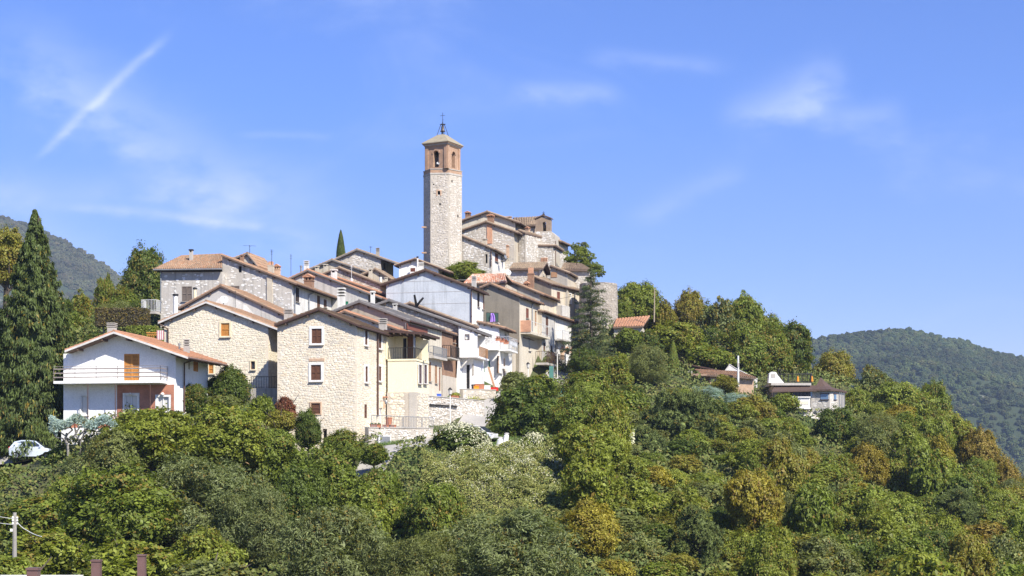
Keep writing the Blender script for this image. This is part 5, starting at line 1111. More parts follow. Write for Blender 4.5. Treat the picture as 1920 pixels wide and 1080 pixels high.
rf.poly(hi); rf.poly(lo_[::-1]); M['tower_roof'] = plaster('tower_roof_render', (.33,.285,.20), (.25,.215,.155), .6, .2); rf.build('roof', M['tower_roof'], tw)
bf = MB(); tz0, tz1 = zr1-.15, tz(226)
for sx in (-1, 1):
    for sy in (-1, 1): bf.tube(ctr+u*.62*sx+b*.62*sy+UP*(zr1-.45), ctr+u*.14*sx+b*.14*sy+UP*tz(225), .035, n=5)
bf.tube(ctr-u*.4+UP*tz(226.5), ctr+u*.4+UP*tz(226.5), .05, n=5); bf.tube(ctr-b*.4+UP*tz(226.5), ctr+b*.4+UP*tz(226.5), .05, n=5); bf.tube(ctr+UP*tz(245), ctr+UP*tz(221), .09, .06, n=6); bf.build('bell_frame', M['metal_dark'], tw)
bm = MB(); bell(bm, ctr+UP*tz(240), .34, .7); bm.build('bell', M['bronze'], tw, smooth=True)
cr = MB(); cr.tube(ctr+UP*tz(222), ctr+UP*tz(204), .028, n=5); cr.tube(ctr+UP*tz(209.5)-u*.36, ctr+UP*tz(209.5)+u*.36, .025, n=5); cr.tube(ctr+UP*tz(218)-u*.12, ctr+UP*tz(218)+u*.12, .022, n=5); cr.build('cross', M['metal_dark'], tw)
for py in (427, 475):
    q = P(790.5, py, Yt+.5); box_part('bracket', tw, q, V((.6,.1,0)), V((0,.3,0)), V((0,0,.18)), 'brick_tower')

# round bastion right of the village
bt = thing('round_bastion', 'squat round stone bastion behind the dark conifer', 'tower', P(1128, 600, 197)); cb = P(1122, HOR, 199); cb.z = 0; rb = 2.35; zt0, zt1 = P(0,640,197).z, P(0,529.5,197).z
mb = MB(); nn_ = 24
for i in range(nn_):
    t0, t1 = 6.2832*i/nn_, 6.2832*(i+1)/nn_; p = lambda t, z, r=rb: cb+V((math.cos(t)*r, math.sin(t)*r, z))
    mb.poly([p(t0, zt0-2, rb*1.08), p(t1, zt0-2, rb*1.08), p(t1, zt1), p(t0, zt1)]); mb.poly([p(t0, zt1), p(t1, zt1), cb+UP*(zt1-.02)])
bo = mb.build('wall', M['mortar_bastion'], bt); m2 = MB(); zz = zt0-1; k = 2*math.pi*rb
stones(m2, lambda a, z: cb+V((math.cos(a/rb+math.pi)*1, math.sin(a/rb+math.pi)*1, 0))*(rb*(1.08-.08*(z-zt0+2)/(zt1-zt0+2))+.01)+UP*z, V((0, -.6, 0)), [(.3, zz), (k/2-.2, zz), (k/2-.2, zt1), (.3, zt1)], [], .32, depth=.035, keep=.8); m2.build('stonework', M['stone_bastion'], bo, kind='stuff')
# ------------------------------------------------------------------ terraces, walls and street things
def rwall(name, label, pts, th=.4, zb=None, stone='white', cap=True, m=None):
    """stone retaining wall along pts [(px, Y, py of the top)]"""
    p0 = P(*[pts[0][0], pts[0][2], pts[0][1]]); o = thing(name, label, 'wall', p0); mb = MB(); sm = MB(); cm = MB(); mt, st, sz, kp = STONE_MATS[stone]
    for (x0, y0, t0), (x1, y1, t1) in zip(pts, pts[1:]):
        a, b_ = P(x0, t0, y0), P(x1, t1, y1); d = V((b_.x-a.x, b_.y-a.y, 0)); L = d.length; du = d/L; nn = du.cross(UP)
        if nn.y > 0: nn = -nn
        z0 = min(ground(a.x, a.y), ground(b_.x, b_.y))-.8 if zb is None else zb; fa, fb = V((a.x, a.y, z0)), V((b_.x, b_.y, z0))
        mb.prism([fa, fb, b_, a], -nn*th)
        if not m: stones(sm, lambda s, z, fa=fa, du=du: V((fa.x, fa.y, 0))+du*s+UP*z, nn, [(0, z0), (L, z0), (L, b_.z), (0, a.z)], [], sz, keep=kp, depth=.045)
        if cap: cm.prism([a+nn*.05, b_+nn*.05, b_+nn*.05+UP*.07, a+nn*.05+UP*.07], -nn*(th+.1))
    w_ = mb.build('wall', M[m or mt], o)
    if sm.v: sm.build('stonework', M[st], w_, kind='stuff')
    if cap: cm.build('coping', M['concrete'], o)
    return o
rw1 = rwall('retaining_wall', 'low white stone retaining wall below the flower pot terrace beside the road', [(691,133.6,802),(812,140.5,803.5)])
rw2 = rwall('retaining_wall', 'long high stone retaining wall along the uphill road', [(780,146.6,741.5),(845,152.5,746),(908,159.5,752)], stone='white')
rw3 = rwall('retaining_wall', 'stone terrace wall under the white jettied house', [(868,163,730),(930,168.5,731.5)], stone='grey')
lg = MB(); a, b_ = P(780,758,146.3), P(858,763,153.3); lg.prism([a, b_, b_+UP*.12, a+UP*.12], V((-.05,.35,0))); lg.build('ledge', M['metal_dark'], rw2)
pl_ = MB(); pl_.poly([P(691,802,133.6)-UP*.02, P(812,803.5,140.5)-UP*.02, V((P(812,803,146).x-.3, 146, P(812,803.5,140.5).z-.02)), V((P(700,803,143).x, 143, P(691,802,133.6).z-.02))]); pl_.build('terrace_paving', M['concrete'], kind='structure')
pl_ = MB(); pl_.poly([P(780,741.5,146.7)-UP*.02, P(845,746,152.6)-UP*.02, P(908,752,159.6)-UP*.02, V((P(890,752,166).x, 166, 6.75)), V((P(800,752,160).x, 160, 6.75))]); pl_.build('terrace_paving', M['concrete'], kind='structure')
pl_ = MB(); pl_.poly([P(868,730,163.1)-UP*.02, P(930,731.5,168.6)-UP*.02, V((P(935,731,175).x, 175, 8.25)), V((P(868,731,170).x, 170, 8.1))]); pl_.build('terrace_paving', M['concrete'], kind='structure')
tr = thing('terrace_railing', 'thin grey railing along the flower pot terrace', 'railing', P(740, 801, 136)); z_ = P(691,802,133.6).z+.07
for q0, q1 in ((697, 755), (757, 790), (792, 812)):
    Y0 = 133.7+(q0-691)/121*6.9; Y1 = 133.7+(q1-691)/121*6.9; a, b_ = P(q0, 0, Y0), P(q1, 0, Y1); a.z = b_.z = z_; railing(tr, a, b_, 1.0, 'metal_grey', gap=.2)
for k, (px, w_, lab, up, rnd_) in enumerate(((704, .9, 'long ribbed terracotta trough at the left end of the flower pot terrace', 0, 0), (723, .55, 'square terracotta planter below the tall pot on the terrace', 0, 0), (729, .62, 'tall terracotta pot standing among the terrace planters', .3, 1), (736, .6, 'terracotta planter right of the tall pot on the terrace', 0, 0))):
    Y0 = 133.7+(px-691)/121*6.9+.25; q = P(px, 0, Y0); q.z = z_-.04+up; planter(lab, q, w_, 'leaf' if k in (0,) else None, 'planter', group='terracotta planters on the terrace', round_=bool(rnd_), r=.16, name='planter')
cb_ = thing('utility_cabinet', 'grey metal utility cabinet set in the low white stone wall', 'cabinet', P(719, 834, 133.8)); nn = V((.74,-.67,0)).normalized(); du = V((.67,.74,0)).normalized()
p_ = P(710, 834, 134.3)+nn*.06; du = (P(729, 834, 135.4)-P(710,834,134.3)); du.z = 0; nn = du.normalized().cross(UP); hh = P(719,818,134).z-P(719,834,134).z
bx = MB(); bx.box(P(710,834,134.3)+nn*.02, du, nn*.12, UP*hh); bx.build('door', M['metal_grey'], cb_); fx = MB()
for s_, e_ in ((-.08, .08), (1., .08)): fx.box(P(710,834,134.3)+du*s_, du*e_, nn*.16, UP*(hh+.1))
fx.box(P(710,834,134.3)+UP*hh, du, nn*.15, UP*.1); fx.build('surround', M['frame_white'], cb_)
def lamp(label, px, y0, y1, Y, m='white_aged', arm=0, group=None):
    o = thing('street_lamp', label, 'street lamp', P(px, y1, Y), group); mb = MB(); a = P(px, y1, Y); b_ = P(px, y0, Y); a.z = min(a.z, ground(a.x, a.y)); mb.tube(a, b_-UP*.5, .065, .05, n=8); mb.build('pole', M[m], o)
    l = MB(); l.tube(b_-UP*.5, b_-UP*.1, .14, .22, n=6); l.build('lantern', M['glass_curtain'], o); c = MB(); c.tube(b_-UP*.1, b_+UP*.12, .26, .05, n=6); c.tube(b_-UP*.56, b_-UP*.48, .12, n=6); c.build('cap', M['metal_dark'], o); return o
lamp('lamp post with white pole before the high retaining wall', 844, 729, 800, 144); lamp('short lamp post under the timber deck of the pale street house', 990, 681, 715, 178); lamp('tall lamp post beside the white parapet at the top of the street', 1045, 653, 722, 184)
# things on the upper terraces
def lump(name, label, cat, c, w_, d_, h_, m, group=None, top=None):
    mb = MB(); mb.prism([c+V((-w_/2,-d_/2,0)), c+V((w_/2,-d_/2,0)), c+V((w_*.55,d_/2,0)), c+V((-w_*.55,d_/2,0))], UP*h_*.86); mb.box(c+V((-w_*.56,-d_*.56,h_*.86)), V((w_*1.12,0,0)), V((0,d_*1.12,0)), UP*h_*.14); o = mb.build(name, M[m] if isinstance(m, str) else m, None, loc=c); return tag(o, label, cat, group)
for nm, c_ in (('orange_plastic', (.85,.30,.02)), ('red_plastic', (.62,.03,.02)), ('blue_plastic', (.08,.16,.60)), ('teal_net', (.07,.19,.165))):
    M[nm] = flat(nm, c_, .5)
zt = 8.3
def on(px, Y, z): q = P(px, 0, Y); q.z = z; return q
lump('plastic_tub', 'orange plastic tub on the terrace edge below the white jettied house', 'tub', on(893, 165.8, zt), .5, .45, .36, 'orange_plastic')
lump('plastic_crate', 'red plastic crate at the right of the white jettied house terrace', 'crate', on(927, 168.9, zt), .75, .5, .36, 'red_plastic')
lump('flower_trough', 'long terracotta trough behind the orange tub', 'planter', on(899, 166.8, zt), .9, .4, .6, 'terracotta')
lump('storage_box', 'white box between the terracotta trough and the red crate', 'box', on(911, 167.6, zt), .9, .5, .5, 'white'); lump('storage_box', 'dark bin behind the orange tub by the white house door', 'bin', on(889, 166.9, zt), .5, .5, .55, 'metal_dark')
pk = MB(); a = on(927, 169.6, zt); pk.box(a, V((.22,0,0)), V((0,.06,0)), V((-.75,.5,2.6))); pk = pk.build('leaning_plank', M['shut_tan'], None, loc=a); tag(pk, 'brown timber plank leaning on the lace balcony house', 'plank')
planter('yellow leafed plant in a trough on the high wall before the brick house', on(852, 154.2, 6.85), .9, 'leaf_yellow', 'potted plant', name='potted_plant', r=.3); planter('yellow green bush in a pot on the high wall right of the lamp post', on(887, 158.6, 6.6), .9, 'leaf_yellow', 'potted plant', name='potted_plant', r=.45)
planter('leafy pot on the balcony of the rubble shed house beside its brown door', P(588.5, 590, 166.5)-UP*1.1, .5, 'leaf_yellow', 'potted plant', round_=True, r=.5, name='potted_plant'); planter('yellow palm-like pot plant right of the brown windows of the rubble shed house', P(618, 588, 169)-UP*.9, .5, 'leaf_yellow', 'potted plant', round_=True, r=.7, name='potted_plant')
lump('plastic_bucket', 'blue bucket by the brown street door under the glazed veranda', 'bucket', on(823, 152.5, 6.8), .4, .4, .4, 'blue_plastic')
aw = thing('market_umbrella', 'white awning stretched flat before the lean-to houses', 'awning', P(952, 700, 176)); ab = MB(); ab.prism([P(940,691,175), P(958,691,174.6), P(958,689,176.2), P(940,689,176.6)], UP*.1); ab.build('canopy', M['white'], aw); pp = MB(); pp.tube(on(941,175.2,9.), P(941,690.5,175.2), .03, n=5); pp.tube(on(957,174.9,9.), P(957,690.5,174.9), .03, n=5); pp.build('pole', M['metal_white'], aw)
lf = thing('lattice_fence', 'orange wooden lattice fence behind the white house roof', 'fence', P(287, 636, 146)); 
for k in range(7):
    for sg in (0, 1):
        a = P(275+k*3.6, 636, 146); b_ = P(275+k*3.6+(3.4 if sg else -0), 625, 146)
        lm = MB(); lm.box(P(275+k*3.6+(0 if sg else 3.4), 636, 146), V((.05,0,0)), V((0,.03,0)), P(275+k*3.6+(3.4 if sg else 0), 625, 146)-P(275+k*3.6+(0 if sg else 3.4), 636, 146)); lm.build('slat', M['shut_orange'], lf)
fr = MB(); a = P(274, 624.5, 145.95); fr.box(a, V((1.28,0,0)), V((0,.05,0)), UP*.08); fr.box(P(274, 637, 145.95), V((1.28,0,0)), V((0,.05,0)), UP*.08); fr.build('rail', M['shut_orange'], lf)
M['pink'] = flat('pink_cloth', (.55,.22,.27), .8)
sc_ = thing('deck_screen', 'pink striped screen beside the orange lattice fence', 'screen', P(300, 637, 145.6))
for k in range(7): a = P(294+k*1.9, 637, 145.6); q = MB(); q.box(a, V((.08,0,0)), V((0,.03,0)), UP*.85); q.build('slat', M['pink' if k % 2 == 0 else 'frame_white'], sc_)
# iron fence behind the parked car
fc = thing('iron_fence', 'dark iron fence behind the silver blue car', 'fence', P(45, 850, 127.5)); z0 = ground(*P(40,0,127.5).xy)-.1
fw_ = MB(); a = P(-30, 0, 127.5); a.z = z0-.4; fw_.box(a, V((6.2,0,0)), V((0,.25,0)), UP*.75); fw_.build('plinth', M['concrete'], fc)
for px in (-12, 26, 66): a = P(px, 0, 127.45); a.z = z0; q = MB(); q.box(a, V((.16,0,0)), V((0,.16,0)), UP*2.1); q.build('post', M['metal_brown'], fc)
for k in range(38):
    a = P(-25+k*3.2, 0, 127.6); a.z = z0+.3; q = MB(); q.tube(a, a+UP*1.6, .02, n=4); q.build('bar', M['metal_dark'], fc)
q = MB(); a = P(-28, 0, 127.6); a.z = z0+1.75; q.box(a, V((5.6,0,0)), V((0,.04,0)), UP*.05); q.build('rail', M['metal_dark'], fc)
# cars
def car(label, c, yaw, body, name='parked_car'):
    o = thing(name, label, 'car', c); yaw = R(yaw); f = V((math.cos(yaw), math.sin(yaw), 0)); l = V((-f.y, f.x, 0)); L, Wd = 3.5, .80
    def q(x, y, z): return c+f*x+l*y+UP*z
    # cross sections along the length: x, half width at sill and shoulder, sill z, shoulder z
    prof = [(-1.72,.62,.72,.42,.78),(-1.66,.72,.76,.28,.92),(-1.3,.78,.80,.22,.96),(-.6,.80,.81,.20,.95),(.2,.80,.81,.20,.93),(.8,.79,.80,.20,.90),(1.2,.76,.76,.22,.84),(1.55,.68,.66,.26,.72),(1.72,.52,.50,.38,.58)]
    mb = MB(); secs = []
    for x, w0, w1, z0, z1 in prof: secs.append([(x, -w0*.96, z0), (x, -w0*1.0, (z0+z1)*.45+.1), (x, -w1, z1-.04), (x, -w1*.88, z1), (x, w1*.88, z1), (x, w1, z1-.04), (x, w0, (z0+z1)*.45+.1), (x, w0*.96, z0)])
    for s0, s1 in zip(secs, secs[1:]):
        for i in range(8): mb.poly([q(*s0[i]), q(*s1[i]), q(*s1[(i+1)%8]), q(*s0[(i+1)%8])])
    mb.poly([q(*p) for p in secs[0]]); mb.poly([q(*p) for p in secs[-1][::-1]])
    # greenhouse
    g = [(-1.62,.70,.90),(-1.28,.62,1.34),(-.75,.61,1.46),(-.1,.60,1.46),(.35,.60,1.38),(1.02,.70,.88)]
    for (x0, w0, z0), (x1, w1, z1) in zip(g, g[1:]): mb.poly([q(x0,-w0,z0), q(x1,-w1,z1), q(x1,w1,z1), q(x0,w0,z0)])
    for sg in (-1, 1): mb.poly([q(x, w_*sg, z) for x, w_, z in g])
    mb.build('body', M[body], o, smooth=False)
    gl = M['glass']
    for sg in (-1, 1):
        wmb = MB(); wmb.poly([q(x, w_*sg, z) for x, w_, z in ((-1.22,.655,1.0),(-1.06,.63,1.30),(-.5,.625,1.39),(-.42,.69,.98))]); wmb.build('side_window', gl, o)
        wmb = MB(); wmb.poly([q(x, w_*sg, z) for x, w_, z in ((-.34,.69,.98),(-.40,.625,1.39),(.28,.62,1.33),(.85,.70,.94))]); wmb.build('side_window', gl, o)
    wmb = MB(); wmb.poly([q(1.06,-.62,.90), q(.40,-.54,1.375), q(.40,.54,1.375), q(1.06,.62,.90)]); wmb.build('windscreen', gl, o)
    wmb = MB(); wmb.poly([q(-1.62,-.56,.98), q(-1.31,-.52,1.31), q(-1.31,.52,1.31), q(-1.62,.56,.98)]); wmb.build('rear_window', gl, o)
    for sg in (-1, 1):
        t = MB(); t.cbox(q(-1.64, sg*.66, .84), f*.10, l*.16, UP*.20); t.build('tail_light', M['red_plastic'], o)
        t = MB(); t.ball(q(1.55, sg*.58, .66), .14, .14, .09, 8, 5); t.build('headlight', M['glass_curtain'], o)
        t = MB(); t.ball(q(.72, sg*.88, .98), .10, .08, .07, 8, 5); t.build('mirror', M[body], o)
        t = MB(); t.cbox(q(-.2, sg*.812, .86), f*.16, l*.02, UP*.03); t.build('handle', M['metal_dark'], o)
        for x in (-1.12, 1.18):
            t = MB(); t.tube(q(x, sg*.68, .28), q(x, sg*.83, .28), .28, n=18); wo = t.build('wheel', M['dark'], o); t = MB(); t.tube(q(x, sg*.80, .28), q(x, sg*.845, .28), .18, n=12); t.build('rim', M['metal_white'], wo)
    t = MB(); t.cbox(q(-1.72, 0, .55), f*.03, l*.5, UP*.12); t.build('number_plate', M['frame_white'], o)
    return o
def paint(name, col):
    m, t, b = mat(name, .22); b.inputs['Base Color'].default_value = (*col, 1); b.inputs['Coat Weight'].default_value = .8; b.inputs['Coat Roughness'].default_value = .04; b.inputs['Metallic'].default_value = .25; M[name] = m
paint('silver_blue_paint', (.66,.73,.80)); paint('white_paint', (.78,.78,.77))
c = on(62, 124.6, 0); c.z = ground(c.x, c.y)+.07; car('silver blue three door hatchback parked by the dark iron fence', c, 4, 'silver_blue_paint')
c = on(896, 139.5, 0); c.z = ground(c.x, c.y)+.06; car('white car half hidden behind the white flowering bush on the road', c, -22, 'white_paint')
# white shrouded lumps on the grass
for k, (px, Y, h_, lean, lab) in enumerate(((937, 131, .95, .1, 'shorter white wrapped post leaning on the grass by the white car'), (945, 131.5, 1.25, .35, 'taller white wrapped post on the grass, right of its twin'))):
    c = on(px, Y, 0); c.z = ground(c.x, c.y)-.05; o = thing('wrapped_post', lab, 'garden post', c); mb = MB(); pr_ = [(0,.27),(.25,.30),(.6,.26),(.85,.24),(1.,.13)]; n_ = 9; i0 = 0
    rr = [[c+V((lean*z*h_*.5+r*math.cos(6.283*j/n_)*rng.uniform(.85,1.1), r*math.sin(6.283*j/n_), z*h_)) for j in range(n_)] for z, r in pr_]
    for a, b_ in zip(rr, rr[1:]):
        for j in range(n_): mb.poly([a[j], a[(j+1)%n_], b_[(j+1)%n_], b_[j]])
    mb.poly(rr[-1]); mb.build('wrapping', M['white'], o); t = MB(); t.ball(c+V((lean*h_*.5, 0, h_)), .22, .2, .1, 8, 4); t.build('cap', M['greyp_lt'], o)
# poles and wires
def wire(label, pts, r=.022, sag=.0, m='metal_dark'):
    mb = MB()
    for a, b_ in zip(pts, pts[1:]):
        n_ = 10; q = [a.lerp(b_, k/n_)-UP*sag*4*(k/n_)*(1-k/n_) for k in range(n_+1)]; mb.path(q, r, n=4)
    o = mb.build('cable', M[m], None, loc=pts[0]); return tag(o, label, 'cable')
M['pole_grey'] = plaster('pole_concrete', (.33,.31,.28), (.26,.245,.22), .6, .3)
pw = thing('utility_pole', 'concrete utility pole with insulators at the lower left', 'utility pole', P(27, 1010, 88)); mb = MB(); g0 = ground(*P(27,0,88).xy); a = on(27, 88, g0-.5); t_ = P(27.5, 961, 88); mb.tube(a, t_, .17, .10, n=8); mb.build('pole', M['pole_grey'], pw)
for k, py in enumerate((972, 977, 983)): a = P(23, py, 87.9); mb = MB(); mb.tube(a, P(33, py+.5, 88.1), .03, n=5); ar = mb.build('crossarm', M['metal_grey'], pw); mb = MB(); mb.ball(P(24, py-1.5, 87.9), .06, .06, .08, 6, 4); mb.ball(P(32, py-1, 88.1), .06, .06, .08, 6, 4); mb.build('insulator', M['frame_white'], ar)
bx = MB(); bx.cbox(P(22, 994, 87.9), V((.12,0,0)), V((0,.2,0)), UP*.15); bx.build('junction_box', M['frame_white'], pw)
wire('upper power cable leaving the concrete pole to the left', [P(24,972,87.9), P(-40,955,80)], .018, .1, 'metal_white'); wire('lower power cable leaving the concrete pole to the left', [P(24,983,87.9), P(-40,968,80)], .018, .1, 'metal_white'); wire('short power cable dropping to the right of the concrete pole', [P(33,980,88.1), P(50,994,87), P(78,1006,85)], .02, .05, 'metal_white')
pl2 = thing('utility_pole', 'pale metal pole standing on the brick house roof at the right', 'utility pole', P(1384, 708, 190)); mb = MB(); mb.tube(P(1384,725,190), P(1384,667,190), .14, .11, n=8); mb.build('pole', M['metal_white'], pl2); mb = MB(); mb.cbox(P(1384,684,189.8), V((.16,0,0)), V((0,.16,0)), UP*.5); mb.build('junction_box', M['concrete'], pl2)
M['bark_pale'] = wood('weathered_pole', (.36,.29,.21), .9)
pl3 = thing('utility_pole', 'bare wooden pole between the ridge trees and the small tiled house', 'utility pole', P(1227, 598, 193)); mb = MB(); a = P(1226.5, 604, 193); mb.tube(a, P(1227.5,541,193), .085, .06, n=8); mb.build('pole', M['bark_pale'], pl3); mb = MB(); mb.tube(P(1227.5,544,193), P(1234,538,193), .03, n=5); mb.build('bracket', M['metal_grey'], pl3)
wire('cable from the wooden pole down to the pale metal pole', [P(1227,543,193), P(1300,600,191), P(1384,668,190)], .03, .25); wire('cable from the dark conifer to the wooden pole', [P(1050,560,185), P(1128,529,190), P(1227,543,193)], .02, .3)
# near fence posts and ledge in the lower left corner
for px, top, w_, Y, lab in ((63,1065,20,24,'nearest brown steel fence post at the picture edge, just showing its cap'), (181,1050,16,30,'middle brown steel fence post at the lower left'), (266,1040,14,34.5,'farthest brown steel fence post, right of the other two')):
    c = P(px, top, Y); wd = w_/F*Y; o = thing('fence_post', lab, 'fence post', c-UP*2.6, 'brown fence posts in the lower left'); mb = MB(); mb.box(c-V((wd/2,wd/2,2.6)), V((wd,0,0)), V((0,wd,0)), UP*2.57); mb.build('post', M['post_brown'] if 'post_brown' in M else M.setdefault('post_brown', flat('post_brown', (.17,.10,.09), .45)), o)
    k = MB(); k.box(c-V((wd*.58,wd*.58,.03)), V((wd*1.16,0,0)), V((0,wd*1.16,0)), UP*.035); k.build('cap', M['post_brown'], o)
wl = MB(); a = P(-60, 1082, 24.5); wl.box(a-UP*3, V((a.x*-1+P(140,0,24.5).x, 0, 0)), V((0,.5,0)), UP*3); wl = wl.build('boundary_wall', M['white_aged'], None, loc=a); tag(wl, 'white wall top along the bottom left edge of the picture', 'wall')
# teal netting by the street
for px, py, Y, w_, h_, lab in ((1034, 706, 183, .5, 2.4, 'upright teal netting under the timber deck'), (1062, 738, 176, 1.3, 1.1, 'teal netting fence below the top of the street')):
    c = P(px, py, Y); o = thing('netting', lab, 'netting', c-UP*h_/2); q = MB(); q.box(c-V((w_/2,0,h_/2)), V((w_,.2,0)), V((0,.04,0)), UP*h_); q.build('net', M['teal_net'], o); q = MB(); q.tube(c+V((w_/2,.2,-h_)), c+V((w_/2,.2,h_*.6)), .04, n=5); q.build('post', M['metal_grey'], o)

# ------------------------------------------------------------------ buildings on the right
h = House('ivy_cottage', 'small pale cottage with orange tiled roof right of the round bastion', 'house', 1151, 1205, 194, 8, 4, [(1150,611),(1206,611)], of=0, wall='beige_lt', tiles=False, gut=False, roof='roof_tile_edge')
e0 = h.cast(h.O+h.n*.4, h.n, 1149, 613.5); e1 = h.cast(h.O+h.n*.4, h.n, 1206, 611.5); r0 = h.cast(h.O+h.b*3., h.n, 1155, 598); r1 = h.cast(h.O+h.b*3., h.n, 1219, 592.5)
slope_roof(h.root, [(e0, e1, r1, r0), (e1+h.b*6, e0+h.b*6, r0, r1)], .14, 'roof_tile_edge', 'tile_red', cw=.3); h.prof_roof = lambda: True; h.finish()
h = House('brick_annex', 'low pink brick house with terracotta roof on the wooded slope', 'house', 1330, 1413, 191, 8, 4.5, [(1330,703),(1414,708)], of=0, wall='brick_pink', tiles=False, gut=False, roof='roof_tile_edge')
h.window('F', 1366, 713, 14, 8, 'glass', 'shut_dark', sill=False); e0 = h.cast(h.O+h.n*.5, h.n, 1314, 702.5); e1 = h.cast(h.O+h.n*.5, h.n, 1418, 708.5); r0 = h.cast(h.O+h.b*3.6, h.n, 1300, 692.5); r1 = h.cast(h.O+h.b*3.6, h.n, 1384, 697)
slope_roof(h.root, [(e0, e1, r1, r0)], .14, 'roof_tile_edge', 'tile_old'); a, z = h.at('F', 1342, 718); wl = MB(); wl.ball(h.pt('F', a, z, .2), .12, .12, .3, 8, 5); wl.build('wall_lamp', M['metal_dark'], h.root)
pr_ = MB(); q0, q1 = h.cast(h.O+h.n*1.2, h.n, 1296, 703.5), h.cast(h.O+h.n*1.2, h.n, 1325, 703); pr_.prism([q0, q1, q1+h.b*1.6+UP*.3, q0+h.b*1.6+UP*.3], UP*-.12); pr_.build('porch_roof', M['tile_old'], h.root); pw_ = MB(); a0 = h.at('F', 1298, 715)[0]; pw_.box(h.pt('F', a0, h.base), h.u*(h.sA-a0), h.b*2, UP*(q0.z-.1-h.base)); pw_.build('porch_wall', M['brick_brown'], h.root); pv = MB(); a0 = h.at('F', 1309, 715)[0]; a1 = h.at('F', 1321, 715)[0]; pv.box(h.pt('F', a0, q0.z-1.1, .02), h.u*(a1-a0), h.b*.02, UP*.85); pv.build('window', M['glass'], h.root); h.pipe('F', 1330, 704, 722, 'metal_brown'); h.prof_roof = lambda: True; h.finish()
h = House('open_shed', 'brown sheet roofed open shed at the upper left of the pink brick house', 'shed', 1270, 1350, 196, 8, 3, [(1266,680),(1300,684),(1354,694.5)], of=.4, wall='shut_dark', roof='roof_brown', tiles=False, gut=False); h.window('F', 1288, 696, 20, 13, 'hole', sill=False); wv = MB(); a0, z = h.at('F', 1289, 703); wv.box(h.pt('F', a0, z-.4, .3), h.u*.6, h.n*.05, UP*.9); wv.build('white_panel', M['greyp_lt'], h.root); h.finish()
h = House('tiny_tiled_hut', 'tiny brown tiled hut above the open shed', 'hut', 1268, 1282, 199, 8, 3, [(1263,664),(1287,671)], of=.3, wall='brick_brown', roof='roof_tile_edge', tile='tile_brown', gut=False); h.finish()
h = House('white_gable_wall', 'white sloping gable wall rising behind the pink brick house', 'wall', 1360, 1420, 198, 8, 2, [(1358,696),(1368,682),(1380,690),(1421,710)], of=.05, wall='white_aged', roof='fascia_white', tiles=False, gut=False, th=.1); h.finish()
# restaurant
m, t, b = mat('dark_glass', .2); b.inputs['Base Color'].default_value = (.02,.024,.03,1); M['glass_dark'] = m
rs = thing('restaurant', 'terraced restaurant with brown roofs and ribbon windows on a stone cliff base', 'restaurant', P(1520, 790, 190)); Y0 = 190
def rp(px, py, dy=0): return P(px, py, Y0+dy)
def bx_(name, x0, x1, y0, y1, dy, dep, m, parent=rs): return box_part(name, parent, rp(x0, y1, dy), V((rp(x1,y1,dy)-rp(x0,y1,dy)).xy.to_3d()) if False else V((rp(x1,y1,dy).x-rp(x0,y1,dy).x, 0, 0)), V((0, dep, 0)), UP*(rp(x0,y0,dy).z-rp(x0,y1,dy).z), m)
bx_('lower_wall', 1489, 1519, 745.5, 764, 0, 6, 'white'); bx_('floor_slab', 1484, 1520, 743.5, 745.4, -.2, 6, 'white'); bx_('floor_slab', 1487, 1520, 764.1, 767, -.35, 6, 'white'); bx_('stone_panel', 1497, 1516, 752, 758, -.05, .04, 'stone_yellow')
bx_('glazing_back', 1486, 1519, 733, 743.4, .35, 5, 'dark')
for k in range(5):
    x0 = 1486+k*6.7; w_ = bx_('window', x0+.6, x0+6.2, 733.6, 743, .05, .05, 'glass_dark'); bx_('frame', x0-.1, x0+.5, 733.3, 743.4, 0, .12, 'metal_dark', w_)
bx_('window', 1519.6, 1523, 733, 744, .2, .1, 'glass_blue')
rm = MB(); q = [rp(1447,733.5,-.4), rp(1532,731.5,-.4), rp(1530,722.5,2.5), rp(1452,723.5,2.5)]; rm.prism(q, UP*-.15); rm.build('roof', M['roof_brown2'] if 'roof_brown2' in M else M.setdefault('roof_brown2', flat('restaurant_roof', (.105,.068,.052), .75)), rs)
bx_('wall', 1449, 1500, 724, 745, 2.2, 5, 'beige'); bx_('terrace_slab', 1446, 1521, 718, 722.5, 1.6, 7, 'concrete')
mb = MB(); k = [rp(1441,718,2), rp(1443,700,2), rp(1447,697,2), rp(1455,697.5,2), rp(1458,703,2), rp(1470,718,2)]; mb.prism(k, V((0,1.2,0))); so = mb.build('stair_wall', M['white'], rs); bx_('wall_panel', 1446, 1454, 701, 708, 1.97, .03, 'concrete', so)
for p_, q_ in ((rp(1461,718,2.2), rp(1519,718,2.2)), (rp(1519,718,2.2), rp(1522,717,6)), (rp(1461,718,6.5), rp(1522,716.5,6.5))): railing(rs, p_, q_, 1.05, 'metal_dark', gap=.5, k_=1.7)
for px in (1459.5, 1464): q = MB(); q.tube(rp(px, 718, 2.3), rp(px, 690+(px-1459)*.8, 2.3), .04, n=5); q.tube(rp(px, 692, 2.3), rp(px+9, 695, 2.3), .03, n=5); q.build('lamp_bracket', M['metal_dark'], rs)
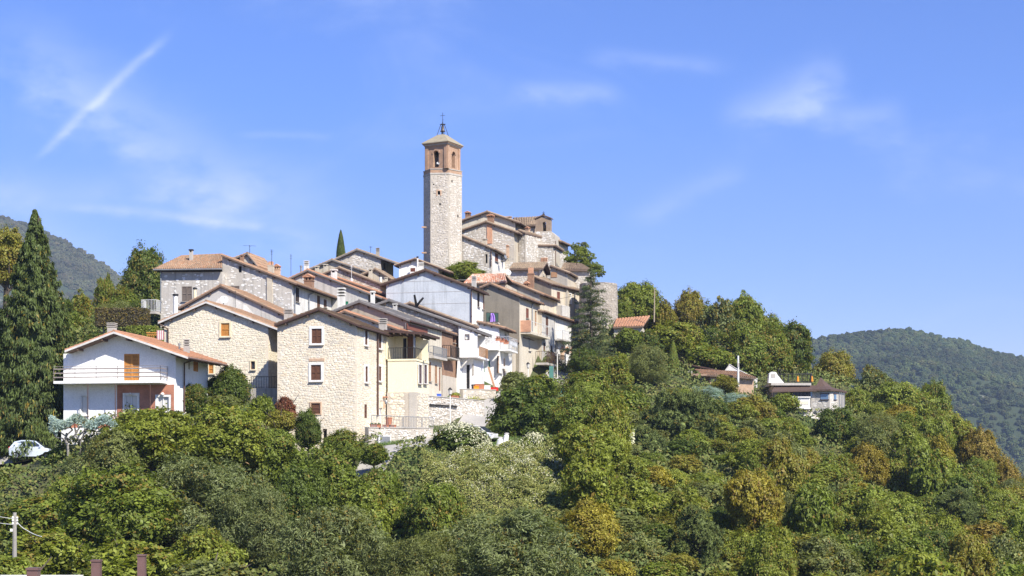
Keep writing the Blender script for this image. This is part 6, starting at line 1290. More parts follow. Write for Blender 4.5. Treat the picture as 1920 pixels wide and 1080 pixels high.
# round stone room with pointed roof
cx = rp(1545, 745, 3.2); wr = 1.62; n_ = 10
pts = [V((rp(1520,0,.3).x, Y0+.3, 0)), V((rp(1556,0,-.5).x, Y0-.5, 0)), V((rp(1571,0,.6).x, Y0+.6, 0)), V((rp(1583,0,4).x, Y0+4, 0)), V((rp(1580,0,7).x, Y0+7, 0)), V((rp(1522,0,7).x, Y0+7, 0))]
zt_, zb_ = rp(1540,731).z, rp(1540,790).z; mb = MB(); sm = MB()
for i, (a, b_) in enumerate(zip(pts, pts[1:]+pts[:1])):
    mb.poly([a+UP*zb_, b_+UP*zb_, b_+UP*zt_, a+UP*zt_])
    if i < 2:
        d = b_-a; L = d.length; du = d/L; nn = du.cross(UP); hl = []
        for px in ((1546,) if i == 0 else (1565.5,)):
            dd = ray(px, 744); t_ = a.dot(nn)/dd.dot(nn); s_ = (dd*t_-a).dot(du); w2 = (7.2 if i == 0 else 3.6)/F*Y0; z_ = rp(0,744).z; hl.append((s_-w2-.1, s_+w2+.1, z_-.4, z_+.4)); wq = MB(); wq.box(a+du*(s_-w2)+UP*(z_-.32)+nn*.02, du*2*w2, nn*.04, UP*.64); wo = wq.build('window', M['glass_blue'], rs); fq = MB(); fq.box(a+du*(s_-w2-.08)+UP*(z_+.32)+nn*.01, du*(2*w2+.16), nn*.1, UP*.08); fq.box(a+du*(s_-w2-.08)+UP*(z_-.40)+nn*.01, du*(2*w2+.16), nn*.12, UP*.08); fq.build('frame', M['metal_brown'], wo)
        stones(sm, lambda s, z, a=a, du=du: a+du*s+UP*z, nn, [(0, zb_), (L, zb_), (L, zt_), (0, zt_)], hl, .36, keep=.85)
wo = mb.build('stone_room', M['mortar_pale'], rs); sm.build('stonework', M['stone_grey'], wo, kind='stuff')
for i in range(4):
    a = pts[2].lerp(pts[3], (i+.2)/4); q = MB(); q.tube(a+UP*zb_+V((.15,-.15,0)), a+UP*(zt_-.2)+V((.15,-.15,0)), .06, n=6); q.build('post', M['metal_grey'], rs)
ap = rp(1538.5, 707.5, 3.4); mb = MB(); rim = [V(((p.x-cx.x)*1.13+cx.x, (p.y-Y0-3.2)*1.13+Y0+3.2, zt_+.02)) for p in pts]; mid = [V((ap.x+(p.x-ap.x)*.42, ap.y+(p.y-ap.y)*.42, zt_+.02+(ap.z-zt_)*.30)) for p in rim]
for i in range(6):
    j = (i+1)%6; mb.poly([rim[i], rim[j], mid[j], mid[i]]); mb.poly([mid[i], mid[j], ap]); mb.poly([rim[j], rim[i], rim[i]-UP*.2, rim[j]-UP*.2])
mb.poly([p-UP*.2 for p in rim]); mb.build('pointed_roof', M['roof_brown2'], rs)
cl = MB(); ck = [rp(1497,768,.6), rp(1541,768,.6), rp(1545,832,-2.2), rp(1499,832,-2.2)]; cl.prism(ck, V((0,4,0))); co = cl.build('cliff_base', M['mortar_pale'], rs); sm = MB(); a = rp(1499,832,-2.2); up_ = (rp(1497,768,.6)-a); L = rp(1545,0,0).x-rp(1499,0,0).x; hz = up_.length; un = up_.normalized(); nn = V((1,0,0)).cross(un)
stones(sm, lambda s, z: a+V((1,0,0))*s+un*z, nn, [(0,0),(L,0),(L-.3,hz),(0,hz)], [], .42, depth=.12, keep=.8); sm.build('stonework', M['stone_white'], co, kind='stuff'); hq = MB(); hq.box(rp(1498,792,-.75), V((.45,0,0)), V((0,.1,0)), UP*.35); hq.build('opening', M['dark'], co)
for px, lab in ((1496, 'closed orange parasol at the middle of the restaurant terrace'), (1522.5, 'closed orange parasol at the right end of the restaurant terrace')):
    c = rp(px, 717, 5); o = thing('closed_parasol', lab, 'parasol', c, 'closed orange parasols'); q = MB(); q.tube(c-UP*.2, c+UP*.75, .03, n=5); q.build('pole', M['metal_dark'], o); q = MB(); q.tube(c+UP*.12, c+UP*.55, .17, .12, n=8); q.tube(c+UP*.55, c+UP*.8, .12, .02, n=8); q.build('canopy', M['orange_plastic'], o)
# ------------------------------------------------------------------ trees and shrubs
def leaf_mat(name, rough=.55, trans=.34, turned=True):
    m, t, b = mat(name, rough); b.inputs['Specular IOR Level'].default_value = .3
    oi = nd(t, 'ShaderNodeObjectInfo'); g = nd(t, 'ShaderNodeNewGeometry'); rnd_ = g.outputs['Random Per Island']
    n = noise(t, .55, 4, .6, vec=g.outputs['Position'])
    v = mapr(t, rnd_, 0, 1, .78, 1.70); c = mixc_(t, 1., oi.outputs['Color'], v, 'MULTIPLY')
    c = mixc_(t, 1., c, mapr(t, n, .3, .7, .80, 1.22), 'MULTIPLY')
    c = mixc_(t, mapr(t, noise(t, .30, 4, .65, vec=g.outputs['Position']), .50, .68, 0, .34), c, mixc_(t, 1., c, (1.34,1.18,.75), 'MULTIPLY')) if turned else c
    c = mixc_(t, mapr(t, noise(t, .42, 4, .65, vec=g.outputs['Position']), .34, .46, .4, 0), c, mixc_(t, 1., c, (.68,.80,.8), 'MULTIPLY'))
    # some leaves have turned: share given by the object's alpha
    wn_ = nd(t, 'ShaderNodeTexWhiteNoise', noise_dimensions='1D'); mu = nd(t, 'ShaderNodeMath', operation='MULTIPLY'); t.links.new(rnd_, mu.inputs[0]); mu.inputs[1].default_value = 917.; t.links.new(mu.outputs[0], wn_.inputs['W'])
    s1 = nd(t, 'ShaderNodeMath', operation='ADD'); t.links.new(mapr(t, n, .35, .65, -.25, .25), s1.inputs[0]); t.links.new(wn_.outputs['Value'], s1.inputs[1])
    lt = nd(t, 'ShaderNodeMath', operation='LESS_THAN'); t.links.new(s1.outputs[0], lt.inputs[0]); t.links.new(oi.outputs['Alpha'], lt.inputs[1])
    aut = ramp(t, rnd_, [(0,(.23,.15,.03)),(.35,(.28,.21,.03)),(.8,(.21,.20,.035)),(1,(.21,.11,.03))])
    c = mixc_(t, lt.outputs[0], c, aut) if turned else c; t.links.new(c, b.inputs['Base Color'])
    tr = nd(t, 'ShaderNodeBsdfTranslucent'); c2 = mixc_(t, 1., c, (1.35,1.4,.55), 'MULTIPLY'); t.links.new(c2, tr.inputs[0]); mx = nd(t, 'ShaderNodeMixShader'); mx.inputs[0].default_value = trans
    o = t.nodes['Material Output']; t.links.new(b.outputs[0], mx.inputs[1]); t.links.new(tr.outputs[0], mx.inputs[2]); t.links.new(mx.outputs[0], o.inputs[0]); return m
M['foliage'] = leaf_mat('foliage'); M['needles'] = leaf_mat('needles', .6, .14); M['inner'] = leaf_mat('inner_foliage', .8, .0, False)
M['bark'] = wood('bark', (.12,.095,.07), .95); M['bark_grey'] = wood('grey_bark', (.27,.25,.22), .95)
m, t, b = mat('blossom', .8); g = nd(t, 'ShaderNodeNewGeometry'); t.links.new(ramp(t, g.outputs['Random Per Island'], [(0,(.40,.41,.24)),(.5,(.55,.53,.37)),(1,(.34,.36,.17))]), b.inputs['Base Color']); M['blossom'] = m
def unit(v): return v/np.maximum(np.linalg.norm(v, axis=-1, keepdims=True), 1e-9)
def leaves(p, nrm, size, aspect, rg, spread=.8, droop=0., fold=.25, along=None):
    n = len(p); nn = unit(nrm+spread*rg.normal(size=(n, 3))); a = rg.normal(size=(n, 3)) if along is None else along+.35*rg.normal(size=(n, 3))
    a = unit(a)+np.array([0, 0, -droop*2.]); a = unit(a-nn*np.sum(a*nn, 1, keepdims=True)); b_ = np.cross(nn, a); s = (size*rg.uniform(.65, 1.35, n))[:, None]
    v = np.stack([p-a*s, p+b_*s*aspect+nn*s*fold, p+a*s, p-b_*s*aspect+nn*s*fold], 1).reshape(-1, 3); return v
def qf(v): return np.arange(len(v), dtype=np.int32).reshape(-1, 4)
def sph(n, rg): return unit(rg.normal(size=(n, 3)))
ICO = None
def core(pos, rad, rg, k=8):
    """small closed lumps of dense inner foliage"""
    V_, F_ = [], []; th = np.linspace(0, math.pi, 5); 
    for p, r in zip(pos, rad):
        i = sum(len(x) for x in V_); v = []
        for a in th:
            for b_ in range(k): f_ = 6.283*b_/k; v.append((math.sin(a)*math.cos(f_), math.sin(a)*math.sin(f_), math.cos(a)))
        v = np.array(v)*r*rg.uniform(.8, 1.15, (len(v), 1))+p; V_.append(v)
        for a in range(4):
            for b_ in range(k): F_.append((i+a*k+b_, i+(a+1)*k+b_, i+(a+1)*k+(b_+1)%k, i+a*k+(b_+1)%k))
    return np.concatenate(V_), np.array(F_, dtype=np.int32)
def crown_mesh(name, v, m='foliage', corepr=None):
    f = qf(v)
    if corepr is not None: cv, cf = corepr; f = np.concatenate([f, cf+len(v)]); v = np.concatenate([v, cv])
    me = mesh_np(name, v, f, [M[m], M['inner']])
    if corepr is not None: mi = np.zeros(len(f), dtype=np.int32); mi[-len(corepr[1]):] = 1; me.polygons.foreach_set('material_index', mi)
    return me
def broad(seed, nl=26, lr=.36, ncl=24, nlf=44, size=.034, asp=.55, droop=.0, spread=.5, zlo=-.55, corek=.52, prof=None):
    rg = np.random.default_rng(seed); d = sph(nl*3, rg); d = d[d[:,2] > zlo][:nl]; r = lr*rg.uniform(.62, 1.3, len(d)); pos = d*((1-r)*rg.uniform(.72, 1.0, len(d)))[:,None]
    pos = np.concatenate([pos, [[0,0,-.1]]]); r = np.append(r, .75); d = np.concatenate([d, [[0,0,1.]]])
    if prof is not None: k = prof(pos[:,2])[:,None]; pos[:,:2] *= k
    V_ = []
    for p, rr, dd in zip(pos[:-1], r[:-1], d[:-1]):
        cd = sph(ncl*2, rg); cd = cd[(cd@dd) > -.45][:ncl]; c = p+cd*rr*rg.uniform(.72, 1.08, len(cd))[:,None]
        q = np.repeat(c, nlf, 0)+rg.normal(size=(len(c)*nlf, 3))*rr*np.array([.19,.19,.15]); V_.append(leaves(q, np.repeat(cd, nlf, 0)+np.array([0,0,.25]), size, asp, rg, spread, droop))
    if corek:      # dense inner foliage
        q = sph(3600, rg)*(rg.random(3600)**.33)[:,None]*.70; V_.append(leaves(q, q+np.array([0,0,.2]), size*1.7, asp, rg, .8, droop))
    return np.concatenate(V_), None
def spruce(seed, size=.014):
    rg = np.random.default_rng(seed); V_ = []
    for k in range(46):
        z = .03+.95*(k/45)**.92; R_ = (1-z)**.80*(.98+.12*math.sin(k*2.1))+.015; nb = int(6+9*(1-z))
        for j in range(nb):
            ph = 6.283*(j+rg.random())/nb; L = R_*rg.uniform(.78, 1.12); n = int(24+170*L); t = rg.random(n)**.7; up = .25*z
            dirv = np.array([math.cos(ph), math.sin(ph)]); pts = np.zeros((n, 3)); pts[:,:2] = dirv*(t*L)[:,None]; pts[:,2] = z+(up*t-.28*t*t)*L*.20+.02*t**3
            sd = np.array([-dirv[1], dirv[0]]); wv = rg.normal(size=n)*.05*(1-t*.4)*(L+.12); pts[:,:2] += sd*wv[:,None]; hang = rg.random(n)**1.5*.035*(.4+L); pts[:,2] -= hang
            al = np.stack([np.full(n, dirv[0])*.5, np.full(n, dirv[1])*.5, np.full(n, -.9)], 1); nr_ = np.stack([np.full(n, dirv[0]), np.full(n, dirv[1]), np.full(n, .5)], 1)
            V_.append(leaves(pts*np.array([1,1,1]), nr_, size*(1+.2*L)*1.0, .30, rg, .6, 0, .15, al))
    v = np.concatenate(V_); v[:,:2] *= 1.0; v[:,2] = v[:,2]*2-1; return v
def spruce_fix(seed):
    rg = np.random.default_rng(seed); V_ = []
    for k in range(60):
        z = .02+.97*(k/59)**.95; R_ = (1-z)**.84*(1+.06*math.sin(k*1.7))+.010; nb = int(6+7*(1-z))
        for j in range(nb):
            ph = 6.283*(j+rg.random())/nb; L = R_*rg.uniform(.76, 1.12); n = int(24+430*L); t = rg.random(n)**.65
            dv = np.array([math.cos(ph), math.sin(ph)]); pts = np.zeros((n, 3)); sd = np.array([-dv[1], dv[0]]); wv = rg.normal(size=n)*.10*(1.05-t*.6)*(L+.10)
            pts[:,:2] = dv*(t*L)[:,None]+sd*wv[:,None]; pts[:,2] = (2*z-1)+.10*L*(-.9*t+.75*t**3)-rg.random(n)**1.4*.06*(.3+L)
            al = np.stack([np.full(n, dv[0])*.35, np.full(n, dv[1])*.35, np.full(n, -.55)], 1); nr_ = np.stack([np.full(n, dv[0]), np.full(n, dv[1]), np.full(n, .6)], 1)
            V_.append(leaves(pts, nr_, .024, .30, rg, .9, 0, .2, al))
    return np.concatenate(V_)
def pine(seed, nl=34, lr=.30, size=.06):
    rg = np.random.default_rng(seed); d = sph(nl*3, rg); d = d[d[:,2] > -.7][:nl]; r = lr*rg.uniform(.6, 1.25, len(d)); pos = d*((1-r)*rg.uniform(.55, 1.0, len(d)))[:,None]; V_ = []
    for p, rr, dd in zip(pos, r, d):
        cd = sph(44, rg); cd = cd[cd[:,2] > -.45][:30]; c = p+cd*np.array([1,1,.62])*rr*rg.uniform(.7, 1.05, len(cd))[:,None]; nt = 26
        al = unit(np.repeat(cd, nt, 0)*.8+np.array([0,0,.55])+rg.normal(size=(len(c)*nt, 3))*.75); q = np.repeat(c, nt, 0)+al*size*.8; V_.append(leaves(q, rg.normal(size=q.shape), size*.85, .16, rg, .3, 0, .1, al*3))
    return np.concatenate(V_), core(pos, r*.28, rg)
def sparse(seed):
    """open conifer: flat separate boughs with sky between"""
    rg = np.random.default_rng(seed); V_ = []
    for k in range(34):
        z = .04+.94*k/33; R_ = ((1-z)**.72)*(.75+.35*rg.random())+.03; nb = int(3+3.6*(1-z)+rg.random()*1.8)
        for j in range(nb):
            ph = rg.random()*6.283; L = R_*rg.uniform(.6, 1.15); n = int(24+235*L); t = rg.random(n)**.6; dv = np.array([math.cos(ph), math.sin(ph)]); sd = np.array([-dv[1], dv[0]]); pts = np.zeros((n, 3))
            pts[:,:2] = dv*(t*L)[:,None]+sd*(rg.normal(size=n)*.075*t)[:,None]; pts[:,2] = (2*z-1)+.16*L*t*(1-.9*t)*rg.uniform(.2, 2)+rg.normal(size=n)*.012-rg.random(n)**2*.03
            V_.append(leaves(pts, np.tile([0,0,1.], (n,1)), .024, .30, rg, .9, .15, .15))
    return np.concatenate(V_)
def column(seed):
    rg = np.random.default_rng(seed); n = 9000; z = rg.random(n); R_ = np.minimum(1, (1-z)**.62*1.25)*np.minimum(1, (z+.06)*6); ph = rg.random(n)*6.283; rr = R_*rg.uniform(.72, 1.05, n)
    p = np.stack([np.cos(ph)*rr, np.sin(ph)*rr, 2*z-1], 1); nr_ = np.stack([np.cos(ph), np.sin(ph), np.full(n, .4)], 1); al = np.tile([0,0,1.], (n,1))
    zs = np.linspace(-.9, .75, 12); cpos = np.stack([np.zeros(12), np.zeros(12), zs], 1); return leaves(p, nr_, .07, .3, rg, .5, 0, .2, al), core(cpos*np.array([1,1,1]), np.minimum(.75, (1-(zs+1)/2)**.6*.9), rg)
PROTO = {}
def proto(k):
    if k in PROTO: return PROTO[k]
    kind, i = k[:-1], int(k[-1]); s = hash_(kind)+i*17
    if kind == 'broad': v, c = broad(s, size=.036) if i == 1 else broad(s, nl=21, lr=.31, size=.036); me = crown_mesh('crown', v, corepr=c)
    elif kind == 'fine': v, c = broad(s, nl=34, lr=.30, ncl=26, nlf=34, size=.030, asp=.26, droop=.30, spread=.65, corek=.36); me = crown_mesh('crown', v, corepr=c)
    elif kind == 'loose': v, c = broad(s, nl=26, lr=.25, ncl=12, nlf=26, size=.040, asp=.5, spread=.9, corek=.38); me = crown_mesh('crown', v, corepr=c)
    elif kind == 'shrub': v, c = broad(s, nl=18, lr=.40, ncl=18, nlf=22, size=.062, asp=.5, corek=.58, zlo=-.35); me = crown_mesh('crown', v, corepr=c)
    elif kind == 'olive': v, c = broad(s, nl=30, lr=.30, ncl=24, nlf=34, size=.042, asp=.16, spread=1.0, corek=.5); me = crown_mesh('crown', v, corepr=c)
    elif kind == 'spruce': v = spruce_fix(s); me = crown_mesh('crown', v, 'needles', core(np.array([[0,0,z] for z in np.linspace(-.9,.6,10)]), ((1-(np.linspace(-.9,.6,10)+1)/2)**.8)*.5, np.random.default_rng(1)))
    elif kind == 'pine': v, c = pine(s); me = crown_mesh('crown', v, 'needles', c)
    elif kind == 'cushion': v, c = pine(s, 46, .24, .05); me = crown_mesh('crown', v, 'needles', c)
    elif kind == 'sparse': me = crown_mesh('crown', sparse(s), 'needles')
    elif kind == 'column': v, c = column(s); me = crown_mesh('crown', v, 'needles', c)
    PROTO[k] = me; return me
def hash_(s): return sum(ord(c)*(i+3) for i, c in enumerate(s))
TRUNKS = {}
def trunk_mesh(i, m='bark', limbs=True):
    """unit tree trunk: base at z = 0, crown centre at z = 1, limbs into the crown"""
    if (i, m, limbs) in TRUNKS: return TRUNKS[i, m, limbs]
    rg = random.Random(100+i); mb = MB(); pts = [V((0,0,0))]
    for k in range(1, 6): pts.append(V((rg.uniform(-.03,.03)*k, rg.uniform(-.03,.03)*k, k*.22)))
    rad = [.06, .05, .042, .034, .024, .012]
    for a, b_, r0, r1 in zip(pts, pts[1:], rad, rad[1:]): mb.tube(a, b_, r0, r1, n=7, cap=False)
    for k in range(9 if limbs else 0):
        t = rg.uniform(.45, .95); a = pts[int(t*5)].lerp(pts[min(5, int(t*5)+1)], t*5-int(t*5)); ph = rg.uniform(0, 6.28); d = V((math.cos(ph)*.30, math.sin(ph)*.30, rg.uniform(.12, .35))); b_ = a+d*.6; c = b_+d*.6+V((rg.uniform(-.1,.1), rg.uniform(-.1,.1), .08)); mb.tube(a, b_, .022, .014, n=5, cap=False); mb.tube(b_, c, .014, .005, n=5, cap=False)
    me = bpy.data.meshes.new('trunk'); me.from_pydata(mb.v, [], mb.f); me.materials.append(M[m]); TRUNKS[i, m, limbs] = me; return me
TREES = []
def tree(kind, px, top, w_, h_, col, label, aut=0., Y=None, name=None, cat=None, group=None, bark='bark', limbs=1., depth=None, sink=.9):
    """crown between pixel rows top and top+h_, w_ pixels wide; it stands where the sight line to its foot meets the ground"""
    if Y is None:
        Y = hit(px, top+h_*sink) or hit(px, top+h_*1.15) or hit(px, top+h_*1.5)
        if Y is None: print('NOHIT', kind, px, top); Y = 200
    cz = P(px, top+h_/2, Y); rx = w_/F*Y/2; rz = h_/F*Y/2; g0 = ground(cz.x, cz.y); nm = name or {'spruce': 'spruce_tree', 'pine': 'pine_tree', 'cushion': 'pine_tree', 'column': 'cypress_tree', 'sparse': 'conifer_tree', 'shrub': 'shrub', 'olive': 'olive_tree'}.get(kind[:-1], 'broadleaf_tree')
    base = V((cz.x, cz.y, min(g0, cz.z-rz*.8)-.1)); o = thing(nm, label, cat or ('shrub' if kind[:-1] == 'shrub' else 'tree'), base, group)
    c = bpy.data.objects.new('crown', proto(kind)); C.objects.link(c); c.parent = o; c.location = cz-base; c.scale = (rx, (depth or 1.)*rx, rz); c.rotation_euler = (0, 0, rng.uniform(0, 6.28) if not depth else 0); c.color = (*col, aut)
    H = (cz.z-base.z); t_ = bpy.data.objects.new('trunk', trunk_mesh(len(TREES)%5, bark, kind[:-1] not in ('spruce','sparse','column','cushion'))); C.objects.link(t_); t_.parent = o; k = min(H, 12); kk = max(.5, min(1.2*k*limbs, 2.6*rx)); kk = kk if kind[:-1] not in ('spruce','sparse','column','cushion') else min(kk, rx*.9)
    t_.scale = (kk, kk, (H if kind[:-1] not in ('spruce','sparse','column') else (H+rz*.93)/1.1)*(.8 if kind[:-1] == 'cushion' else 1)); t_.rotation_euler = (0, 0, rng.uniform(0, 6.28)); TREES.append(o); return o
DG, MG, YG, OL, GY = (.075,.104,.017), (.120,.152,.022), (.158,.182,.025), (.135,.152,.046), (.135,.158,.060)
AM, OR_, RD, BL, PN, SP, LG = (.185,.180,.028), (.205,.155,.034), (.15,.055,.028), (.22,.29,.26), (.098,.124,.034), (.062,.086,.020), (.155,.186,.028)
T = [
# behind and left of the village
('spruce1', 66, 392, 250, 460, SP, 'huge dark spruce hung with cones beside the white house', 0, 129),
('spruce2', -28, 470, 150, 380, SP, 'second dark spruce cut by the left picture edge', 0, 134),
('broad1', 12, 425, 110, 130, AM, 'yellowing tree rising behind the big spruce at the left edge', .25, 175),
('broad1', 272, 458, 92, 170, DG, 'tall dark tree touching the terracotta hip roof, orange tinged at top', .14, 182),
('loose2', 196, 503, 46, 130, MG, 'slender tree with orange tips left of the tall dark tree', .30, 186),
('loose3', 150, 535, 78, 120, MG, 'green and rusty tree right of the big spruce', .38, 184),
('olive1', 216, 560, 110, 100, OL, 'grey green feathery tree behind the clipped brown hedge', .05, 176),
('broad2', 140, 585, 105, 120, MG, 'bright mid green tree between the big spruce and the white house ridge', .04, 166),
('broad3', 108, 545, 80, 110, DG, 'dark green tree tucked behind the spruce flank', .06, 178),
('loose1', 232, 530, 70, 90, MG, 'small leafy tree with orange sprays below the tall dark tree', .28, 178),
('broad1', 262, 560, 60, 90, DG, 'deep green bush tree beside the white balcony of the hip roofed house', .02, 170),
('shrub1', 185, 622, 90, 50, DG, 'dark shrub mass just above the white house ridge', .0, 152),
# in front of the two stone houses
('broad2', 432, 682, 92, 95, DG, 'round dark shrub tree before the orange shuttered stone house', .0, 132),
('broad3', 362, 712, 62, 80, DG, 'loose dark shrub at the right corner of the white house', .05, 127),
('shrub2', 418, 738, 80, 40, OL, 'low grey green dome at the foot of the round dark shrub tree', .0, 129.5),
('shrub3', 537, 742, 48, 62, RD, 'dark red creeper bush climbing the corner of the tall pale house', .0, 131),
('shrub1', 495, 738, 52, 60, MG, 'fresh green bush left of the dark red creeper', .0, 130.5),
('shrub2', 528, 765, 62, 55, AM, 'amber leaved bush below the dark red creeper', .25, 128.5),
('broad1', 578, 765, 56, 90, DG, 'narrow dark tree against the lower wall of the tall pale house', .02, 128),
('broad2', 642, 802, 90, 75, MG, 'green bush tree hiding the foot of the tall pale house', .02, 125.5),
('shrub3', 700, 830, 60, 50, MG, 'small green bush by the road below the grey cabinet', .0, 123.5),
# left and centre mass
('broad3', 285, 752, 190, 150, YG, 'broad yellow green maple under the white house flower boxes', .03, 116),
('broad1', 425, 755, 180, 150, YG, 'second yellow green maple spreading below the round dark shrub tree', .03, 118),
('broad2', 215, 800, 130, 120, OL, 'olive tinted tree left of the broad maple', .02, 113),
('broad3', 510, 790, 130, 150, MG, 'mid green tree right of the second maple', .03, 119),
('fine1', 385, 838, 290, 240, GY, 'large grey green holm oak in the middle of the left wood', .0, 106),
('broad1', 230, 868, 260, 210, MG, 'large leafy maple at the lower left with a few yellow leaves', .06, 102),
('broad2', 610, 832, 170, 170, MG, 'dense green tree below the tall pale house', .04, 114),
('broad3', 712, 862, 120, 180, MG, 'tall green tree left of the white flowered slope', .05, 112),
('broad1', 560, 868, 120, 150, DG, 'dark tree between the holm oak and the dense green tree', .02, 109),
('broad2', 690, 905, 170, 170, LG, 'leafy green tree in the shade gap below the road', .04, 106),
('fine2', 480, 900, 170, 200, GY, 'grey green holm oak right of the large one', .0, 102),
('fine3', 625, 940, 250, 240, GY, 'wide grey olive crown at the bottom centre left', .0, 94),
('broad3', 815, 890, 130, 170, MG, 'green tree overlapping the white flowered slope from below', .06, 104),
('fine1', 945, 938, 330, 240, GY, 'very wide grey olive crown at the bottom centre', .0, 93),
('fine2', 790, 985, 170, 170, OL, 'smaller olive crown between the two wide grey crowns', .0, 90),
('broad2', 380, 985, 160, 150, YG, 'yellowish green tree low between the maple and the grey crown', .1, 95),
('shrub1', 250, 1005, 200, 130, YG, 'yellow green thicket behind the brown fence posts', .03, 86),
('shrub2', 90, 985, 170, 120, YG, 'creeper covered thicket behind the concrete utility pole', .05, 91),
('shrub3', 20, 1040, 150, 100, LG, 'low green bush in the bottom left corner', .0, 82),
('shrub1', 400, 1045, 190, 100, OL, 'olive thicket at the bottom edge right of the fence posts', .05, 84),
('broad3', 135, 880, 120, 130, LG, 'green climber covered tree below the silver blue car', .08, 110),
('shrub2', 30, 874, 120, 60, MG, 'ivy mass hanging just below the silver blue car', .10, 121.6),
('shrub1', 102, 862, 62, 60, MG, 'ivy clump at the front wheel of the silver blue car', .08, 121.8),
('shrub3', -10, 880, 90, 80, LG, 'ivy clump cut by the left picture edge below the iron fence', .06, 119),
('shrub3', 60, 930, 160, 110, MG, 'ivy slope bush above the concrete utility pole', .10, 108),
('shrub1', 110, 835, 70, 70, DG, 'dark bush hiding the bonnet of the silver blue car', .05, 121),
('broad1', 205, 815, 90, 80, OL, 'greyish bush right of the twisted juniper', .0, 118),
('shrub2', 150, 850, 80, 90, GY, 'grey leaved bush below the twisted juniper', .02, 117),
# centre by the road
('broad2', 985, 714, 168, 158, DG, 'big dark rounded bush tree beside the uphill road', .03, 146),
('broad3', 1035, 745, 80, 120, YG, 'yellow green right half of the bush mass by the road', .08, 147.5),
('shrub1', 858, 794, 122, 90, DG, 'dark round bush in the road bend, crowned with cream blossom', .0, 131),
('shrub3', 965, 695, 60, 50, OL, 'grey bush at the foot of the lean-to houses', .0, 165),
('shrub1', 1008, 700, 90, 60, MG, 'green bush under the timber deck of the pale street house', .05, 166),
('shrub2', 1000, 812, 60, 55, LG, 'pale flowered bush right of the wrapped posts', .0, 130),
# conifers at the village right end
('sparse1', 1108, 502, 126, 180, (.062,.082,.030), 'open dark conifer in front of the long cream house', .0, 186),
('cushion1', 1086, 450, 72, 68, LG, 'bright round pine on the hilltop beside the church', .0, 212),
('cushion2', 1114, 488, 44, 44, LG, 'smaller bright pine tuft below the round hilltop pine', .0, 209),
('broad1', 1072, 497, 66, 60, DG, 'dark evergreen between the small tiled house and the conifer', .0, 207.5),
('broad2', 870, 488, 90, 48, LG, 'green scrub at the foot of the bell tower', .05, 193),
('column1', 639, 432, 17, 62, SP, 'slim cypress behind the highest stone gable', .0, 204),
('broad1', 1095, 652, 62, 56, DG, 'dark green shrub below the brick arches', .0, 178),
]
for kind, px, top, w_, h_, col, lab, aut, Y in T:
    tree(kind, px, top, w_, h_, col, lab, aut, Y, bark='bark_grey' if kind.startswith(('loose', 'fine')) else 'bark')
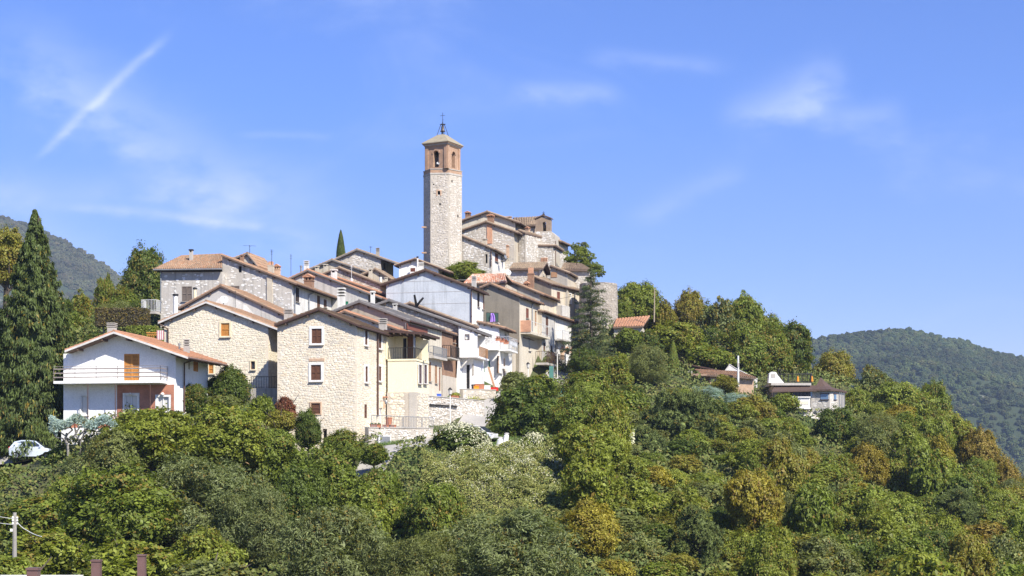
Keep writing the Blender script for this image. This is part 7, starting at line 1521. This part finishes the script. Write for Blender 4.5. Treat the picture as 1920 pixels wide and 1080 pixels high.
R_ = [
('shrub1', 1062, 838, 62, 48, (.20,.215,.075), 'pale creeper mound at the upper right of the white flowered slope', .0, None),
('shrub2', 900, 868, 66, 44, (.20,.215,.075), 'pale creeper mound in the upper middle of the white flowered slope', .0, None),
('shrub3', 980, 892, 72, 48, (.20,.215,.075), 'pale creeper mound low on the white flowered slope', .0, None),
('shrub1', 838, 880, 56, 46, (.20,.215,.075), 'pale creeper mound at the left side of the white flowered slope', .0, None),
('shrub2', 1040, 905, 64, 52, (.20,.215,.075), 'pale creeper mound at the lower right of the white flowered slope', .0, None),
# ridge right of the village
('broad3', 1200, 518, 96, 110, LG, 'leafy green ridge tree between bastion and wooden pole', .08, 207),
('loose1', 1246, 560, 60, 80, AM, 'rusty little tree right of the wooden pole', .45, 207),
('broad1', 1292, 541, 66, 90, AM, 'brown topped tree on the ridge', .55, 209),
('broad3', 1238, 572, 84, 96, DG, 'dark green tree behind the wooden pole', .06, 211),
('broad1', 1322, 566, 84, 110, DG, 'dark green tree filling the ridge left of the half bare one', .10, 213),
('broad2', 1372, 562, 84, 120, DG, 'dark green tree filling the ridge between half bare and airy trees', .08, 214),
('broad3', 1438, 578, 84, 110, MG, 'full green ridge tree between airy and dome shaped trees', .12, 213),
('loose2', 1345, 548, 110, 150, GY, 'half bare grey tree with pale branches on the ridge', .18, 208),
('loose3', 1398, 534, 92, 150, LG, 'tall airy pale green tree, highest on the ridge', .05, 211),
('broad2', 1392, 598, 120, 130, MG, 'green and brown tree below the airy pale one', .16, 204),
('broad3', 1482, 590, 108, 150, DG, 'dark dome shaped tree at the right end of the ridge', .16, 210),
('broad1', 1440, 610, 96, 120, MG, 'browning tree just left of the dark dome tree', .30, 206),
('broad2', 1335, 610, 110, 110, DG, 'dark green tree behind the pink brick house', .08, 205),
('broad3', 1262, 595, 130, 90, YG, 'bright yellow green bush mass right of the ivy cottage', .15, 200),
('shrub1', 1176, 611, 62, 56, MG, 'ivy bush growing over the small cottage', .05, 192),
('shrub3', 1216, 618, 56, 62, DG, 'dark ivy bush on the right corner of the small cottage', .03, 193),
('broad2', 1165, 560, 60, 60, MG, 'green tree peeping between bastion and cottage roof', .06, 205),
('shrub2', 1300, 640, 120, 60, MG, 'green scrub on the bank above the open shed', .05, 201),
('shrub3', 1345, 655, 70, 40, LG, 'pale leafy scrub left of the white sloping wall', .1, 200),
('broad1', 1566, 655, 82, 95, AM, 'round olive brown tree behind the pointed restaurant roof', .30, 212),
('loose1', 1640, 680, 90, 110, GY, 'greyish thin tree right of the round olive brown one', .15, 208),
('broad2', 1605, 725, 80, 90, LG, 'green tree touching the right side of the restaurant', .05, 197),
('broad3', 1690, 705, 130, 120, LG, 'broad fresh green tree on the shoulder of the slope', .06, 202),
('broad1', 1752, 712, 70, 110, MG, 'dark tipped green tree at the shoulder edge', .12, 204),
('olive1', 1215, 640, 90, 95, OL, 'silvery olive tree on the slope below the cottage', .0, 184),
('loose2', 1148, 655, 90, 90, LG, 'yellow flecked scrub tree left of the silvery olive', .25, 181),
('shrub1', 1100, 690, 100, 80, MG, 'brown flecked thicket below the dark shrub at the street end', .26, 172),
('loose3', 1172, 715, 110, 110, MG, 'tangled dark scrub in the middle of the bank', .12, 168),
('shrub2', 1120, 745, 110, 90, YG, 'ivy clad yellow green mound right of the road bush', .12, 163),
('shrub3', 1085, 790, 80, 80, OL, 'dry brownish bush behind the grass strip', .25, 150),
('shrub1', 1150, 800, 90, 70, YG, 'yellow sprayed bush on the bank', .25, 152),
('column2', 1262, 640, 24, 70, MG, 'thin columnar shrub left of the open shed', .0, 192),
('pine1', 1272, 715, 170, 190, PN, 'big dark pine in the middle of the slope', .0, 160),
('pine2', 1215, 790, 110, 110, PN, 'lower lobe pine beside the big dark pine', .0, 152),
('olive2', 1320, 722, 90, 46, BL, 'pale blue green juniper below the pink brick house', .0, 184),
('olive1', 1385, 735, 90, 44, BL, 'second pale blue green juniper right of the first', .0, 183),
('loose1', 1360, 700, 60, 44, AM, 'thin yellowish sapling before the pink brick wall', .1, 186),
('broad2', 1410, 738, 100, 80, AM, 'amber tree left of the restaurant', .45, 178),
('shrub2', 1470, 735, 60, 45, LG, 'green bush under the restaurant ribbon windows', .05, 184),
('broad3', 1460, 775, 110, 90, LG, 'green brown tree below the white restaurant balcony', .15, 174),
('broad1', 1570, 760, 90, 95, DG, 'dark evergreen shading the stone cliff base', .02, 182),
('olive2', 1640, 770, 120, 100, OL, 'grey green dome right of the dark evergreen', .03, 180),
('broad2', 1700, 770, 110, 100, MG, 'mid green tree below the fresh green one', .1, 186),
('broad3', 1775, 760, 110, 110, YG, 'olive yellow tree on the outline of the slope', .28, 192),
('broad1', 1835, 800, 80, 110, OR_, 'orange brown tree on the outline of the slope', .6, 188),
('broad2', 1880, 850, 80, 100, OR_, 'rust tinted tree lower on the outline', .5, 184),
('broad3', 1930, 880, 90, 110, AM, 'yellow orange tree at the right picture edge', .4, 180),
('broad1', 1400, 830, 130, 120, MG, 'mixed green tree right of the big pine', .22, 158),
('broad2', 1335, 880, 120, 110, LG, 'leafy green tree below the big pine', .1, 146),
('broad3', 1500, 830, 110, 100, AM, 'yellow and orange tree below the cliff base', .5, 162),
('broad1', 1560, 850, 110, 110, MG, 'rust flecked tree below the dark evergreen', .35, 160),
('broad2', 1625, 828, 100, 120, (.20,.16,.02), 'brightest yellow tree on the right slope', .25, 163),
('broad3', 1690, 850, 120, 120, YG, 'yellow green tree right of the brightest yellow tree', .12, 164),
('broad1', 1750, 850, 120, 120, LG, 'green tree on the upper right slope', .08, 168),
('broad2', 1820, 880, 110, 120, MG, 'dark green tree among the rusty ones', .12, 170),
('pine1', 1790, 905, 130, 120, PN, 'dark pine on the lower right slope', .0, 156),
('broad3', 1870, 930, 130, 110, LG, 'green tree beside the dark pine near the right edge', .1, 158),
('broad1', 1150, 850, 110, 110, LG, 'fresh green tree right of the white flowered slope', .03, 137),
('shrub3', 1105, 880, 80, 100, DG, 'dark bush at the right foot of the white flowered slope', .05, 130),
('broad2', 1190, 895, 170, 150, YG, 'large yellow green tree at bottom centre right', .05, 122),
('broad3', 1260, 870, 120, 110, YG, 'golden green tree behind the large yellow green one', .12, 133),
('broad1', 1235, 960, 110, 110, (.12,.125,.02), 'bright golden tree left of the lower pine', .12, 117),
('broad2', 1190, 990, 150, 130, OL, 'brownish olive tree at the bottom edge left of the lower pine', .15, 108),
('pine2', 1308, 935, 125, 170, PN, 'bushy dark pine at the bottom edge', .0, 110),
('broad3', 1405, 900, 130, 130, MG, 'rust speckled green tree right of the leafy one', .28, 140),
('broad1', 1385, 990, 120, 120, YG, 'yellowish tree right of the bushy dark pine', .15, 114),
('fine1', 1460, 905, 120, 170, OL, 'pale olive poplar like tree on the lower slope', .05, 132),
('broad2', 1530, 920, 140, 140, MG, 'green tree with red sprays in the lower wood', .3, 134),
('broad3', 1615, 895, 150, 160, LG, 'tall pale leafed tree in the middle of the lower wood', .06, 138),
('broad1', 1680, 930, 140, 150, LG, 'leafy tree right of the tall pale one', .05, 132),
('broad2', 1510, 1000, 150, 130, AM, 'golden yellow tree at the bottom right of centre', .25, 112),
('broad3', 1600, 985, 140, 150, DG, 'dark tree with deep shadow gaps near the bottom', .03, 118),
('broad1', 1700, 1000, 150, 140, MG, 'green tree at the bottom edge, right part', .06, 118),
('broad2', 1850, 975, 170, 110, OR_, 'russet brown tree near the right edge', .55, 140),
('pine1', 1820, 1015, 110, 120, PN, 'young pine showing a pale trunk at the bottom right', .0, 124),
('broad3', 1900, 1020, 150, 120, LG, 'green tree in the bottom right corner', .12, 124),
('broad1', 1760, 960, 120, 120, YG, 'olive yellow tree left of the russet brown one', .15, 136),
]
for kind, px, top, w_, h_, col, lab, aut, Y in R_:
    tree(kind, px, top, w_, h_, col, lab, aut, Y, bark='bark_grey' if kind.startswith(('loose', 'fine')) else 'bark')
# the dense wood between them
fill = [(MG,'mid green',.06), (LG,'light green',.05), (YG,'yellow green',.08), (AM,'golden yellow',.24), ((.23,.20,.025),'bright yellow',.3), (LG,'fresh green',.03), (YG,'yellow green',.05), (OL,'grey green',.02), (DG,'dark green',.02)]
LAND = [(1272,810,'big dark pine'),(1308,1020,'bushy dark pine at the bottom edge'),(1625,885,'brightest yellow tree'),(1520,800,'stone cliff base'),(1820,1060,'young pine with pale trunk'),(1790,965,'dark pine on the lower right slope'),(960,900,'white flowered slope'),
    (1850,1030,'russet brown tree near the right edge'),(1215,690,'silvery olive tree'),(1180,620,'ivy cottage'),(1370,710,'pink brick house'),(1520,740,'restaurant'),(1190,960,'large yellow green tree'),(1235,1010,'bright golden tree'),(1090,680,'brick arches'),(1500,880,'yellow and orange tree below the cliff'),
    (1615,970,'tall pale leafed tree'),(1600,1050,'dark tree with deep shadow gaps'),(1835,855,'orange brown tree on the outline'),(1900,1070,'bottom right corner'),(1340,735,'pale blue green junipers'),(1690,760,'broad fresh green tree on the shoulder'),(1400,960,'rust speckled green tree'),(1570,800,'dark evergreen by the cliff base')]
SHOW = [(1195,1350,715,880,160), (1252,1365,935,1070,110), (1580,1670,828,915,163), (1745,1840,905,985,156), (1380,1440,740,790,178), (1530,1600,765,830,182)]   # trees the photograph shows whole
frg = random.Random(5); occ = []; used = {}
TXY = [(o.location.x, o.location.y) for o in TREES]
for _ in range(1800):
    px = frg.uniform(1080, 2060); Yf = frg.uniform(98, 212); q = P(px, 0, Yf); g = ground(q.x, q.y); py = HOR-g*F/Yf
    hh = frg.uniform(4.2, 8.2); ww = frg.uniform(3.6, 6.2); top = HOR-(g+hh)*F/Yf
    lim = np.interp(px, [1060,1150,1230,1290,1300,1420,1440,1475,1485,1545,1590,1600,1750,1920,2080], [700,720,735,735,738,738,742,742,775,835,760,735,768,900,980])
    if top < lim or top > 1075 or any(abs(q.x-o[0])+abs(q.y-o[1])*.6 < 4.6 for o in occ) or any(abs(q.x-o[0])+abs(q.y-o[1])*.7 < 3.0 for o in TXY): continue
    if any(a0 < px+ww/2/Yf*F and px-ww/2/Yf*F < a1 and top < b1 and top+hh/Yf*F > b0 and Yf < Yp for a0, a1, b0, b1, Yp in SHOW): continue
    occ.append((q.x, q.y)); col, nm_, aut = frg.choice(fill); cx_, cy_ = px, top+hh*.45/Yf*F
    cand = sorted(LAND, key=lambda l: (l[0]-cx_)**2+(l[1]-cy_)**2)
    for l in cand[:6]:
        dx, dy = cx_-l[0], cy_-l[1]; rel = ('right of' if dx > 0 else 'left of') if abs(dx) > abs(dy) else ('below' if dy > 0 else 'above'); dist = 'just ' if math.hypot(dx, dy) < 75 else 'well ' if math.hypot(dx, dy) > 130 else ''
        lab = '%s %s crown %s%s the %s' % ('small' if ww < 4.7 else 'wide' if ww > 5.6 else 'rounded', nm_, dist, rel, l[2])
        if lab not in used: break
    used[lab] = 1
    tree(frg.choice(['broad1','broad2','broad3','loose1','broad2','shrub1']), px, top, ww/Yf*F, hh*.95/Yf*F, col, lab, aut, Yf, name='broadleaf_tree', cat='tree', group='crowns of the dense wood')
occ2 = []
for _ in range(2600):
    px = frg.uniform(1070, 1900); Yf = frg.uniform(100, 205); q = P(px, 0, Yf); g = ground(q.x, q.y); hh = frg.uniform(1.6, 2.8); ww = frg.uniform(2.4, 4.); top = HOR-(g+hh)*F/Yf
    lim = np.interp(px, [1060,1150,1230,1290,1300,1420,1440,1475,1485,1545,1590,1600,1750,1920], [705,715,722,728,736,736,742,742,770,830,755,735,768,900])
    if top < lim or top > 1060 or len(occ2) >= 110 or any(abs(q.x-o[0])+abs(q.y-o[1])*.6 < 2.9 for o in occ+occ2+TXY): continue
    occ2.append((q.x, q.y)); col, nm_, aut = frg.choice(fill); cx_, cy_ = px, top+hh*.45/Yf*F
    for l in sorted(LAND, key=lambda l: (l[0]-cx_)**2+(l[1]-cy_)**2)[:5]:
        dx, dy = cx_-l[0], cy_-l[1]; rel = ('right of' if dx > 0 else 'left of') if abs(dx) > abs(dy) else ('below' if dy > 0 else 'above'); dist = 'just ' if math.hypot(dx, dy) < 75 else 'well ' if math.hypot(dx, dy) > 130 else ''
        lab = '%s %s undershrub %s%s the %s' % ('small' if ww < 3. else 'spreading', nm_, dist, rel, l[2])
        if lab not in used: break
    used[lab] = 1
    tree(frg.choice(['shrub1','shrub2','shrub3','loose2']), px, top, ww/Yf*F, hh*.95/Yf*F, col, lab, aut, Yf, name='shrub', cat='shrub', group='undershrubs of the right slope')
print('trees', len(TREES), 'fill', len(occ))
# cream blossom over the bush in the road bend and on the slope of creepers
def scatter(name, fn, n, mt, sizes, asp, kind='stuff', seed=1, lift=.0, droop=0.):
    rg = np.random.default_rng(seed); p, nr_ = fn(rg, n); v = leaves(p, nr_, sizes, asp, rg, .7, droop); return mesh_np(name, v, qf(v), mt if isinstance(mt, list) else M[mt], kind=kind, fn=1)
def slope_pts(x0, x1, Y0, Y1, mask=None, hmax=.5, lumps=.6):
    def f(rg, n):
        Y = rg.uniform(Y0, Y1, n); px = rg.uniform(x0, x1, n); x = (px-960)/F*Y; k = np.ones(n, bool) if mask is None else mask(px, Y, x, rg); x, Y = x[k], Y[k]
        lump = .5+.5*np.sin(x*1.9+np.sin(Y*1.3)*1.2)*np.sin(Y*1.7+np.cos(x*1.1)*1.4); z = ground_a(x, Y)+lump*lumps+rg.random(len(x))**.6*hmax
        return np.stack([x, Y, z], 1), np.tile([0, -.45, .8], (len(x), 1))
    return f
m, t, b = mat('ground_leaves', .7); g = nd(t, 'ShaderNodeNewGeometry'); c = ramp(t, g.outputs['Random Per Island'], [(0,(.06,.09,.02)),(.35,(.095,.125,.028)),(.7,(.135,.15,.035)),(1,(.17,.16,.045))]); c = mixc_(t, 1., c, mapr(t, noise(t, .2, 4, .6, vec=g.outputs['Position']), .3, .7, .7, 1.25), 'MULTIPLY'); t.links.new(c, b.inputs['Base Color']); M['ground_leaf'] = m
m, t, b = mat('bank_leaves', .7); g = nd(t, 'ShaderNodeNewGeometry'); t.links.new(ramp(t, g.outputs['Random Per Island'], [(0,(.13,.16,.035)),(.5,(.20,.22,.05)),(.8,(.27,.27,.07)),(1,(.30,.26,.09))]), b.inputs['Base Color']); M['leaf_yg'] = m
def keep_off(px, Y, x, rg):
    k = np.ones(len(px), bool)
    for o in bpy.data.objects:
        pass
    road_px = np.interp(Y, [122,127.5,131.5,137.5,146,155.5,163,172,181,190], [665,715,765,815,858,897,925,960,1010,1080]); k &= np.abs(px-road_px)*Y/F > 1.55
    k &= ~((px < 112) & (Y > 119.5)); k &= ~((px > 691) & (px < 908) & (Y > 132+ (px-691)*.11) & (Y < 172))
    return k
scatter('undergrowth', slope_pts(1020, 2150, 95, 214, None, .6, .9), 120000, 'ground_leaf', .19, .5, seed=2)
scatter('undergrowth', slope_pts(-120, 800, 80, 131, keep_off, .6, .8), 48000, 'ground_leaf', .17, .5, seed=3)
scatter('undergrowth', slope_pts(-100, 330, 140, 190, None, .8, 1.0), 26000, 'ground_leaf', .2, .5, seed=4)
scatter('creeper_leaves', slope_pts(790, 1120, 100, 125.5, None, .5, .95), 90000, 'leaf_yg', .085, .34, seed=5, droop=-.3)
def bl_mask(px, Y, x, rg): return (rg.random(len(px)) < np.clip((Y-111)/9, 0, 1)*np.clip((px-790)/60, 0, 1)) & (np.sin(x*2.3+np.sin(Y*2.1)*1.5)+np.sin(Y*2.9+np.sin(x*1.7)*1.8)+rg.normal(size=len(px))*.35 > .25)
scatter('creeper_blossom', slope_pts(790, 1105, 107, 125.6, bl_mask, .55, 1.0), 60000, 'blossom', .055, .5, seed=6)
scatter('grass', slope_pts(640, 1080, 120, 150, keep_off, .14, .05), 60000, 'leaf', .09, .16, seed=7, droop=-.6)
def dome(px, top, w_, h_, Y, zmin):
    c = P(px, top+h_/2, Y); rx = w_/F*Y/2; rz = h_/F*Y/2
    def f(rg, n):
        d = sph(n, rg); d = d[(d[:,2] > zmin) & ((d[:,2]+d[:,0]*.9+rg.normal(size=len(d))*.25) > .45)]; return np.array(c)+d*np.array([rx, rx, rz])*rg.uniform(.9, 1.08, (len(d), 1)), d
    return f
bo = scatter('blossom', dome(858, 794, 124, 91, 131, -.2), 6500, 'blossom', .085, .5, seed=8); bo['kind'] = 'stuff'
bo = scatter('blossom', dome(1000, 812, 60, 55, 130, -.3), 3000, 'blossom', .085, .5, seed=9)
bo = scatter('blossom', slope_pts(1120, 1190, 146, 152, None, 1.8, .8), 1500, 'blossom', .12, .5, seed=10)
# clipped hedges, twisted juniper
def hedge(label, px, top, w_, h_, Y, col, name='hedge', dep=1.2, aut=0., stems=0, mt='foliage'):
    c0 = P(px-w_/2, top+h_, Y); c1 = P(px+w_/2, top, Y); sx, sz = c1.x-c0.x, c1.z-c0.z; rg = np.random.default_rng(int(px)); n = int(2600*(sx*sz+sx*dep)/4)+400
    u_ = rg.random((n, 3)); f_ = rg.integers(0, 4, n); nr_ = np.zeros((n, 3)); u_[f_ == 0, 1] = 0; nr_[f_ == 0, 1] = -1; u_[f_ == 1, 2] = 1; nr_[f_ == 1, 2] = 1; u_[f_ == 2, 0] = 0; nr_[f_ == 2, 0] = -1; u_[f_ == 3, 0] = 1; nr_[f_ == 3, 0] = 1
    p = np.array([c0.x, Y, c0.z])+u_*np.array([sx, dep, sz])+rg.normal(size=(n, 3))*.07; g0 = ground(px and (c0.x+c1.x)/2, Y+dep/2); base = V(((c0.x+c1.x)/2, Y+dep/2, min(g0, c0.z))); o = thing(name, label, 'hedge', base)
    v = leaves(p, nr_, .09, .45, rg, .7); me = crown_mesh('foliage', v, mt); c = bpy.data.objects.new('foliage', me); C.objects.link(c); c.parent = o; c.location = -base; c.color = (*col, aut); c['kind'] = 'stuff'
    bx = MB(); bx.box(V((c0.x+.08, Y+.08, c0.z+.05)), V((sx-.16,0,0)), V((0,dep-.16,0)), UP*(sz-.12)); q = bx.build('inner_twigs', M['bark'], o)
    for k in range(stems):
        a = V((c0.x+sx*(k+.5)/stems, Y+dep/2, base.z-.3)); s = MB(); s.tube(a, V((a.x+rng.uniform(-.3,.3), a.y, c0.z+.2)), .10, .07, n=6); s.build('stem', M['bark_grey'], o)
    return o
hedge('clipped brownish hedge raised on stems behind the white house', 226, 579, 92, 32, 158, (.10,.085,.05), 'raised_hedge', 1.8, .15, 4); hedge('clipped bright green hedge behind the orange lattice fence', 262, 613, 48, 18, 152, LG)
jn = thing('juniper', 'pale blue green juniper with bare twisted trunk left of the white house', 'tree', P(128, 850, 119.5)); rg = np.random.default_rng(44); nn = 5200; u_ = rg.random((nn, 2)); px_ = 92+u_[:,0]*128; zt_ = 782+6*np.sin(px_*.12)+np.abs(px_-150)*.04; py_ = zt_+rg.random(nn)**1.3*(17+14*(px_ < 108)); Yv = 119.5+rg.normal(size=nn)*.75
p = np.stack([(px_-960)/F*Yv, Yv, (HOR-py_)/F*Yv], 1); v = leaves(p, np.tile([0,-.5,.7], (nn,1)), .12, .22, rg, .9, -.2); bs = V(jn.location)
me = crown_mesh('crown', v, 'needles'); c = bpy.data.objects.new('crown', me); C.objects.link(c); c.parent = jn; c.location = -bs; c.color = (*BL, 0); c['kind'] = 'stuff'
tm = MB(); tk = [(128,855),(127,836),(122,824),(126,812)]; tm.path([P(*q, 119.5) for q in tk], .10, n=7)
for br in ([(127,830),(118,822),(105,820),(100,808)], [(124,818),(112,810),(104,800)], [(126,815),(136,806),(127,796)], [(127,826),(140,816),(150,800)], [(150,850),(151,830),(158,812),(166,798)], [(151,830),(143,818),(140,800)], [(150,815),(160,806),(176,800)]): tm.path([P(*q, 119.5+rng.uniform(-.3,.3)) for q in br], .055, n=6)
tm.build('trunk', M['bark_grey'], jn)
# ------------------------------------------------------------------ air
hz = MB(); hz.box(V((-1900,-40,-48)), V((3900,0,0)), V((0,2700,0)), UP*520)
m = bpy.data.materials.new('haze'); m.use_nodes = True; t = m.node_tree; t.nodes.clear(); pv = nd(t, 'ShaderNodeVolumePrincipled'); pv.inputs['Color'].default_value = (.62,.78,1,1); pv.inputs['Density'].default_value = .00014; pv.inputs['Anisotropy'].default_value = .2; o = nd(t, 'ShaderNodeOutputMaterial'); t.links.new(pv.outputs[0], o.inputs['Volume'])
hz.build('haze', m, kind='stuff')
